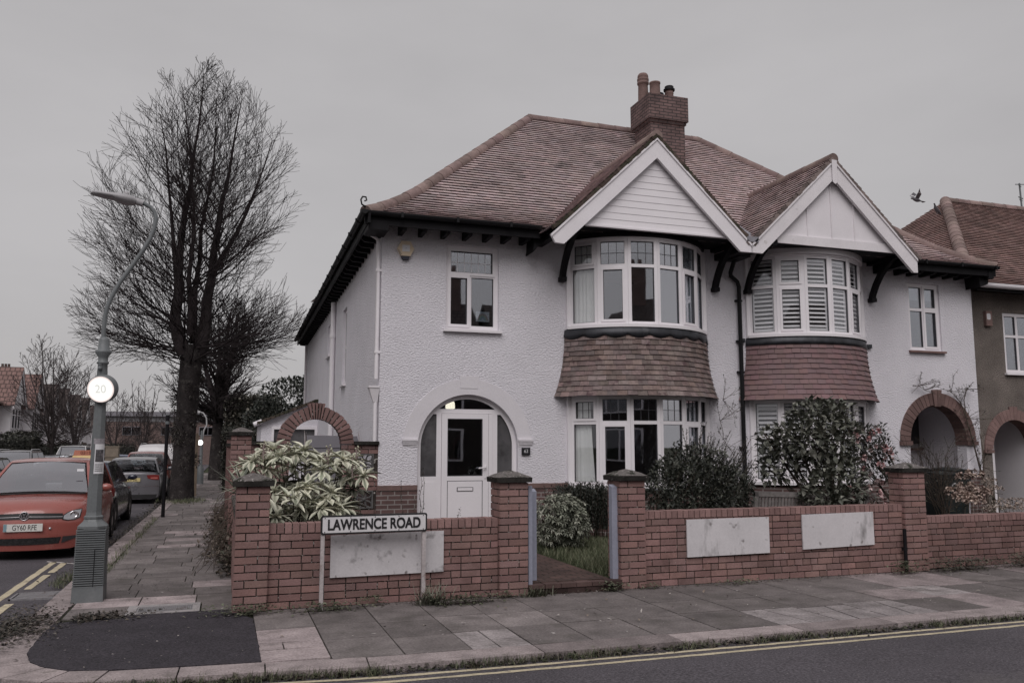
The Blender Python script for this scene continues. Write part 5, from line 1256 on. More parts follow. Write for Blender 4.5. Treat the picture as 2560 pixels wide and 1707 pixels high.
def env1(p):
    dz=p.z; 
    if dz<4.1: w=3.3*max(0,(dz-3.2)/.9)
    elif dz<7.0: w=lerp(3.3,3.75,(dz-4.1)/2.9)
    else: w=3.75*math.sqrt(max(0,1-((dz-7.0)/7.3)**2))
    cx=-1.35+.12*max(0,(dz-6))*.5; dx=p.x-cx; dy=p.y-29.4
    return (dx*dx+dy*dy)<(w*1.02)**2
tr=Tree(5,env1,.045,.0056)
def leader(pts,r0,r1):
    path=[Vector((x,y,z)) for x,y,z in pts]; P=[path[0]]
    for a,c in zip(path,path[1:]):
        m=(a+c)/2+Vector((U(-.08,.08),U(-.08,.08),0)); P+= [m,c]
    n=len(P); rs=[lerp(r0,r1,(i/(n-1))**.8) for i in range(n)]
    tr.mb.tube(P,rs,9,0,.5,True,cap=True); return P,rs
LD=[([(-1.35,29.4,4.6),(-1.70,29.35,5.8),(-1.66,29.3,7.4),(-1.55,29.3,9.2),(-1.38,29.2,11.0),(-1.15,29.2,14.2)],.25,.012),
    ([(-.95,29.45,4.6),(-.74,29.5,5.6),(-.62,29.5,7.2),(-.48,29.55,9.0),(-.22,29.6,10.8),(.12,29.7,13.7)],.27,.012),
    ([(-1.5,29.3,6.3),(-1.85,29.5,8.2),(-2.1,29.6,10.2),(-2.5,29.8,12.8)],.11,.012),
    ([(-1.1,29.5,5.0),(-1.15,29.9,6.8),(-1.05,30.2,9.0),(-.75,30.4,11.2),(-.75,30.5,13.9)],.13,.012),
    ([(-.6,29.4,7.3),(.1,29.2,8.7),(.65,29.0,10.2),(1.15,28.9,12.0)],.11,.012),
    ([(-1.2,29.2,5.2),(-1.3,28.7,7.0),(-1.25,28.4,9.5),(-1.75,28.2,13.2)],.12,.012)]
for pts,r0,r1 in LD:
    P,rs=leader(pts,r0,r1); n=len(P)-1; H=sum((P[i+1]-P[i]).length for i in range(n)); cnt=int(H*(3.9 if r0>.2 else 2.7))
    for i in range(cnt):
        f=(i+tr.r.random())/cnt*n; a=min(int(f),n-1); q=P[a].lerp(P[a+1],f-a)
        az=tr.r.uniform(0,2*PI); out=Vector((math.cos(az),math.sin(az)*.8,0)); z=q.z
        # twigs sweep out nearly level low down, steeply upward near the top
        el=lerp(.12,1.5,max(0,min(1,(z-4.6)/8.5)))+tr.r.uniform(-.15,.25)
        d=(out+Vector((0,0,el))).normalized(); Lb=lerp(4.3,2.2,max(0,min(1,(z-5)/8)))*tr.r.uniform(.6,1.08)
        tr.grow(q,d,Lb,max(.010,min(rs[a]*.36,.045)*tr.r.uniform(.5,1)),1,3,(0,3.3,4.4))
for i in range(30):
    az=tr.r.uniform(0,2*PI); q=Vector((-1.2+.28*math.cos(az),29.4+.28*math.sin(az),tr.r.uniform(4.2,4.95)))
    tr.grow(q,Vector((math.cos(az),math.sin(az)*.7,tr.r.uniform(-.08,.35))),tr.r.uniform(2.2,4.0),tr.r.uniform(.02,.042),1,3,(0,3.6,4.6))
tr.mb.build('crown',M['twig'],T1)
# burr growth on the trunk
def leafclump(mb,c,rx,ry,rz,n,size,cols,up=.3,seed=None,shell=.6,asp=.5):
    for _ in range(n):
        while True:
            p=Vector((U(-1,1),U(-1,1),U(-1,1)))
            if .02<p.length<=1: break
        q=p.normalized()*(p.length**(1/(1+2*shell))); pos=Vector((c[0]+q.x*rx,c[1]+q.y*ry,c[2]+q.z*rz))
        d=(p.normalized()*.8+Vector((U(-1,1),U(-1,1),U(-1,1)+up))).normalized(); leafq(mb,pos,d,size*U(.6,1.25),asp,cols[RN.randrange(len(cols))])
def leafq(mb,p,d,L,asp,c,droop=.25,v=.25,m=0):
    s=d.cross(Vector((U(-.4,.4),U(-.4,.4),1))); 
    if s.length<1e-3: s=Vector((1,0,0))
    s.normalize(); n=s.cross(d).normalized(); w=L*asp/2; k=U(1-v,1+v); cc=(c[0]*k,c[1]*k,c[2]*k)
    a=p; t=p+d*L-n*(L*droop) if n.z>0 else p+d*L+n*(L*droop); mid=p+d*(L*.5)
    up_=n if n.z>0 else -n
    mb.add([a,mid+s*w+up_*w*.25,t,mid-s*w+up_*w*.25,mid],[(0,1,4),(1,2,4),(2,3,4),(3,0,4)],m,cc)
bt=MB()
for zc in (1.2,1.7,2.1,2.5,2.9,3.3,3.9):
    for k in range(3):
        az=U(0,2*PI); leafclump(bt,(-1.22+.33*math.cos(az),29.4+.33*math.sin(az),zc+U(-.2,.2)),.16,.16,.24,70,.09,[(.035,.03,.026),(.05,.044,.036),(.07,.062,.052)])
bt.build('burr',M['leaf'],T1)
# second tree in the row
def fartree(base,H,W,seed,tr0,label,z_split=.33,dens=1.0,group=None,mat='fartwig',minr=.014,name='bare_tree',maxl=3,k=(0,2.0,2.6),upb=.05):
    base=Vector(base); T=thing(name,base,label,'tree',group)
    zt=base.z+H*z_split; trunkmesh(base-Vector((0,0,.2)),Vector((base.x,base.y,zt)),tr0,tr0*.8,10,5,seed,.25).build('trunk',M['bark'],T)
    c=Vector((base.x,base.y,base.z+H*.6))
    def env(p):
        q=p-base; t=q.z/H
        if t<z_split*.8 or t>1: return False
        w=W/2*math.sin(PI*min(1,max(0.02,(t-z_split*.8)/(1.02-z_split*.8)))**.75)**.7
        return q.x*q.x+q.y*q.y<w*w
    t=Tree(seed,env,upb,minr,dens)
    nl=5
    for i in range(nl):
        az=2*PI*i/nl+t.r.uniform(-.4,.4); d=Vector((math.cos(az)*.3,math.sin(az)*.3,1)) if i else Vector((0,0,1))
        o=t.limb(Vector((base.x,base.y,zt-.2)),d,H*(1-z_split)*t.r.uniform(.85,1.0),tr0*.5,0,minr)
        P,rs=o; n=len(P)-1; cnt=int(H*2.2*dens)
        for j in range(cnt):
            f=(j+t.r.random())/cnt*n; a=min(int(f),n-1); q=P[a].lerp(P[a+1],f-a); az2=t.r.uniform(0,2*PI); e=lerp(.25,1.4,f/n)
            t.grow(q,Vector((math.cos(az2),math.sin(az2),e)),W*.5*t.r.uniform(.5,1)*(1-.4*f/n),max(minr,rs[a]*.4),1,maxl,k)
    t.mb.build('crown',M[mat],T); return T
fartree((-.35,50,-.28),10.6,6.8,21,.42,'bare tree next along the row, seen behind the big tree',.30,1.25,mat='twig',minr=.013,k=(0,2.6,3.0),upb=.03)
fartree((-10.3,60,-.36),8.9,6.8,31,.17,'bare street tree in front of the white gabled houses',.22,1.0,minr=.011)
fartree((-10.6,71,-.45),8.2,6.8,32,.16,'bare street tree farther along the far pavement, behind the street lamp column',.22,1.0,minr=.012)
fartree((-9.6,86,-.57),7.4,5.6,33,.13,'small bare tree before the long brick building, near the lamp column',.2,.9,minr=.014)
fartree((-8.7,104,-.71),10.4,4.0,34,.13,'thin upright bare tree rising above the long brick building',.2,.9,minr=.016)
fartree((-7.6,92,-.62),6.6,5.4,35,.13,'low bushy bare tree close to the big tree, before the brick building',.2,1.0,minr=.014)
fartree((-6.0,108,-.75),6.8,6.0,36,.13,'reddish bare tree half hidden by the big tree trunk, before the brick building',.2,1.0,minr=.016)
# ============================================================ CARS
def paint(name,c,rough=.25,metal=0.0):
    m,nt,b=nodes_of(name); b.inputs['Base Color'].default_value=(*c,1); b.inputs['Roughness'].default_value=rough; b.inputs['Metallic'].default_value=metal
    b.inputs['Coat Weight'].default_value=.6; b.inputs['Coat Roughness'].default_value=.06; b.inputs['Specular IOR Level'].default_value=.5
    tc=N(nt,'ShaderNodeTexCoord'); f=noise(nt,tc.outputs['Object'],3.5,5,.6); nt.links.new(ramp(nt,f,.3,.7,rough*.7,rough*1.6),b.inputs['Roughness'])
    nt.links.new(mixc(nt,ramp(nt,noise(nt,tc.outputs['Object'],1.3,5,.6),.45,.8,0,.22),c,(.12,.11,.105)),b.inputs['Base Color']); return m
TYRE=mk('tyre_rubber',(.018,.017,.017),.85,.2,5); RIM=mk('alloy_rim',(.32,.31,.32),.35,.1,5,metal=.6); TRIM=mk('black_trim',(.018,.017,.018),.55,.2,6); CHROME=mk('chrome_trim',(.62,.6,.62),.15,.05,5,metal=.9)
LENS=mk('clear_lens',(.42,.42,.44),.12,.1,6,metal=.5); REDL=mk('red_lens',(.20,.03,.028),.25,.1,6); PLW=mk('white_plate',(.66,.65,.62),.4,.03,5); PLY=mk('yellow_plate',(.60,.50,.24),.4,.03,5); PLT=mk('plate_text',(.03,.028,.03),.5,.1,5)
CABIN=mk('car_cabin',(.05,.048,.05),.9,.2,3); WSC=glassmat('windscreen_glass',(.72,.76,.77),1.6,.36,.55)
def car(label,paintm,L=4.0,Wd=1.70,H=1.47,loc=(0,0,0),rz=0,bonnet=.95,deck=0.0,hood=.92,belt=.94,tail=.98,wb=None,ws=.72,rs=.35,name='parked_car',group='cars parked along the side street',
        front=None,rear=None,roofrails=False,clear=.16,k0=.26,van=False,detail=True):
    """local frame: nose at y=0 facing -y, tail at y=L, ground z=0"""
    T=thing(name,(0,0,0),label,'car',group); hw=Wd/2
    wb=wb or L*.635; fa=.82*L/4.0; ra=fa+wb
    # stations: y, top z, half width, nose bend
    st=[(0,hood*.74,hw*.90,k0),(.05,hood*.82,hw*.945,k0*.92),(.22,hood*.90,hw*.985,k0*.7),(.5,hood*.95,hw,k0*.4),(bonnet,hood,hw,k0*.15),(bonnet+ws*.6,belt*.98,hw,0),(L*.5,belt,hw,0),(L*.72,belt*1.01,hw,0),(L-.45,lerp(belt,tail,.6),hw*.99,-.05),(L-.15,tail,hw*.955,-.10),(L-.03,tail*.97,hw*.93,-.12),(L,tail*.93,hw*.90,-.13)]
    def sec(y,zt,w,kk):
        zb=clear; h=zt-zb; pts=[(w*.80,zb),(w*.955,zb+.03),(w*.985,zb+.12),(w*1.0,zb+.36*h),(w*.995,zb+.60*h),(w*.965,zb+.80*h),(w*.90,zb+.93*h),(w*.80,zb+.985*h),(w*.45,zt+.012),(0,zt+.02)]
        fulls=[(-x,z) for x,z in pts]+[(x,z) for x,z in reversed(pts[:-1])]
        return fulls,pts
    def bend(x,z,w,kk,y,nose):
        e=0
        if nose: e=.10*max(0,(z-.55))/.4*(1 if z>.55 else 0)+.05*max(0,(.38-z))/.25
        return y+kk*(abs(x)/w)**2.2+e
    bd=MB(); rows=[]
    for i,(y,zt,w,kk) in enumerate(st):
        f,_=sec(y,zt,w,kk); rows.append([(x,bend(x,z,w,kk,y,i<2)*1.0 if i<5 else y+kk*(abs(x)/w)**2.2 - (.06*max(0,(z-.6)) if i>=len(st)-2 else 0),z) for x,z in f])
    bd.grid(rows,0,.5,True,True)
    for idx in (0,len(st)-1):
        y,zt,w,kk=st[idx]; f,pts=sec(y,zt,w,kk); g=[]
        pf_=[(lerp(a_[0],b_[0],t_),lerp(a_[1],b_[1],t_)) for a_,b_ in zip(pts,pts[1:]) for t_ in (0,.33,.67)]+[pts[-1]]
        for x,z in pf_: g.append([(x*q,(bend(x*q,z,w,kk,y,True) if idx==0 else y+kk*(abs(x*q)/w)**2.2-(.06*max(0,(z-.6)))),z) for q in [-1+2*j/24 for j in range(25)]])
        bd.grid(g,0,.5,True)
    B=bd.build('body',[paintm],T,fix=True)
    sf=lambda x,z,o=.006:(x,bend(x,z,st[0][2],st[0][3],0,True)-o,z)
    sr=lambda x,z,o=.006:(x,L+st[-1][3]*(abs(x)/st[-1][2])**2.2-.06*max(0,z-.6)+o,z)
    # cabin shell
    yb0=bonnet+.02; yr0=yb0+ws; yb1=L-.10-deck; yr1=yb1-rs; wb_=hw*.93; wr=hw*.70; zr_=H; zb_=belt-.03
    prof=[(yb0,zb_*1.0),(lerp(yb0,yr0,.5),lerp(zb_,zr_,.56)),(yr0,zr_-.055),(yr0+.18,zr_-.015),(lerp(yr0,yr1,.5),zr_),(yr1-.15,zr_-.03),(yr1,zr_-.08),(lerp(yr1,yb1,.5),lerp(zr_,zb_,.50)),(yb1,lerp(belt,tail,1)-.02)]
    cb=MB(); rows=[]
    def cw(z): t=max(0,min(1,(z-zb_)/(zr_-zb_))); return lerp(wb_,wr,t**1.15)
    for y,z in prof:
        w=cw(z); rows.append([(x*w,y+.06*(1-abs(x))*(-1 if y<L*.45 else 1)*(1 if z<zr_-.03 else .3),z+(.03*(1-x*x))) for x in (-1,-.93,-.6,0,.6,.93,1)])
    n7=7; vs_=[p for r in rows for p in r]; fs_=[]
    for i in range(len(rows)-1):
        for j in range(n7-1):
            if (i<2 and 0<j<n7-2) or (not van and i>=len(rows)-3 and 0<j<n7-2): continue
            fs_.append((i*n7+j,i*n7+j+1,(i+1)*n7+j+1,(i+1)*n7+j))
    cb.add(vs_,fs_,0,.5,True)
    for s in (0,-1):
        sd=[r[s] for r in rows]; cen=[(p[0],p[1],zb_-.02) for p in sd]
        cb.grid([sd,cen],0,.5,False)
    C_=cb.build('cabin',[paintm],T)
    def glas(nm,quad,mat,par=C_):
        g=MB(); g.grid(quad,0,.5,True); return g.build(nm,mat,par)
    # windscreen & rear window as inset panes
    def pane(i0,i1,e,sgn,nm,mat):
        rowsq=[]
        for t in [0,.25,.5,.75,1]:
            f=lerp(i0,i1,t); a=int(min(math.floor(f),len(prof)-2)); u=f-a; y=lerp(prof[a][0],prof[a+1][0],u); z=lerp(prof[a][1],prof[a+1][1],u); w=cw(z)-e
            rowsq.append([(x*w,y+.06*(1-abs(x))*sgn*(1 if z<zr_-.03 else .3)+sgn*.014,z+.03*(1-x*x)+.012) for x in (-1,-.6,-.3,0,.3,.6,1)])
        return glas(nm,rowsq,mat)
    pane(.10,1.86,.07,-1,'windscreen',WSC)
    if not van: pane(6.15,7.75,.10,1,'rear_window',M['darkglass'])
    for s in (-1,1):
        q=MB(); yy=yb0+1.15
        for (z0,z1,hw_,dy) in ((belt-.1,belt+.22,.24,.0),(belt+.22,belt+.26,.20,.03),(belt+.28,belt+.42,.13,.05)): q.hexa([(s*.36-hw_,yy+dy,z0),(s*.36+hw_,yy+dy,z0),(s*.36+hw_,yy+dy+.10,z0),(s*.36-hw_,yy+dy+.10,z0),(s*.36-hw_*.9,yy+dy+.03,z1),(s*.36+hw_*.9,yy+dy+.03,z1),(s*.36+hw_*.9,yy+dy+.12,z1),(s*.36-hw_*.9,yy+dy+.12,z1)])
        q.build('seat',CABIN,T)
    q=MB(); q.box(-.6,.6,yb0+.25,yb0+.55,belt-.02,belt+.05); q.box(-.05,.10,yb0+.62,yb0+.65,zr_-.20,zr_-.14); q.build('dashboard',CABIN,T)
    # side windows
    if not van or True:
        mid=lerp(yr0,yr1,.46)
        for s in (-1,1):
            for (a0,a1,b0,b1) in (((yb0+.28,mid-.05),(yr0+.10,mid-.04),0,0),((mid+.04,yb1-.38),(mid+.05,yr1-.10),0,0)):
                if van and a0[0]>mid: continue
                q=[]
                for t in (0,.5,1):
                    z=lerp(zb_+.05,zr_-.10,t); x=s*(cw(z)+.006); q.append([(x,lerp(a0[0],a1[0],t),z),(x,lerp(a0[1],a1[1],t),z)])
                glas('side_window',q,M['darkglass'])
    # wheels
    for s in (-1,1):
        for yy in (fa,ra):
            wr_=.305 if L<4.2 else .32; a=MB(); X0=s*(hw-.06)
            arch=[(s*(hw*1.003),yy+(wr_+.055)*math.cos(PI*k/16),max(clear,wr_+(wr_+.055)*math.sin(PI*k/16))) for k in range(17)]; cen=[(s*(hw*1.003),yy,clear)]*17
            a.grid([arch,cen],1,.5,False)
            rw=[]
            for r,xo in ((wr_*.6,-.02),(wr_*.66,.0),(wr_*.95,.002),(wr_,-.03),(wr_,-.17),(wr_*.9,-.2)): rw.append([(s*(hw+.012+xo),yy+r*math.cos(2*PI*k/24),wr_+r*math.sin(2*PI*k/24)) for k in range(24)])
            a.grid(rw,0,.5,True,True); w_=a.build('wheel',[TYRE,TRIM],T)
            a=MB(); rw=[[(s*(hw+.012+xo),yy+r*math.cos(2*PI*k/24),wr_+r*math.sin(2*PI*k/24)) for k in range(24)] for r,xo in ((wr_*.64,-.012),(wr_*.55,-.02),(wr_*.2,-.006),(.001,-.004))]; a.grid(rw,0,.5,False,True)
            for k in range(5):
                an=2*PI*k/5; 
                q=[(s*(hw-.003),yy+r*math.cos(an+da),wr_+r*math.sin(an+da)) for r,da in ((wr_*.25,-.35),(wr_*.5,-.22),(wr_*.5,.22),(wr_*.25,.35))]; a.add([(p[0]+s*.004,p[1],p[2]) for p in q],[(0,1,2,3)],1)
            a.build('rim',[RIM,TRIM],w_)
    # mirrors
    for s in (-1,1):
        m_=MB(); c=Vector((s*(hw+.09),bonnet+.42,belt+.07)); rows=[]
        for t in range(7):
            a=PI*t/6; rows.append([c+Vector((.105*math.sin(a)*math.cos(2*PI*k/10),.06*math.sin(a)*math.sin(2*PI*k/10)+.02,.068*math.cos(a))) for k in range(10)])
        m_.grid(rows,0,.5,True,True); m_.tube([c-Vector((s*.13,0,.05)),c-Vector((s*.03,0,.03))],.022,6,1); m_.build('mirror',[paintm,TRIM],T)
    def patchf(nm,poly,mat,o=.006,fn=sf,par=T,sub=6):
        # polygon (x,z) fan-strip draped on nose or tail: upper and lower outlines with equal counts
        up,lo=poly; g=MB(); rows=[]
        for k in range(sub+1):
            t=k/sub; rows.append([fn(lerp(a[0],b_[0],t),lerp(a[1],b_[1],t),o) for a,b_ in zip(up,lo)])
        g.grid(rows,0,.5,True); return g.build(nm,mat,par)
    if front: front(T,sf,patchf,hw)
    if rear: rear(T,sr,patchf,hw,L)
    if roofrails:
        for s in (-1,1):
            r=MB(); r.tube([(s*wr*.95,yr0+.15,zr_+.0),(s*wr*.95,yr0+.3,zr_+.06),(s*wr*.95,yr1-.3,zr_+.05),(s*wr*.95,yr1-.12,zr_-.03)],.018,6); r.build('roof_rail',CHROME,T)
    ub=MB(); ub.box(-hw*.72,hw*.72,.4,L-.4,.11,clear+.03); ub.build('underside',TRIM,T)
    T.location=loc; T.rotation_euler=(0,0,rz)
    return T
def plate(T,txt,x,y,z,mat,face,sz=.085,w=.52,eu=False):
    g=MB(); s=-1 if face<0 else 1; g.box(x-w/2,x+w/2,min(y,y+s*.012),max(y,y+s*.012),z-.056,z+.056)
    if eu: g.box(x-w/2+.002,x-w/2+.045,y+s*.012,y+s*.0135,z-.054,z+.054,1)
    P_=g.build('number_plate',[mat,mk('plate_band',(.20,.30,.34),.4,.05,5)],T)
    text('characters',txt,sz*1.28,(x+(.02 if eu else 0),y+s*.0145,z-.002),(1,0,0) if face<0 else (-1,0,0),(0,0,1),PLT,P_,sx=.72,ext=.0008)
def redfront(T,sf,pf,hw):
    xs=[-.50+i*.1 for i in range(11)]
    pf('grille',([(x,.712-.10*abs(x)**1.6*.5) for x in xs],[(x,.625-.02*abs(x)) for x in xs]),TRIM,.008)
    pf('chrome_strip',([(x,.668-.035*abs(x)) for x in xs],[(x,.660-.035*abs(x)) for x in xs]),CHROME,.013,sub=1)
    for s in (-1,1):
        up=[(s*.50,.665),(s*.57,.715),(s*.66,.745),(s*.745,.755)]; lo=[(s*.50,.60),(s*.57,.585),(s*.66,.59),(s*.725,.62)]
        h=pf('headlight',(up,lo),TRIM,.010,sub=4); up=[(s*.515,.66),(s*.575,.705),(s*.66,.735),(s*.735,.742)]; lo=[(s*.515,.61),(s*.575,.597),(s*.66,.602),(s*.715,.628)]
        pf('lens',(up,lo),LENS,.014,par=h,sub=4)
        g=MB(); c=Vector(sf(s*.648,.668,.022)); rows=[[c+Vector((r*math.cos(2*PI*k/20),-d+s*r*math.cos(2*PI*k/20)*.35*s*s*s,r*math.sin(2*PI*k/20))) for k in range(20)] for r,d in ((.062,.0),(.058,.006),(.04,.004),(.03,-.01),(.001,-.012))]
        g.grid(rows,0,.5,True,True); g.build('reflector',CHROME,h)
        g=MB(); c=Vector(sf(s*.34,.40+.11,.012)); 
    pf('air_intake',([(x,.345-.0*abs(x)) for x in xs],[(x*.94,.245+.05*abs(x)**3) for x in xs]),mk('honeycomb_grille',(.02,.019,.02),.7,.6,30,bump=1,bs=60),.008)
    for s in (-1,1): pf('fog_surround',([(s*.52,.35),(s*.62,.352),(s*.76,.36)],[(s*.50,.25),(s*.6,.285),(s*.74,.335)]),mk('satin_grey_trim',(.05,.048,.052),.5,.1,5),.012)
    xs=[-.60+i*.12 for i in range(11)]
    # badge
    g=MB(); c=Vector(sf(0,.672,.014)); r=.066
    rows=[[c+Vector((rr*math.cos(2*PI*k/28),-d,rr*math.sin(2*PI*k/28))) for k in range(28)] for rr,d in ((r,0),(r,.012),(r*.86,.014),(r*.84,.008),(.001,.008))]
    g.grid(rows[:4],0,.5,True,True); g.grid(rows[3:],1,.5,False,True)
    def bar(a,b_,w=.0065):
        a=Vector((a[0],0,a[1]))*r; b_=Vector((b_[0],0,b_[1]))*r; t=(b_-a).normalized(); n=Vector((-t.z,0,t.x))*w; f=Vector((0,-.0135,0)); g.hexa([c+a+n+f,c+b_+n+f,c+b_-n+f,c+a-n+f]+[c+a+n,c+b_+n,c+b_-n,c+a-n],0)
    bar((-.36,.80),(0,.06)); bar((.36,.80),(0,.06)); bar((-.72,.46),(-.33,-.74)); bar((.72,.46),(.33,-.74)); bar((-.33,-.74),(0,.0)); bar((.33,-.74),(0,.0))
    g.build('badge',[CHROME,TRIM],T)
    plate(T,'GY60 RFE',0,-.012,.505,PLW,-1,eu=True)
    g=MB(); c=Vector(sf(.35,.49,.004)); g.lathe([(.018,-.02),(.018,.004),(.0,.006)],c.x,c.y,10,cz=c.z); g.build('tow_cap',LENS,T)
    for x0 in (-.55,.05):
        g=MB(); g.tube([(x0,1.02,.945),(x0+.3,.99,.955),(x0+.62,1.03,.95)],.011,5); g.build('wiper',TRIM,T)
    g=MB(); g.tube([(0,2.55,1.48),(0,2.75,1.68)],.006,4); g.build('aerial',TRIM,T)
    g=MB(); g.box(.47,.56,1.475,1.48,1.27,1.32); 
def taxirear(T,sr,pf,hw,L):
    for s in (-1,1): pf('tail_light',([(s*.50,.93),(s*.66,.935),(s*.79,.91)],[(s*.52,.76),(s*.66,.70),(s*.80,.70)]),REDL,.010,sr,sub=4)
    for s in (-1,1):
        g=MB(); g.hexa([(s*(hw+.004),L-.30,.74),(s*(hw+.012),L-.30,.74),(s*(hw-.03),L-.06,.72),(s*(hw-.045),L-.06,.72),(s*(hw-.01),L-.42,.90),(s*(hw+.006),L-.42,.90),(s*(hw-.045),L-.08,.92),(s*(hw-.06),L-.08,.92)]); g.build('tail_light',REDL,T)
    g=MB()
    for s in (-1,1): c=sr(s*.68,.40,.01); g.box(c[0]-.04,c[0]+.04,c[1]-.01,c[1]+.004,.38,.42); 
    g.build('reflector',REDL,T)
    g=MB(); g.hexa([(-.27,1.95,1.49),(.27,1.95,1.49),(.27,2.13,1.49),(-.27,2.13,1.49),(-.26,1.98,1.55),(.26,1.98,1.55),(.26,2.1,1.55),(-.26,2.1,1.55)],1); g.hexa([(-.25,1.985,1.55),(.25,1.985,1.55),(.25,2.095,1.55),(-.25,2.095,1.55),(-.23,2.0,1.67),(.23,2.0,1.67),(.23,2.08,1.67),(-.23,2.08,1.67)],0); S_=g.build('roof_sign',[mk('amber_sign_face',(.45,.17,.11),.4,.05,5),mk('yellow_sign_base',(.55,.38,.14),.4,.05,5)],T)
    text('characters','0315',.10,(0,2.098,1.61),(-1,0,0),(0,0,1),mk('sign_brown',(.2,.07,.05),.5,.1,5),S_,sx=1.1,ext=.001)
    g=MB()
    for s in (-1,1):
        for yy in (1.95,2.95): g.tube([(s*(hw*.985),yy,.93),(s*(hw*.985+.02),yy+.05,.93),(s*(hw*.985+.02),yy+.17,.93),(s*(hw*.985),yy+.2,.93)],.013,6)
    g.build('door_handle',CHROME,T)
    plate(T,'',0,L+.0,.62,PLY,1)
def silverrear(T,sr,pf,hw,L):
    for s in (-1,1):
        h=pf('tail_light',([(s*.44,.90),(s*.62,.915),(s*.80,.90)],[(s*.47,.80),(s*.62,.76),(s*.80,.75)]),REDL,.012,sr,sub=4)
        pf('indicator',([(s*.55,.83),(s*.66,.835),(s*.76,.83)],[(s*.56,.795),(s*.66,.785),(s*.75,.785)]),mk('pale_red_lens',(.45,.14,.12),.3,.1,5),.016,sr,par=h,sub=2)
    plate(T,'WK07 ZBL',0,L+.012-.005,.76,PLY,1)
    pf('bumper_line',([(x,.565) for x in (-.8,-.4,0,.4,.8)],[(x,.55) for x in (-.8,-.4,0,.4,.8)]),CHROME,.01,sr,sub=1)
    pf('lower_bumper',([(x,.30) for x in (-.76,-.4,0,.4,.76)],[(x,.17) for x in (-.72,-.4,0,.4,.72)]),TRIM,.01,sr,sub=2)
    g=MB(); g.tube([(.02,L-.16,1.03),(-.2,L-.14,1.02),(-.42,L-.14,1.0)],.016,5); g.build('wiper',TRIM,T)
def plainrear(T,sr,pf,hw,L):
    for s in (-1,1): pf('tail_light',([(s*.55,.93),(s*.78,.92)],[(s*.57,.74),(s*.78,.72)]),REDL,.012,sr,sub=3)
    plate(T,'',0,L+.006,.70,PLY,1)
def plainfront(T,sf,pf,hw):
    pf('grille',([(x,.62) for x in (-.4,0,.4)],[(x,.52) for x in (-.4,0,.4)]),TRIM,.01,sub=2)
    for s in (-1,1): pf('headlight',([(s*.46,.70),(s*.62,.72),(s*.74,.72)],[(s*.46,.60),(s*.62,.60),(s*.73,.62)]),LENS,.012,sub=2)
    plate(T,'',0,-.01,.42,PLW,-1)
RZ=-.082
red=car('red hatchback parked at the kerb facing the corner behind the lamp post',paint('faded_red_paint',(.30,.085,.07),.28),3.97,1.68,1.485,front=redfront,rear=plainrear,loc=(-2.80,14.5,RZ),bonnet=.98,hood=.93,belt=.95)
g=MB(); g.quad((.50,1.235,1.30),(.60,1.26,1.298),(.595,1.285,1.335),(.497,1.26,1.337)); g.v=[(x,y-.03,z) for x,y,z in g.v]; g.build('sticker',M['paper'],red)
taxi=car('dark navy saloon taxi with amber roof sign parked behind the red hatchback',paint('navy_paint',(.020,.023,.042),.2),4.5,1.74,1.43,loc=(-2.98,23.5,RZ-.055),rz=PI,bonnet=1.15,deck=.55,belt=.97,tail=1.02,rear=taxirear,front=plainfront,name='taxi')
ah=car('silver grey hatchback with yellow rear plate parked beyond the navy taxi',paint('silver_grey_paint',(.19,.185,.20),.3,.5),4.25,1.78,1.43,loc=(-2.72,33.4,RZ-.115),rz=PI,rear=silverrear,front=plainfront,belt=.97,tail=1.0,rs=.5)
r2=car('taller red hatchback mostly hidden behind the silver grey hatchback',paint('dark_red_paint',(.23,.06,.05),.3),4.1,1.74,1.62,loc=(-2.85,39.6,RZ-.16),rz=PI,rear=plainrear,front=plainfront,belt=1.05,tail=1.05)
wv=car('white van with roof rack parked past the red hatchback',paint('van_white',(.55,.53,.54),.4),4.9,1.9,1.95,loc=(-2.95,46.5,RZ-.2),rz=PI,rear=plainrear,front=plainfront,belt=1.1,tail=1.3,bonnet=.8,rs=.12,van=True,name='parked_van',roofrails=True)
suv=car('grey off-roader with roof rails parked across the side street by the hedge',paint('grey_paint',(.24,.235,.245),.3,.4),4.5,1.85,1.68,loc=(-8.7,40.5,RZ-.2),rz=0,rear=plainrear,front=plainfront,belt=1.05,tail=1.05,hood=1.02,roofrails=True)
bh=car('low black hatchback parked across the side street in front of the white van',paint('black_paint',(.03,.03,.034),.25),4.0,1.7,1.46,loc=(-8.25,47.6,RZ-.25),rz=0,front=plainfront,rear=plainrear)
v2=car('plain white van with closed side parked across the side street',paint('dull_white_paint',(.50,.485,.49),.4),5.0,1.9,1.98,loc=(-8.35,53.5,RZ-.3),rz=0,front=plainfront,rear=plainrear,belt=1.1,tail=1.35,bonnet=.8,rs=.12,van=True,name='parked_van')
bl=car('blue hatchback on the road between the street lamp and silver car',paint('blue_paint',(.035,.055,.13),.3),4.0,1.72,1.47,loc=(-6.7,65.5,RZ-.4),rz=PI,front=plainfront,rear=plainrear)
w3=car('small white car with red tail lights farthest along past the blue one',paint('pale_grey_paint',(.5,.49,.5),.35),4.0,1.7,1.5,loc=(-6.3,78,RZ-.5),rz=PI,front=plainfront,rear=plainrear)
mc=car('dark grey car at the left edge parked nearer than the off-roader',paint('charcoal_paint',(.05,.05,.055),.3),4.2,1.75,1.42,loc=(-8.5,33.5,RZ-.15),rz=0,front=plainfront,rear=plainrear)
b=MB(); c=at(279,1137,44.0); b.box(c.x-.28,c.x+.28,44,44.6,c.z-.55,c.z+.36); b.box(c.x-.34,c.x+.32,43.98,44.62,c.z+.36,c.z+.42); b.box(c.x-.28,c.x-.2,44,44.08,-.42,c.z-.55); b.box(c.x+.2,c.x+.28,44,44.08,-.42,c.z-.55); b.box(c.x-.3,c.x+.3,43.97,44,c.z-.1,c.z-.04)
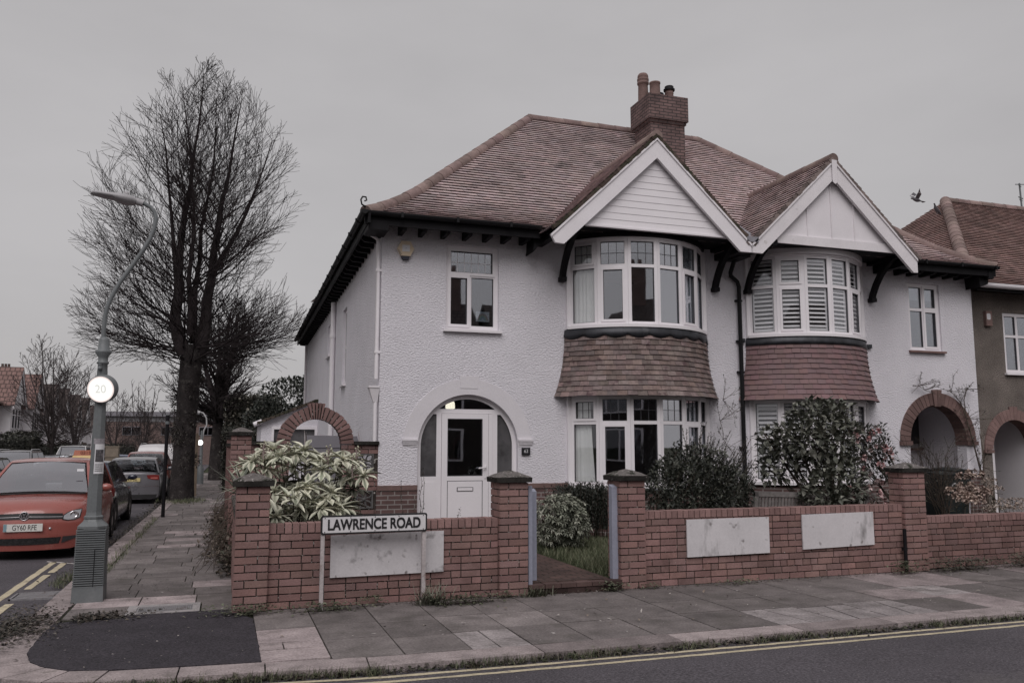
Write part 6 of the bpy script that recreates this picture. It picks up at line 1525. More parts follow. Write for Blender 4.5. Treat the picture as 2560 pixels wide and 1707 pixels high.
single(b,'wooden_crate',mk('tan_boards',(.20,.165,.13),.85,.2,3,fine=.2),'upright tan boarded crate on legs standing before the blue hatchback','crate')
# ============================================================ BACKGROUND BUILDINGS
def gabled_house(x,y,label,wid=8.0,dep=9,eh=4.9,rh=8.0,roofm=None,fac=1,zb=-.6,wallm=None):
    """front faces +x, ridge along y, two front gables over bays"""
    H=thing('terraced_house',(x,y,zb),label,'house','white gabled houses across the side street'); b=MB(); y1=y+wid
    wallm=wallm or M['stucco']
    b.box(x-dep,x,y,y1,zb,zb+eh); 
    # gable ends
    for yy in (y,y1-.2):
        b.slab([[(x-dep,zb+eh),(x,zb+eh),(x-dep/2,zb+rh)]],lambda a,c,d,yy=yy:(a,yy+d,c),0,.2)
    b.build('wall',wallm,H)
    r=MB(); r.hexa([(x+.4,y-.15,zb+eh-.2),(x+.4,y1+.15,zb+eh-.2),(x-dep/2,y1+.15,zb+rh+.05),(x-dep/2,y-.15,zb+rh+.05),(x+.4,y-.15,zb+eh-.1),(x+.4,y1+.15,zb+eh-.1),(x-dep/2,y1+.15,zb+rh+.15),(x-dep/2,y-.15,zb+rh+.15)])
    r.hexa([(x-dep-.4,y-.15,zb+eh-.2),(x-dep-.4,y1+.15,zb+eh-.2),(x-dep/2,y1+.15,zb+rh+.05),(x-dep/2,y-.15,zb+rh+.05),(x-dep-.4,y-.15,zb+eh-.1),(x-dep-.4,y1+.15,zb+eh-.1),(x-dep/2,y1+.15,zb+rh+.15),(x-dep/2,y-.15,zb+rh+.15)])
    RO=r.build('roof',roofm,H)
    for gy in (y+wid*.25,y+wid*.75):
        gh=rh-.7; hw=1.75
        g=MB(); g.slab([[(gy-hw,zb+eh-.1),(gy+hw,zb+eh-.1),(gy,zb+gh)]],lambda a,c,d:(x+.9+d,a,c),-.1,0); g.box(x,x+.75,gy-1.35,gy+1.35,zb,zb+eh-.1); g.build('bay',wallm,H)
        g=MB()
        for s in (-1,1): g.slab([[(gy,zb+gh+.18),(gy+s*(hw+.25),zb+eh-.22),(gy+s*(hw+.25),zb+eh-.52),(gy,zb+gh-.14)]],lambda a,c,d:(x+1.02+d,a,c),-.06,0)
        g.build('bargeboard',M['barge'],H)
        g=MB()
        for s in (-1,1): g.hexa([(x+1.05,gy,zb+gh+.12),(x+1.05,gy+s*(hw+.25),zb+eh-.30),(x-3,gy+s*(hw+.25),zb+eh-.30),(x-3,gy,zb+gh+.12),(x+1.05,gy,zb+gh+.22),(x+1.05,gy+s*(hw+.25),zb+eh-.20),(x-3,gy+s*(hw+.25),zb+eh-.20),(x-3,gy,zb+gh+.22)])
        g.build('gable_roof',roofm,H)
        for z0,z1 in ((zb+.9,zb+2.3),(zb+3.2,zb+4.6)):
            w=MB(); 
            for k in range(3):
                a=gy-1.2+k*.8; w.box(x+.75,x+.80,a,a+.08,z0,z1); w.box(x+.75,x+.80,a+.72,a+.8,z0,z1); w.box(x+.75,x+.80,a+.08,a+.72,z0,z0+.08); w.box(x+.75,x+.80,a+.08,a+.72,z1-.08,z1); w.box(x+.75,x+.80,a+.08,a+.72,z1-.5,z1-.44); w.box(x+.755,x+.765,a+.08,a+.72,z0+.08,z1-.08,1)
            w.build('window',[M['pvc'],M['darkglass']],H)
        w=MB(); w.box(x+.75,x+.82,gy-1.4,gy+1.4,zb+2.38,zb+2.6); w.build('bay_band',M['farbrick'],H)
    c=MB(); c.box(x-dep/2-.45,x-dep/2+.45,y1-1.2,y1-.2,zb+rh-.8,zb+rh+1.3)
    c.box(x-dep/2-.5,x-dep/2+.5,y1-1.25,y1-.15,zb+rh+1.05,zb+rh+1.15)
    for k in range(3): c.lathe([(.12,0),(.10,.4),(.12,.42),(.08,.42),(.0,.4)],x-dep/2-.25+k*.25,y1-.7,8,cz=zb+rh+1.3)
    c.build('chimney',M['farbrick'],H)
    return H
RT=brickmat('red_concrete_roof',(.23,.145,.13),(.21,.13,.118),(.09,.06,.055),.3,.30,.035,.8)
DT=brickmat('dark_roof',(.10,.08,.075),(.08,.065,.06),(.04,.03,.03),.3,.25,.03,.85)
gabled_house(-14.2,61.8,'white house with bright red roof and twin gables nearest across the side street',12.4,9,5.0,7.9,RT,zb=-.5)
gabled_house(-14.2,74.8,'white house with dark roof behind the first bare street tree',11,9,4.8,7.7,DT,zb=-.6)
gabled_house(-14.2,86.6,'white house with dark roof behind the second bare street tree',11,9,4.8,7.6,DT,zb=-.7)
gabled_house(-14.2,98.4,'small white house beside the long brick building, lowest in the row',11,9,4.6,7.2,DT,zb=-.8)
S_=thing('brick_building',(-7,118,-.9),'long two storey brick building with flat grey roof closing the side street','building')
b=MB(); b.box(-18,9,118,130,-1,4.6); b.build('wall',M['farbrick'],S_)
b=MB(); b.box(-18.3,9.3,117.6,130,5.3,5.9); b.build('roof',M['greyboard'],S_)
b=MB(); b.box(-18,9,117.95,118.2,4.6,5.3,0); 
b.build('cladding',mk('grey_cladding',(.19,.185,.195),.6,.1,2),S_)
x=-17
while x<8:
    w=MB(); w.box(x,x+2.2,117.9,118,2.9,4.0); w.box(x+.08,x+2.12,117.88,117.9,2.98,3.92,1); w.box(x+1.07,x+1.13,117.86,117.88,2.98,3.92,0); w.build('window',[M['greyboard'],M['darkglass']],S_); x+=4.6
# lean-to with corrugated roof by the side of the corner house
O_=thing('outbuilding',(1.8,26,0),'low white outbuilding with sloping roof and dark window behind the brick arch','outbuilding')
sxx=lambda p:(p.x,p.z)
b=MB(); b.slab([[(1.00,-.2),(3.0,-.2),(3.0,3.0),(2.45,2.90),(1.0,2.30)],[(1.36,1.62),(1.36,2.12),(2.55,2.12),(2.55,1.62)]],lambda a,c,d:(a,25.8+d,c),0,.15); b.box(1.0,1.15,25.95,29,-.2,2.3); b.build('wall',M['render'],O_)
b=MB(); n=14
for i in range(n):
    t0,t1=i/n,(i+1)/n; xa,xb=lerp(.88,2.62,t0),lerp(.88,2.62,t1); za,zb2=lerp(2.24,2.95,t0),lerp(2.24,2.95,t1); b.hexa([(xa,25.62,za),(xb+.02,25.62,zb2),(xb+.02,29,zb2),(xa,29,za),(xa,25.62,za+.09),(xb+.02,25.62,zb2+.06),(xb+.02,29,zb2+.06),(xa,29,za+.09)],0,U(.4,.6))
b.build('roof',M['mosstile'],O_)
b=MB(); b.box(1.30,2.62,25.76,25.8,2.11,2.2); b.box(1.30,1.37,25.76,25.8,1.55,2.11); b.box(2.54,2.62,25.76,25.8,1.55,2.11); b.box(1.37,2.54,25.86,25.88,1.62,2.11,1); b.build('window',[M['pvc'],fog],O_)
b=MB()
for k in range(3): b.tube([(.80,25.7+k*.22,2.24),(1.02,25.7+k*.22,2.33)],.075,10)
b.build('ridge_roll',M['stucco'],O_)
NEARB=brickmat('dark_reflection_brick',(.045,.035,.033),(.03,.026,.026),(.03,.028,.027))  # wall colour darkened so the mirrored houses read black in the panes
# houses behind the viewer, the ones mirrored in the window glass
for i,(x0,w,lab) in enumerate(((-9.5,9.5,'dark brick house on the near side of the road, leftmost of three'),(1.0,10.5,'dark brick house on the near side of the road, between its neighbours'),(12.5,11,'dark brick house on the near side of the road, rightmost of three'))):
    H=thing('brick_house',(x0+w/2,-9,0),lab,'house','houses on the near side of the road'); b=MB(); b.box(x0,x0+w,-17,-9,0,5.2)
    for yy in ((x0,x0+.2),(x0+w-.2,x0+w)): b.hexa([(yy[0],-17,5.2),(yy[1],-17,5.2),(yy[1],-9,5.2),(yy[0],-9,5.2),(yy[0],-13.1,8.6),(yy[1],-13.1,8.6),(yy[1],-12.9,8.6),(yy[0],-12.9,8.6)])
    b.build('wall',NEARB,H)
    b=MB(); b.hexa([(x0-.2,-8.6,5.0),(x0+w+.2,-8.6,5.0),(x0+w+.2,-13,8.7),(x0-.2,-13,8.7),(x0-.2,-8.6,5.1),(x0+w+.2,-8.6,5.1),(x0+w+.2,-13,8.85),(x0-.2,-13,8.85)]); b.hexa([(x0-.2,-17.4,5.0),(x0+w+.2,-17.4,5.0),(x0+w+.2,-13,8.7),(x0-.2,-13,8.7),(x0-.2,-17.4,5.1),(x0+w+.2,-17.4,5.1),(x0+w+.2,-13,8.85),(x0-.2,-13,8.85)]); b.build('roof',DT,H)
    b=MB(); b.box(x0+w-1.6,x0+w-.4,-13.5,-12.5,7.8,10.3)
    for k in range(3): b.lathe([(.13,0),(.11,.5),(.0,.5)],x0+w-1.35+k*.35,-13,8,cz=10.3)
    b.build('chimney',M['farbrick'],H)
    for wx in (x0+1.2,x0+w-3.4):
        for z0 in (.9,3.2):
            b=MB(); b.box(wx,wx+2.2,-9,-8.92,z0,z0+1.5); 
            for k in range(3): b.box(wx+.08+k*.7,wx+.68+k*.7,-8.92,-8.90,z0+.08,z0+1.42,1)
            b.build('window',[M['pvc'],M['darkglass']],H)
# ============================================================ PLANTS
GR=[(.045,.05,.03),(.06,.066,.04),(.08,.085,.055),(.035,.04,.026)]
def blade(mb,p,d,L,w,c,bend=.5,n=3,v=.2,m=0,side=None):
    """narrow arching leaf"""
    p=Vector(p); d=Vector(d).normalized(); s=side or d.cross(Vector((U(-.3,.3),U(-.3,.3),1)))
    if s.length<1e-3: s=Vector((1,0,0))
    s=s.normalized(); k=U(1-v,1+v); cc=(c[0]*k,c[1]*k,c[2]*k); rows=[]
    q=p.copy(); dd=d.copy()
    for i in range(n+1):
        t=i/n; ww=w*(1-t)**.7 if t>0.25 else w*(.7+t*1.2)
        if i==n: ww=w*.04
        rows.append([q+s*ww/2,q-s*ww/2]); q=q+dd*(L/n); dd=(dd+Vector((0,0,-bend/n))).normalized()
    mb.grid(rows,m,cc,True)
# --- pale variegated shrub behind the left wall
V=thing('variegated_shrub',(1.0,10.6,.06),'pale cream and green variegated shrub with hand shaped leaves behind the front wall','shrub')
lf=MB(); sm=MB(); FLM=[mk('dusty_pink_stalk',(.30,.235,.22),.8,.1,5),mk('pale_buds',(.42,.41,.31),.8,.1,5)]
CREAM=[(.58,.57,.46),(.53,.53,.43),(.63,.61,.50),(.48,.48,.385)]; MID=[(.30,.31,.235),(.36,.36,.28),(.25,.27,.20)]
def handleaf(p,d,L,W,k):
    d=d.normalized(); s=d.cross(Vector((0,0,1))).normalized(); n=s.cross(d).normalized()
    if n.z<0: n=-n
    c1=CREAM[RN.randrange(4)]; c2=MID[RN.randrange(3)]; c1=tuple(x*k for x in c1); c2=tuple(x*k for x in c2)
    N_=5; spine=[];lft=[];rgt=[]; q=p.copy(); dd=d.copy()
    for i in range(N_+1):
        t=i/N_; w=W*(.16+1.0*math.sin(PI*min(1,t**1.25))*.9)*(.5) if i<N_ else 0.002
        w*=1+(.14 if i%2 else -.06)
        spine.append(q-n*.012*math.sin(PI*t)); lft.append(q+s*w+n*.010); rgt.append(q-s*w+n*.010); q=q+dd*(L/N_); dd=(dd+Vector((0,0,-.17))).normalized()
    mid=lambda a,b,t:[x.lerp(y,t) for x,y in zip(a,b)]
    ml=mid(spine,lft,.40); mr=mid(spine,rgt,.40)
    lf.grid([lft,ml],0,c1,True); lf.grid([ml,spine],0,c2,True); lf.grid([spine,mr],0,c2,True); lf.grid([mr,rgt],0,c1,True)
def rosette(c,k=1.0,sc=1.0):
    n=RN.randrange(8,11); a0=U(0,2*PI); axis=Vector((U(-.35,.35),U(-.85,-.35),1)).normalized()
    for i in range(n):
        d=rdir(axis,rad(U(62,88)),a0+2*PI*i/n+U(-.12,.12)); handleaf(c+Vector((U(-.015,.015),U(-.015,.015),U(-.02,.02))),d,U(.19,.26)*sc,U(.058,.078)*sc,k*U(.82,1.12))
    for i in range(4): d=rdir(axis,rad(U(20,45)),a0+i*1.6); handleaf(c,d,U(.08,.13)*sc,.04*sc,k)
    sm.tube([c,Vector((lerp(c.x,1.1,.30),lerp(c.y,11.0,.75),c.z*.55)),Vector((lerp(c.x,1.1,.5),11.0,.05))],[.006,.008,.011],5)
GZ=lambda x,y,Y:at(600+x/4.9,1000+y/4.9,Y)
for x,y in ((230,715),(310,830),(500,700),(640,830),(745,730),(900,790),(1090,770),(1200,830),(1330,935),(1430,860),(1370,730),(80,850),(620,630),(800,620),(1260,730),(420,610),(980,730),(160,760),(1520,930),(560,780),(1010,850),(700,650),(390,730)):
    rosette(GZ(x,y,U(10.0,10.9)))
for x,y in ((700,1110),(840,1070),(870,1240),(650,1220),(640,1400),(450,1430),(1000,1330),(1080,1230),(420,1120),(1180,1330),(1260,1320),(760,1330),(550,1300),(930,1150),(1120,1130),(400,1260),(860,1400)):
    rosette(GZ(x,y,U(9.55,10.2)),.98,.95)
for i in range(34): rosette(Vector((U(.5,1.5),U(10.3,11.2),U(.35,1.2))),.55)
for x,y,h in ((290,540,.16),(1085,590,.14),(1425,600,.16),(990,980,.16),(500,1210,.13),(600,560,.10),(1380,700,.12)):
    fl=MB(); Y=U(10.0,10.4); c=GZ(x,y,Y); b0=c-Vector((0,0,h+.12)); fl.tube([b0,c],[.010,.006],5,0,.5)
    for k in range(16):
        t=k/16; p=b0.lerp(c,.3+.7*t); a=U(0,2*PI); q=p+Vector((math.cos(a)*.075*(1.2-t),math.sin(a)*.075*(1.2-t),.045)); fl.tube([p,q],[.004,.003],3); 
        fl.lathe([(0,-.010),(.012,-.004),(.012,.006),(0,.012)],q.x,q.y,5,1,cz=q.z)
    fl.build('flower_head',FLM,V)
lf.build('foliage',M['leaf'],V); sm.build('stem',M['stem'],V)
# --- spiky yucca leaning out over the pavement
Y_=MB(); c=Vector((.20,10.35,1.10))
for i in range(46):
    a=U(0,2*PI); e=U(-.35,1.3); d=Vector((math.cos(a)-.25,math.sin(a),e)); 
    blade(Y_,c+Vector((U(-.04,.04),U(-.04,.04),U(-.05,.12))),d,U(.34,.56),U(.028,.042),(.20,.215,.17) if RN.random()<.55 else (.40,.40,.32),U(.05,.30),4)
Y_.tube([(.30,10.5,.0),(.20,10.35,1.12)],[.06,.05],8,1)
single(Y_,'yucca',[M['leaf'],M['stem']],'spiky yucca with pale edged sword leaves poking past the corner pier','yucca',loc=(.2,10.6,.0))
# --- dead leaf hedge/ivy spilling at the foot of the side wall
hb=MB()
for i in range(2600):
    t=RN.random(); y=lerp(11.4,22.5,t); w=.30*(1 if y>12.6 else .5); x=.16-abs(RN.gauss(0,w*.55)); z=abs(RN.gauss(0,.17))*(1 if y<14 else .8)*max(.15,1-(.16-x)/.9)
    leafq(hb,Vector((x,y,z+zr(y))),Vector((U(-1,.3),U(-1,.6),U(-.2,.8))).normalized(),U(.05,.10),.55,[(.062,.05,.04),(.085,.066,.052),(.045,.045,.03),(.12,.095,.075),(.04,.034,.028)][RN.randrange(5)])
for k in range(60):
    y=U(11.5,21); hb.tube([(.15,y,U(.3,.8)),(U(-.15,.05),y+U(-.3,.3),U(.2,.5)),(U(-.35,-.05),y+U(-.3,.3),.02)],[.006,.005,.003],3,1)
single(hb,'trailing_ivy',[M['leaf'],M['stem']],'brown trailing ivy heaped along the foot of the side wall on the pavement','ivy',loc=(.1,16,0))
# --- grey green rhododendron seen through the gateway
def whorlbush(name,label,c,rx,ry,rz,n,L,cols,asp=.34,leaves=7,loc=None,dark=None,stems=8):
    T=thing(name,loc or (c[0],c[1],.1),label,'bush'); b=MB()
    for i in range(n):
        while True:
            p=Vector((U(-1,1),U(-1,1),U(-.9,1)))
            if .35<p.length<=1: break
        q=p.normalized()*(p.length**.45*U(.86,1.06)); pos=Vector((c[0]+q.x*rx,c[1]+q.y*ry,max(.16,c[2]+q.z*rz))); nrm=(q+Vector((0,-.25,.55))).normalized(); a0=U(0,2*PI); col=cols[RN.randrange(len(cols))]
        for k in range(leaves):
            d=rdir(nrm,rad(U(48,88)),a0+2*PI*k/leaves); leafq(b,pos,d,L*U(.75,1.2),asp,col,.18,.18)
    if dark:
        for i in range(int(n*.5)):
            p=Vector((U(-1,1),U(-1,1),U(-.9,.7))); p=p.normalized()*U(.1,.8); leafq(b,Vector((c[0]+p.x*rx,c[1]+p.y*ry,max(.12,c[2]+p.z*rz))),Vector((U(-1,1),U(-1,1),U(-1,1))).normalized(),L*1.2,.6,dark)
    b.build('foliage',M['leaf'],T); s=MB()
    for k in range(stems):
        a=U(0,2*PI); s.tube([(c[0]+U(-.06,.06),c[1]+U(-.06,.06),.0),(c[0]+rx*.35*math.cos(a),c[1]+ry*.35*math.sin(a),c[2]*.7),(c[0]+rx*.8*math.cos(a),c[1]+ry*.8*math.sin(a),c[2]+rz*.4)],[.02,.012,.006],5)
    s.build('stem',M['stem'],T); return T
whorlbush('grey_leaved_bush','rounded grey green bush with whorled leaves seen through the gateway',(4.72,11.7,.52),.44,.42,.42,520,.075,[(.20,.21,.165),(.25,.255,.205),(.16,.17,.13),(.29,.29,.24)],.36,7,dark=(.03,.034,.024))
R_=thing('rosemary_bush',(5.55,12.75,.1),'dark upright needle leaved bush beside the grey green bush under the bay','bush'); b=MB(); s=MB()
for i in range(520):
    x=5.55+U(-.48,.50); y=12.75+U(-.3,.3); h=(.98+U(-.18,.06))*(1-.10*abs((x-5.55)/.6)**3); lean=Vector((U(-.12,.12),U(-.25,.05),1)); top=Vector((x,y,.1))+lean*h*.95
    for k in range(13):
        t=.25+.75*k/13; p=Vector((x,y,.1)).lerp(top,t); 
        for _ in range(2): d=rdir(lean,rad(U(25,50)),U(0,2*PI)); leafq(b,p,d,U(.045,.075),.26,[(.022,.026,.020),(.034,.038,.03),(.05,.054,.044)][RN.randrange(3)],.05)
    if i%5==0: s.tube([(x,y,.05),top],[.006,.003],3)
b.build('foliage',M['leaf'],R_); s.build('stem',M['stem'],R_)
# --- big dark laurel-like shrub behind the right wall, with taller spiky one behind
def bigshrub(name,label,blobs,L,asp,cols,stemcol='stem',trunk=None,cat='shrub',flowers=None,shell=.5,up=.4):
    c0=blobs[0]; T=thing(name,(trunk[0],trunk[1],.06) if trunk else (c0[0][0],c0[0][1],.06),label,cat); b=MB()
    for c,rx,ry,rz,n in blobs: leafclump(b,c,rx,ry,rz,n,L,cols,up,shell=shell,asp=asp)
    b.build('foliage',M['leaf'],T); s=MB(); tx,ty=(trunk if trunk else (c0[0][0],c0[0][1]))
    for c,rx,ry,rz,n in blobs:
        for k in range(4): s.tube([(tx+U(-.05,.05),ty+U(-.05,.05),.0),(lerp(tx,c[0],.5)+U(-.06,.06),lerp(ty,c[1],.5),lerp(.1,c[2],.55)),(c[0]+U(-.5,.5)*rx,c[1]+U(-.5,.5)*ry,c[2]+rz*U(.1,.6))],[.016,.011,.005],5)
    s.build('stem',M['stem'],T)
    if flowers:
        for c,rx,ry,rz,n in flowers[0]:
            for _ in range(n):
                f=MB(); p=Vector((U(-1,1),U(-1,-.1),U(-1,1))); p=p.normalized()*U(.75,1.03); q=Vector((c[0]+p.x*rx,c[1]+p.y*ry,c[2]+p.z*rz)); nn=(p+Vector((0,-.6,.2))).normalized(); r=flowers[1]*U(.7,1.2); cc=flowers[2][RN.randrange(len(flowers[2]))]
                for k in range(7): d=rdir(nn,rad(U(55,80)),2*PI*k/7+U(-.2,.2)); leafq(f,q,d,r,.85,cc,.15,.12)
                for k in range(4): d=rdir(nn,rad(U(15,35)),2*PI*k/4); leafq(f,q,d,r*.7,.9,cc,.1,.12)
                f.build('flower',M['leaf'],T)
    return T
ZZ=lambda x,y,Y:at(1620+x/5.81,1020+y/5.81,Y)
def bl(x,y,Y,rx,ry,rz,n): c=ZZ(x,y,Y); return (tuple(c),rx,ry,rz,n)
DK=[(.026,.029,.023),(.038,.042,.033),(.055,.058,.045),(.085,.088,.07),(.030,.033,.028)]
bigshrub('laurel_shrub','dense dark glossy shrub behind the front wall just right of the gate pier',[bl(700,900,10.6,.55,.5,.34,1500),(tuple(ZZ(560,1150,10.3)),.62,.5,.40,1900),bl(900,1180,10.3,.62,.5,.40,1900),(tuple(ZZ(300,1000,10.6)),.26,.3,.28,420),bl(1150,1250,10.4,.34,.4,.36,700),bl(120,1330,10.0,.30,.3,.24,500),bl(760,1380,10.2,.75,.4,.25,900),bl(440,760,10.7,.14,.2,.26,170)],.072,.42,DK,trunk=(5.6,10.5))
SP=thing('upright_spiky_shrub',(6.9,11.6,.06),'tall dark spiky shrub with upright sprays in front of the bay and downpipe','shrub'); b=MB(); s=MB()
for x,y,n in ((540,260,9),(560,520,12),(640,430,60),(820,160,9),(920,340,26),(900,480,60),(1000,440,26),(1210,330,10),(1160,480,20),(1300,520,22),(1450,420,24),(1490,560,20),(1380,700,60),(1250,700,40),(1500,760,46),(1600,720,22),(1520,950,40),(1400,950,70),(1120,640,40),(1050,800,60),(1300,900,60),(700,560,40),(780,500,26),(1450,1150,70),(1250,1050,60),(1560,1000,30)):
    for i in range(max(3,n//5)):
        Yb=U(11.3,11.9); top=ZZ(x+U(-45,45),y+U(-10,70),Yb); root=Vector((lerp(top.x,6.95,.45),Yb+U(-.1,.2),max(.1,top.z-U(.5,.9)))); ax=(top-root)
        s.tube([root,top],[.006,.002],3)
        for k in range(34):
            t=(k+U(0,1))/34; p=root.lerp(top,t); d=rdir(ax,rad(U(20,55)),U(0,2*PI)); leafq(b,p,d,U(.035,.065)*(1.15-.5*t),.36,[(.022,.024,.021),(.034,.036,.031),(.050,.052,.044)][RN.randrange(3)],.08)
b.build('foliage',M['leaf'],SP); s.build('stem',M['stem'],SP)
# --- leafy rose-like shrub and the flowering camellia
ZB=lambda x,y,Y:at(1860+x/5.057,980+y/5.057,Y)
def bb(x,y,Y,rx,ry,rz,n): return (tuple(ZB(x,y,Y)),rx,ry,rz,n)
LG=[(.095,.10,.08),(.125,.128,.104),(.16,.16,.134),(.065,.068,.056),(.20,.20,.17)]
bigshrub('broad_leaved_shrub','tall grey green broad leaved shrub over the garden bench, before the shuttered bay',[bb(1000,330,11.0,.56,.45,.26,330),bb(950,560,10.9,.72,.5,.33,520),bb(720,690,11.0,.50,.4,.26,180),bb(1050,760,10.9,.46,.4,.30,230),bb(450,620,11.2,.38,.3,.26,130),bb(480,850,11.2,.36,.3,.30,190),bb(1120,1270,10.4,.52,.35,.30,420),bb(1180,1050,10.6,.45,.3,.30,240),bb(870,230,11.0,.26,.25,.14,60),bb(1230,240,11.0,.26,.25,.12,50),bb(250,560,11.2,.12,.15,.16,20),bb(330,980,11.3,.25,.2,.2,60)],.135,.56,LG,trunk=(9.15,11.1),shell=.25)
bigshrub('camellia','dark shrub dotted with pink blooms between the bay and the boundary pier','x' and [bb(1550,650,11.9,.42,.35,.34,460),bb(1580,900,11.8,.50,.4,.36,560),bb(1690,530,11.9,.18,.2,.2,80),bb(1400,900,11.7,.26,.3,.34,240),bb(1440,520,11.9,.24,.25,.16,120),bb(1780,740,11.9,.18,.2,.2,70),bb(1500,1330,10.5,.42,.25,.20,170)],.075,.5,[(.028,.03,.026),(.042,.044,.037),(.060,.062,.052),(.085,.083,.07)],trunk=(11.6,11.9),cat='camellia',flowers=([bb(1550,650,11.9,.42,.35,.36,18),bb(1580,900,11.8,.50,.4,.36,18),bb(1440,520,11.9,.24,.25,.16,8),bb(1500,1330,10.5,.42,.25,.20,7)],.062,[(.48,.29,.29),(.55,.37,.37),(.42,.23,.235),(.52,.40,.39)]),shell=.4)
# twiggy shrub by the boundary pier, climber on the porch arch
def twigbush(name,label,c,r,h,n,lvl=2,leafn=0,loc=None,cat='shrub',mat='stem'):
    T=thing(name,loc or c,label,cat); t=Tree(RN.randrange(999),lambda p:True,.02,.003)
    for i in range(n):
        az=U(0,2*PI); t.grow(Vector(c)+Vector((U(-.1,.1),U(-.1,.1),0)),Vector((math.cos(az)*r,math.sin(az)*r*.6,h)),h*U(.7,1.1),.010,1,1+lvl,(0,5,6))
    t.mb.build('twigs',M[mat],T)
    if leafn:
        b=MB(); vs=t.mb.v
        for _ in range(leafn): p=Vector(vs[RN.randrange(len(vs))]); leafq(b,p,Vector((U(-1,1),U(-1,1),U(-.5,.8))).normalized(),U(.03,.055),.55,[(.06,.06,.045),(.09,.085,.065),(.045,.045,.038)][RN.randrange(3)])
        b.build('foliage',M['leaf'],T)
    return T
twigbush('twiggy_shrub','bare twiggy shrub between the pink flowered bush and the porch',(12.2,11.9,.3),.55,1.2,14,2,240)
CL=thing('climbing_rose',(15.2,13.7,.1),'bare climbing rose trained up around the porch arch of the shuttered house','climber'); t=Tree(77,lambda p:True,.03,.003); 
cane=[(15.30,13.75,.1),(15.25,13.85,.9),(15.10,13.9,1.7),(14.98,13.92,2.2),(14.85,13.93,2.55),(14.62,13.94,2.78)]
t.mb.tube(cane,[.022,.02,.016,.013,.01,.006],6); t.mb.tube([(14.98,13.92,2.2),(14.95,13.93,2.6),(15.05,13.93,2.85),(15.2,13.93,2.8)],[.012,.01,.007,.004],5); t.mb.tube([(15.25,13.85,.9),(15.32,13.85,1.4),(15.28,13.9,2.0)],[.014,.01,.005],5)
t.mb.tube([(13.55,13.93,2.72),(13.75,13.93,2.88),(13.9,13.93,2.80),(14.1,13.93,2.86)],[.003,.006,.005,.003],4)
for p in [(15.1,13.9,1.7),(14.98,13.92,2.2),(14.85,13.93,2.55),(14.62,13.94,2.78),(15.05,13.93,2.85),(15.2,13.85,1.2),(15.28,13.8,.7),(13.75,13.93,2.88),(13.9,13.93,2.8),(15.0,13.9,2.0)]:
    for k in range(5): t.grow(Vector(p),Vector((U(-1,1),U(-.7,.0),U(-.3,1))),U(.18,.42),.006,1,2,(0,9))
t.mb.build('cane',M['stem'],CL); b=MB()
for _ in range(420): p=Vector(t.mb.v[RN.randrange(len(t.mb.v))]); leafq(b,p,Vector((U(-1,1),U(-1,.2),U(-.5,.8))).normalized(),U(.03,.06),.55,[(.06,.055,.042),(.09,.08,.06),(.045,.04,.035),(.12,.10,.08)][RN.randrange(4)])
b.build('foliage',M['leaf'],CL)
# little twiggy growth on the wall beside the first bay
b=MB(); t=Tree(9,lambda p:True,.0,.003)
for p in ((9.0,13.93,2.5),(8.9,13.9,2.1),(9.1,13.95,1.6)):
    for k in range(4): t.grow(Vector(p),Vector((U(-.4,.6),U(-.3,0),U(-1,.6))),U(.25,.5),.006,1,2,(0,8))
vs=list(t.mb.v); mbx=t.mb
for _ in range(130): leafq(mbx,Vector(vs[RN.randrange(len(vs))]),Vector((U(-1,1),U(-1,.2),U(-.5,.8))).normalized(),U(.03,.06),.5,(.05,.045,.035),m=1)
single(mbx,'wall_climber',[M['stem'],M['leaf']],'wispy bare climber on the white wall beside the mottled apron','climber',loc=(9.0,13.9,1.5))
# dry twiggy weeds by the door
b=MB()
for x in (2.78,2.98,3.08,3.12,3.75):
    h=U(.7,1.15) if x<3.5 else .45; q=[(x,13.75,.1)]
    for k in range(1,7): q.append((x+U(-.03,.03),13.75,.1+h*k/6))
    b.tube(q,[.005]*6+[.002],3)
    for k in range(30): p=Vector(q[RN.randrange(2,7)]); leafq(b,p+Vector((0,0,U(-.08,.08))),Vector((U(-1,1),U(-1,1),U(0,1))).normalized(),.035,.6,(.045,.04,.03),m=1)
single(b,'dry_weed_stalks',[M['stem'],M['leaf']],'thin dry weed stalks standing by the left of the front door','weeds',loc=(3,13.75,.1))
# --- dried hydrangea and stonecrop heads, rough growth next door
def heads(name,label,spots,size,cols,loc,n=26,cat='plant'):
    T=thing(name,loc,label,cat)
    for p in spots:
        b=MB(); s=MB(); p=Vector(p); s.tube([(p.x+U(-.08,.08),p.y+.1,.05),(p.x+U(-.03,.03),p.y,p.z*.6),p],[.008,.006,.004],4)
        for k in range(n):
            a=U(0,2*PI); e=U(-.1,1.0); d=Vector((math.cos(a),math.sin(a),e)).normalized(); q=p+Vector((d.x*size,d.y*size,d.z*size*.62)); c=cols[RN.randrange(len(cols))]
            for j in range(4): leafq(b,q,rdir(d,rad(U(50,85)),2*PI*j/4),size*U(.28,.42),.85,c,.1)
        for k in range(5): leafq(s,Vector((p.x,p.y,p.z*U(.4,.85))),Vector((U(-1,1),U(-1,.3),U(-.2,.4))).normalized(),U(.08,.13),.5,(.07,.065,.045),m=1)
        st_=s.build('stem',[M['stem'],M['leaf']],T); b.build('flower_head',M['leaf'],st_)
NB=lambda x,y,Y:at(2300+x/7.84,1130+y/7.84,Y)
BR_=[(.30,.22,.185),(.25,.18,.155),(.36,.28,.235),(.20,.145,.125)]
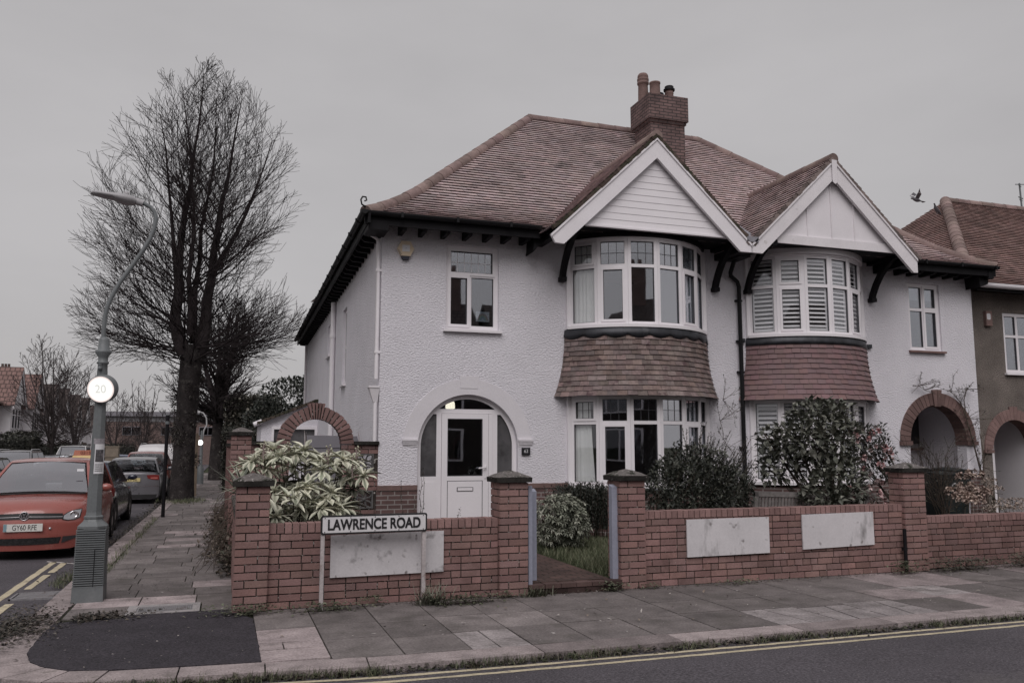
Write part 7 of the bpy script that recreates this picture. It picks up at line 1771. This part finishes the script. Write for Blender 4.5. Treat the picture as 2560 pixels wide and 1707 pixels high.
heads('hydrangea','hydrangea with large dried pinkish brown heads beside the dark bin',[NB(x,y,Y) for x,y,Y in ((940,690,10.6),(700,790,10.5),(830,870,10.4),(1000,800,10.6),(1070,440,11.3),(890,500,11.2),(1120,780,10.5),(930,960,10.2),(1060,960,10.2),(1200,820,10.4))],.14,[(.36,.275,.235),(.30,.22,.19),(.43,.34,.29),(.25,.185,.16)],(11.2,10.5,.06),34,'hydrangea')
heads('stonecrop','clump of dried stonecrop heads over the low wall next door at the right edge',[NB(x,y,Y) for x,y,Y in ((1390,560,11.0),(1330,590,11.0),(1440,700,10.8),(1300,760,10.8),(1520,730,10.9),(1400,1060,10.0),(1530,1000,10.2),(1680,1080,10.0),(1820,1040,10.0),(1900,950,10.2),(1980,1040,10.0),(1650,960,10.4),(1760,1110,9.8),(1940,1120,9.8),(1480,1120,9.8),(1340,1130,9.8))],.085,[(.36,.29,.25),(.30,.23,.20),(.42,.36,.32),(.22,.17,.14)],(12.5,10.0,.06),18,'stonecrop')
def tufts(name,pts,h,w,cols,label=None,kind='stuff',mat='grass',n=9,spread=.05,bend=.7):
    b=MB()
    for p in pts:
        for _ in range(n): 
            a=U(0,2*PI); blade(b,Vector(p)+Vector((U(-spread,spread),U(-spread,spread),0)),Vector((math.cos(a)*U(.1,.7),math.sin(a)*U(.1,.7),1)),h*U(.5,1.2),w,cols[RN.randrange(len(cols))],U(.3,1.0)*bend,3,.3)
    o=b.build(name,M[mat]); return tag(o,label,None,None,kind)
GC=[(.085,.10,.055),(.11,.125,.072),(.14,.15,.095),(.07,.08,.045),(.17,.165,.11)]
DRY=[(.11,.085,.065),(.16,.125,.095),(.07,.06,.045),(.09,.09,.06)]
tufts('grass',[(U(4.31,6.3),U(9.35,12.6),.115) for _ in range(1500)],.12,.008,GC,'unmown lawn grass')
tufts('rough_grass',[(U(9.0,14.5),U(9.45,11.0),.07) for _ in range(520)],.30,.008,DRY+[(.06,.065,.045)],'rough dry grass behind the low wall')
# moss, leaf bits and grass along kerbs and wall feet
def gut(y,x): return None
pts=[]
for _ in range(900):
    x=U(-1.0,14) if RN.random()<.75 else U(-1.0,5); 
    pts.append((x,ko(x)-.015-abs(RN.gauss(0,.045)),RDZ))
tufts('grass',[p for p in pts if .5+.5*math.sin(p[0]*2.7+1)+.4*math.sin(p[0]*7.1)>.15],.075,.007,GC+[(.06,.05,.04)]*2,'grass growing in the kerb channel',n=6,bend=1.4)
def litter(name,region,n,size,cols,lab):
    b=MB()
    for _ in range(n):
        x,y,z=region(); leafq(b,Vector((x,y,z+abs(RN.gauss(0,.012)))),Vector((U(-1,1),U(-1,1),U(-.15,.35))).normalized(),size*U(.4,1.3),U(.35,.8),cols[RN.randrange(len(cols))],.1)
    return tag(b.build(name,M['leaf']),lab,None,None,'stuff')
LT=[(.028,.024,.02),(.045,.037,.03),(.07,.055,.045),(.022,.022,.016),(.10,.085,.07)]
def kerblit():
    x=U(-1,16); return (x,ko(x)-.01-abs(RN.gauss(0,.05)),RDZ+.006)
litter('leaf_litter',kerblit,3800,.045,LT+[(.05,.055,.032)]*2,'dark leaf mould in the kerb channel')
def cornerlit():
    r=RN.random()
    if r<.55: return (KX+.10+RN.gauss(0,.16)-.10,8.95+RN.gauss(0,.42),.004 if True else 0)
    if r<.8: return (KX-.18+RN.gauss(0,.12),9.1+RN.gauss(0,.5),RDZ-.02)
    return (KX+.42+abs(RN.gauss(0,.25)),9.16+RN.gauss(0,.10),.006)
litter('leaf_litter',cornerlit,3000,.045,LT,'heap of dead leaves on the corner kerb')
litter('leaf_litter',lambda:(lambda y:(KX-.02-abs(RN.gauss(0,.13))+(.16 if RN.random()<.3 else 0),y,(-.075 if RN.random()<.75 else .0)+zr(y)))(U(11.6,34)),4200,.05,LT,'dead leaves in the side street channel')
tufts('grass',[(KX+RN.gauss(-.15,.10),U(8.1,8.9),RDZ) for _ in range(70)]+[(KX-.12+RN.gauss(0,.06),U(11.5,12.6),RDZ) for _ in range(60)]+[(KX+.30+RN.gauss(0,.03),U(11.5,21),0) for _ in range(130)],.085,.007,GC,'grass tufts round the corner kerb',n=6,bend=1.2)
tufts('grass',[(-1.1+RN.gauss(0,.35),28.5+RN.gauss(0,.6),-.11) for _ in range(140)],.12,.012,GC,'grass round the big tree',n=6)
# weeds at the wall feet
def weed(x,y,r,h,n,label,cols,bl_=True,name='weed_clump',bn=.8):
    b=MB()
    for _ in range(n):
        a=U(0,2*PI); q=Vector((x+RN.gauss(0,r*.5),y-abs(RN.gauss(0,r*.22)),.0))
        if bl_: blade(b,q,Vector((math.cos(a)*.6,math.sin(a)*.6-.2,1)),h*U(.5,1.15),U(.007,.013),cols[RN.randrange(len(cols))],bn*U(.6,1.6),4)
        else: leafq(b,q+Vector((0,0,U(0,h))),Vector((math.cos(a),math.sin(a)-.2,U(0,.6))).normalized(),U(.03,.065),.45,cols[RN.randrange(len(cols))])
    tag(b.build(name,M['leaf']),label,None,None,'stuff')
WC=[(.085,.095,.06),(.11,.12,.08),(.065,.07,.045),(.14,.14,.10)]
weed(.25,8.95,.40,.09,260,'feathery weeds at the foot of the corner pier',WC,False)
weed(1.02,8.88,.36,.08,230,'low weeds round the foot of the left sign post',WC,False)
weed(1.55,8.95,.14,.10,60,'small weed tuft at the wall between the two sign posts',WC,False)
weed(2.10,8.83,.14,.26,150,'tall grass tuft hiding the foot of the right sign post',[(.15,.155,.115),(.12,.125,.09),(.19,.19,.15)],True)
weed(2.42,8.82,.42,.09,380,'mossy weed patch on the slabs right of the sign post',WC+[(.04,.04,.028)]*2,False)
weed(2.95,8.97,.2,.06,70,'low weeds at the foot of the left gate pier',WC,False)
weed(3.33,8.94,.16,.14,110,'grass tuft at the left end of the gateway step',WC,True)
weed(4.25,8.95,.14,.10,90,'grass and daisies at the right end of the gateway step',WC,False)
weed(4.75,8.97,.12,.06,40,'small weed right of the right gate pier',WC,False)
weed(5.9,8.95,.30,.06,90,'flat weeds under the middle of the right wall',WC,False)
weed(8.35,8.93,.22,.16,190,'weeds round the black pipe at the boundary pier',WC,False)
weed(9.3,9.0,.6,.16,700,'dark weed bank at the start of the wall next door',[(.045,.045,.035),(.07,.07,.05),(.10,.095,.07)],False)
weed(10.6,9.0,.7,.18,800,'dark weed bank farther along the wall next door',[(.045,.045,.035),(.07,.07,.05),(.10,.095,.07)],False)
weed(12.2,9.0,.8,.15,600,'dark weed bank under the wall next door at the right edge',[(.045,.045,.035),(.07,.07,.05),(.10,.095,.07)],False)
# pale leaf scraps on the slabs
litter('fallen_leaves',lambda:(RN.choice((U(2.9,6.0),U(.4,9.5))),U(7.0,8.9),.008),75,.045,[(.36,.33,.31),(.28,.25,.22),(.2,.16,.13)],'pale fallen leaves scattered on the pavement slabs')
litter('fallen_leaves',lambda:(U(-1.3,.3),U(7.1,9.1),.012),60,.022,[(.30,.28,.26),(.2,.18,.16),(.03,.026,.024)],'specks of leaf and grit on the black tarmac')
litter('leaf_litter',lambda:(U(-1.4,.1),U(9.2,20),.006),420,.03,LT,'dark leaf scraps over the side pavement')
litter('leaf_litter',lambda:(U(.5,13),9.0-abs(RN.gauss(0,.07)),.008),1100,.03,LT+[(.06,.065,.04)],'dirt and moss along the wall foot')
# --- hedges and greenery of the background
def hedge(label,x0,x1,y0,y1,z0,z1,n,cols,L=.16,name='hedge'):
    b=MB(); 
    b.box(x0+.12,x1-.12,y0+.12,y1-.12,z0,z1-.15,1)
    for _ in range(n):
        f=RN.randrange(4); x,y,z=U(x0,x1),U(y0,y1),U(z0,z1)
        if f==0: x=x1+RN.gauss(0,.06)
        elif f==1: y=y0+RN.gauss(0,.06)
        elif f==2: z=z1+RN.gauss(0,.08)
        leafq(b,Vector((x,y,z)),Vector((U(-.2,1),U(-1,.3),U(-.3,1))).normalized(),L*U(.6,1.3),.6,cols[RN.randrange(len(cols))])
    single(b,name,[M['leaf'],mk('hedge_core',(.035,.034,.029),.95,.3,3)],label,'hedge','hedges')
HG=[(.030,.032,.026),(.045,.047,.037),(.065,.065,.05)]
hedge('dark hedge at the left edge behind the grey off-roader',-13.2,-11.3,50,58,-.5,2.1,3200,HG)
hedge('rounded pale leaved hedge left of the first street tree',-12.8,-11.0,58.2,61,-.5,2.3,2000,[(.06,.06,.05),(.09,.088,.072),(.045,.046,.037)])
hedge('dark clipped hedge behind the first bare street tree',-12.8,-11.3,61.5,67.5,-.5,1.5,2200,HG)
hedge('dark hedge behind the lamp column and white van',-12.8,-11.0,69,80,-.6,1.6,2800,HG)
hedge('low hedge by the brown crate, before the brick building',-12.0,-8.6,84,96,-.8,1.6,2800,HG)
hedge('tangled grey brown hedge overhanging the far pavement beyond the side wall',-.1,2.9,49,62,-.4,4.3,7000,[(.16,.148,.125),(.12,.112,.096),(.20,.186,.158),(.09,.086,.073)],.24)
hedge('clipped dark hedge low on the pavement edge near the far lamp',-.15,.4,36,44,-.3,2.3,1200,HG,.14)
bigshrub('evergreen_tree','dark rounded evergreen tree rising behind the white outbuilding',[((2.9,41,3.4),1.7,1.6,1.4,2600),((4.6,41,3.9),1.5,1.6,1.3,2200),((2.0,41,2.6),1.3,1.4,1.1,1500),((3.7,40.5,2.3),1.8,1.4,1.4,1500)],.22,.45,[(.030,.034,.029),(.045,.05,.042),(.068,.073,.061)],trunk=(3.4,41),cat='tree')
# ============================================================ BENCH, BIN, BIRDS
BN=thing('garden_bench',(8.35,10.75,.1),'weathered slatted wooden garden bench with its back to the front wall','bench')
BX0,BX1,BY=7.34,9.40,10.6
def rp(x,z,y=0): # back leans toward the viewer at its top
    return (x,BY+y+.10*(.95-z)*1.3,z)
b=MB(); tl=lambda x:lerp(.985,.90,(x-BX0)/(BX1-BX0))
b.hexa([rp(BX0,tl(BX0)-.075),rp(BX1,tl(BX1)-.075),rp(BX1,tl(BX1)-.075,.045),rp(BX0,tl(BX0)-.075,.045),rp(BX0,tl(BX0)),rp(BX1,tl(BX1)),rp(BX1,tl(BX1),.045),rp(BX0,tl(BX0),.045)]); b.build('top_rail',M['bench'],BN)
b=MB(); b.hexa([rp(BX0,.50),rp(BX1,.50),rp(BX1,.50,.045),rp(BX0,.50,.045),rp(BX0,.56),rp(BX1,.56),rp(BX1,.56,.045),rp(BX0,.56,.045)]); b.build('lower_rail',M['bench'],BN)
n=34
for i in range(n):
    x=lerp(BX0+.09,BX1-.09,i/(n-1)); w=.018; t=tl(x)-.07; b=MB(); b.hexa([rp(x-w,.55,.01),rp(x+w,.55,.01),rp(x+w,.55,.03),rp(x-w,.55,.03),rp(x-w,t,.01),rp(x+w,t,.01),rp(x+w,t,.03),rp(x-w,t,.03)],0,U(.4,.6)); b.build('back_slat',M['bench'],BN)
for x in (BX0,BX1-.06):
    b=MB(); t=tl(x+.03); b.hexa([rp(x,.08),rp(x+.06,.08),rp(x+.06,.08,.06),rp(x,.08,.06),rp(x,t-.0),rp(x+.06,t-.0),rp(x+.06,t-.0,.06),rp(x,t-.0,.06)]); b.build('leg',M['bench'],BN)
    b=MB(); b.box(x,x+.06,BY+.55,BY+.61,.08,.66); b.build('leg',M['bench'],BN)
    b=MB(); b.box(x,x+.06,BY+.09,BY+.62,.66,.69); b.build('arm_rest',M['bench'],BN)
b=MB()
for k in range(5): b.box(BX0,BX1,BY+.10+k*.1,BY+.18+k*.1,.44,.465)
b.build('seat',M['bench'],BN)
def bin_(loc,rz,label):
    T=thing('wheelie_bin',(0,0,0),label,'bin','wheelie bins by the porch'); b=MB(); 
    z0,z1=.08,1.0
    lo=[(-.22,-.25),(.22,-.25),(.22,.22),(-.22,.22)]; hi=[(-.28,-.34),(.28,-.34),(.28,.30),(-.28,.30)]
    b.hexa([(x,y,z0) for x,y in lo]+[(x,y,z1) for x,y in hi]); b.box(-.295,.295,-.355,.315,z1-.05,z1); b.build('body',M['bin'],T)
    l=MB(); rows=[]
    for i in range(9):
        t=i/8; y=lerp(-.385,.33,t); rows.append([(x,y,z1+.035+.035*math.sin(PI*t)-(.03 if abs(x)>.29 else 0)) for x in (-.31,-.295,0,.295,.31)])
    l.grid(rows,0,.5,True); l.hexa([(-.31,-.385,z1+.002),(.31,-.385,z1+.002),(.31,.33,z1+.002),(-.31,.33,z1+.002),(-.31,-.385,z1+.02),(.31,-.385,z1+.02),(.31,.33,z1+.02),(-.31,.33,z1+.02)]); l.tube([(-.27,.36,z1+.0),(.27,.36,z1+.0)],.018,8); l.build('lid',M['bin'],T)
    for s in (-1,1): w=MB(); w.tube([(s*.24,.25,.10),(s*.29,.25,.10)],.10,16); w.build('wheel',TRIM,T)
    f=MB()
    for k in range(5): a=rad(20+k*35); f.box(.0+.06*math.cos(a)-.012,.06*math.cos(a)+.012,-.333,-.322,.80+.05*math.sin(a)-.012,.80+.05*math.sin(a)+.012)
    f.box(-.10,.07,-.331,-.318,.765,.785); f.build('emblem',M['paper'],T)
    T.location=loc; T.rotation_euler=(0,0,rz); return T
bin_((12.72,12.5,.1),.0,'dark wheelie bin with a small white emblem, left of the pair by the porch')
bin_((13.22,12.85,.16),.12,'dark wheelie bin tight behind the other, nearer the porch pier')
# birds: flying pigeon and one on the roof
def tri(mb,*p,m=0,c=.5): mb.add(list(p),[tuple(range(len(p)))],m,c)
feather=mk('grey_feather',(.10,.095,.105),.8,.2,20); white=mk('white_feather',(.5,.49,.5),.8,.1,20); pinkb=mk('pinkish_breast',(.23,.18,.18),.8,.1,20)
B_=MB(); c=at(2291,498,15.0); R3=Vector((1,0,0)); Zv=Vector((0,0,1)); Yv=Vector((0,1,0)); s=.88
P=lambda x,y,z:c+Vector((x*s,y*s,z*s))
rows=[]
for x,r,z in ((-.19,.004,.0),(-.175,.018,.005),(-.14,.026,.006),(-.115,.022,.0),(-.06,.045,-.012),(.0,.055,-.02),(.06,.045,-.028),(.11,.026,-.035),(.15,.012,-.04)): rows.append([P(x,r*math.cos(2*PI*k/10),z+r*math.sin(2*PI*k/10)) for k in range(10)])
B_.grid(rows,0,.5,True,True); 
B_.add([P(.13,-.02,-.036),P(.13,.02,-.036),P(.26,.055,-.06),P(.27,.0,-.062),P(.26,-.055,-.06)],[(0,1,2,3,4)],0)
bird=single(B_,'flying_pigeon',[feather,pinkb],'grey pigeon in flight above the right gable, wings raised','pigeon',loc=tuple(c))
for sg,tipz,tipx in ((-1,.17,-.12),(1,.22,.17)):
    w=MB(); base0,base1=P(-.06,sg*.03,.02),P(.06,sg*.03,.01); e0=P(-.10+.02,sg*.14,.12); e1=P(.05,sg*.13,.10); tip=P(tipx*.9,sg*.24,tipz+.05); t2=P(tipx*.9+.06,sg*.19,tipz-.02)
    w.add([base0,base1,e1,e0],[(0,1,2,3)],0); w.add([e0,e1,t2,tip],[(0,1,2,3)],0); a=e0.lerp(e1,.1)+Vector((0,-.006,0)); w.add([a,e0.lerp(e1,.75)+Vector((0,-.006,0)),t2.lerp(e1,.7)+Vector((0,-.006,0)),tip.lerp(e0,.7)+Vector((0,-.006,0))],[(0,1,2,3)],1)
    w.add([p+Vector((0,.006,.004)) for p in (base0,base1,e1,e0)],[(3,2,1,0)],0)
    w.build('wing',[feather,white],bird)
B_=MB(); c=at(2341.5,527,17.2); s=1.05
rows=[]
for x,r,z in ((.16,.012,-.10),(.11,.03,-.07),(.05,.055,-.02),(.0,.062,.03),(-.035,.05,.085),(-.045,.03,.125),(-.05,.027,.155),(-.06,.022,.18),(-.075,.006,.185)): rows.append([P(x,r*math.cos(2*PI*k/10),z+r*.8*math.sin(2*PI*k/10)) for k in range(10)])
B_.grid(rows,0,.5,True,True); B_.tube([P(-.07,0,.175),P(-.10,0,.168)],[.008,.002],5)
for q in (-.02,.02): B_.tube([P(.01,q,-.02),P(.0,q,-.11)],.006,4)
single(B_,'perched_pigeon',[feather],'grey pigeon perched on the hip of the brown roof','pigeon')
# ============================================================ CAMERA, LIGHT, SKY
cam=bpy.data.cameras.new('Camera'); co=bpy.data.objects.new('Camera',cam); COL.objects.link(co); SC.camera=co
co.location=(0,0,CAMH); co.rotation_euler=(PI/2+PITCH,0,-YAW); cam.sensor_width=36; cam.sensor_fit='HORIZONTAL'; cam.lens=36*FPX/2560; cam.clip_end=3000; cam.clip_start=.05
SUNEL,SUNAZ=rad(50),rad(200)
sd=Vector((math.sin(SUNAZ)*math.cos(SUNEL),math.cos(SUNAZ)*math.cos(SUNEL),math.sin(SUNEL)))
sl_=bpy.data.lights.new('Sun','SUN'); sl_.energy=SUN_E; sl_.angle=rad(45); sl_.color=(1,.97,.98)
so=bpy.data.objects.new('Sun',sl_); COL.objects.link(so); so.rotation_euler=(-sd).to_track_quat('-Z','Y').to_euler(); so.location=sd*50
w=bpy.data.worlds.new('World'); SC.world=w; w.use_nodes=True; nt=w.node_tree; bg=nt.nodes['Background']
sky=N(nt,'ShaderNodeTexSky'); sky.sky_type='NISHITA'; sky.sun_disc=False; sky.sun_elevation=SUNEL; sky.sun_rotation=SUNAZ; sky.air_density=1.0; sky.dust_density=6; sky.altitude=20
tc=N(nt,'ShaderNodeTexCoord'); cl=noise(nt,tc.outputs['Generated'],1.7,5,.55,(1,1,2.6))
cl2=ramp(nt,cl,.30,.72,.90,1.07)
cc=N(nt,'ShaderNodeCombineColor')
for i in range(3): nt.links.new(cl2,cc.inputs[i])
cloud=mixc(nt,1.0,tuple(x*SKYK/.10 for x in (.478,.462,.466)),cc.outputs[0],'MULTIPLY')
# overcast deck covers nearly all of the clear sky
nt.links.new(mixc(nt,.94,sky.outputs[0],cloud),bg.inputs['Color']); bg.inputs['Strength'].default_value=.10
SC.view_settings.view_transform='Standard'; SC.view_settings.look='None'; SC.view_settings.exposure=EXPO; SC.view_settings.gamma=1; SC.view_settings.use_curve_mapping=False
SC.cycles.max_bounces=8; SC.cycles.transparent_max_bounces=12; SC.cycles.use_denoising=True

# lettering becomes plain mesh
dg=bpy.context.evaluated_depsgraph_get()
for ob in [o for o in COL.objects if o.type=='FONT']:
    me=bpy.data.meshes.new_from_object(ob.evaluated_get(dg)); k_=BOLD.get(ob.name,0)
    if k_:
        v0=[tuple(v.co) for v in me.vertices]; f0=[tuple(p.vertices) for p in me.polygons]; vv=[];ff=[]
        for i_,(dx_,dy_) in enumerate(((0,0),(k_,k_),(-k_,k_),(k_,-k_),(-k_,-k_))):
            b_=len(vv); vv+=[(x+dx_/.8,y+dy_,z+i_*.0002) for x,y,z in v0]; ff+=[[b_+q for q in f] for f in f0]
        m_=me.materials[0]; me=bpy.data.meshes.new('letters'); me.from_pydata(vv,[],ff); me.materials.append(m_)
    n_=bpy.data.objects.new('tmp_letters',me); COL.objects.link(n_)
    n_.parent=ob.parent; n_.matrix_basis=ob.matrix_basis.copy(); nm=ob.name; bpy.data.objects.remove(ob); n_.name=nm; me.name=nm
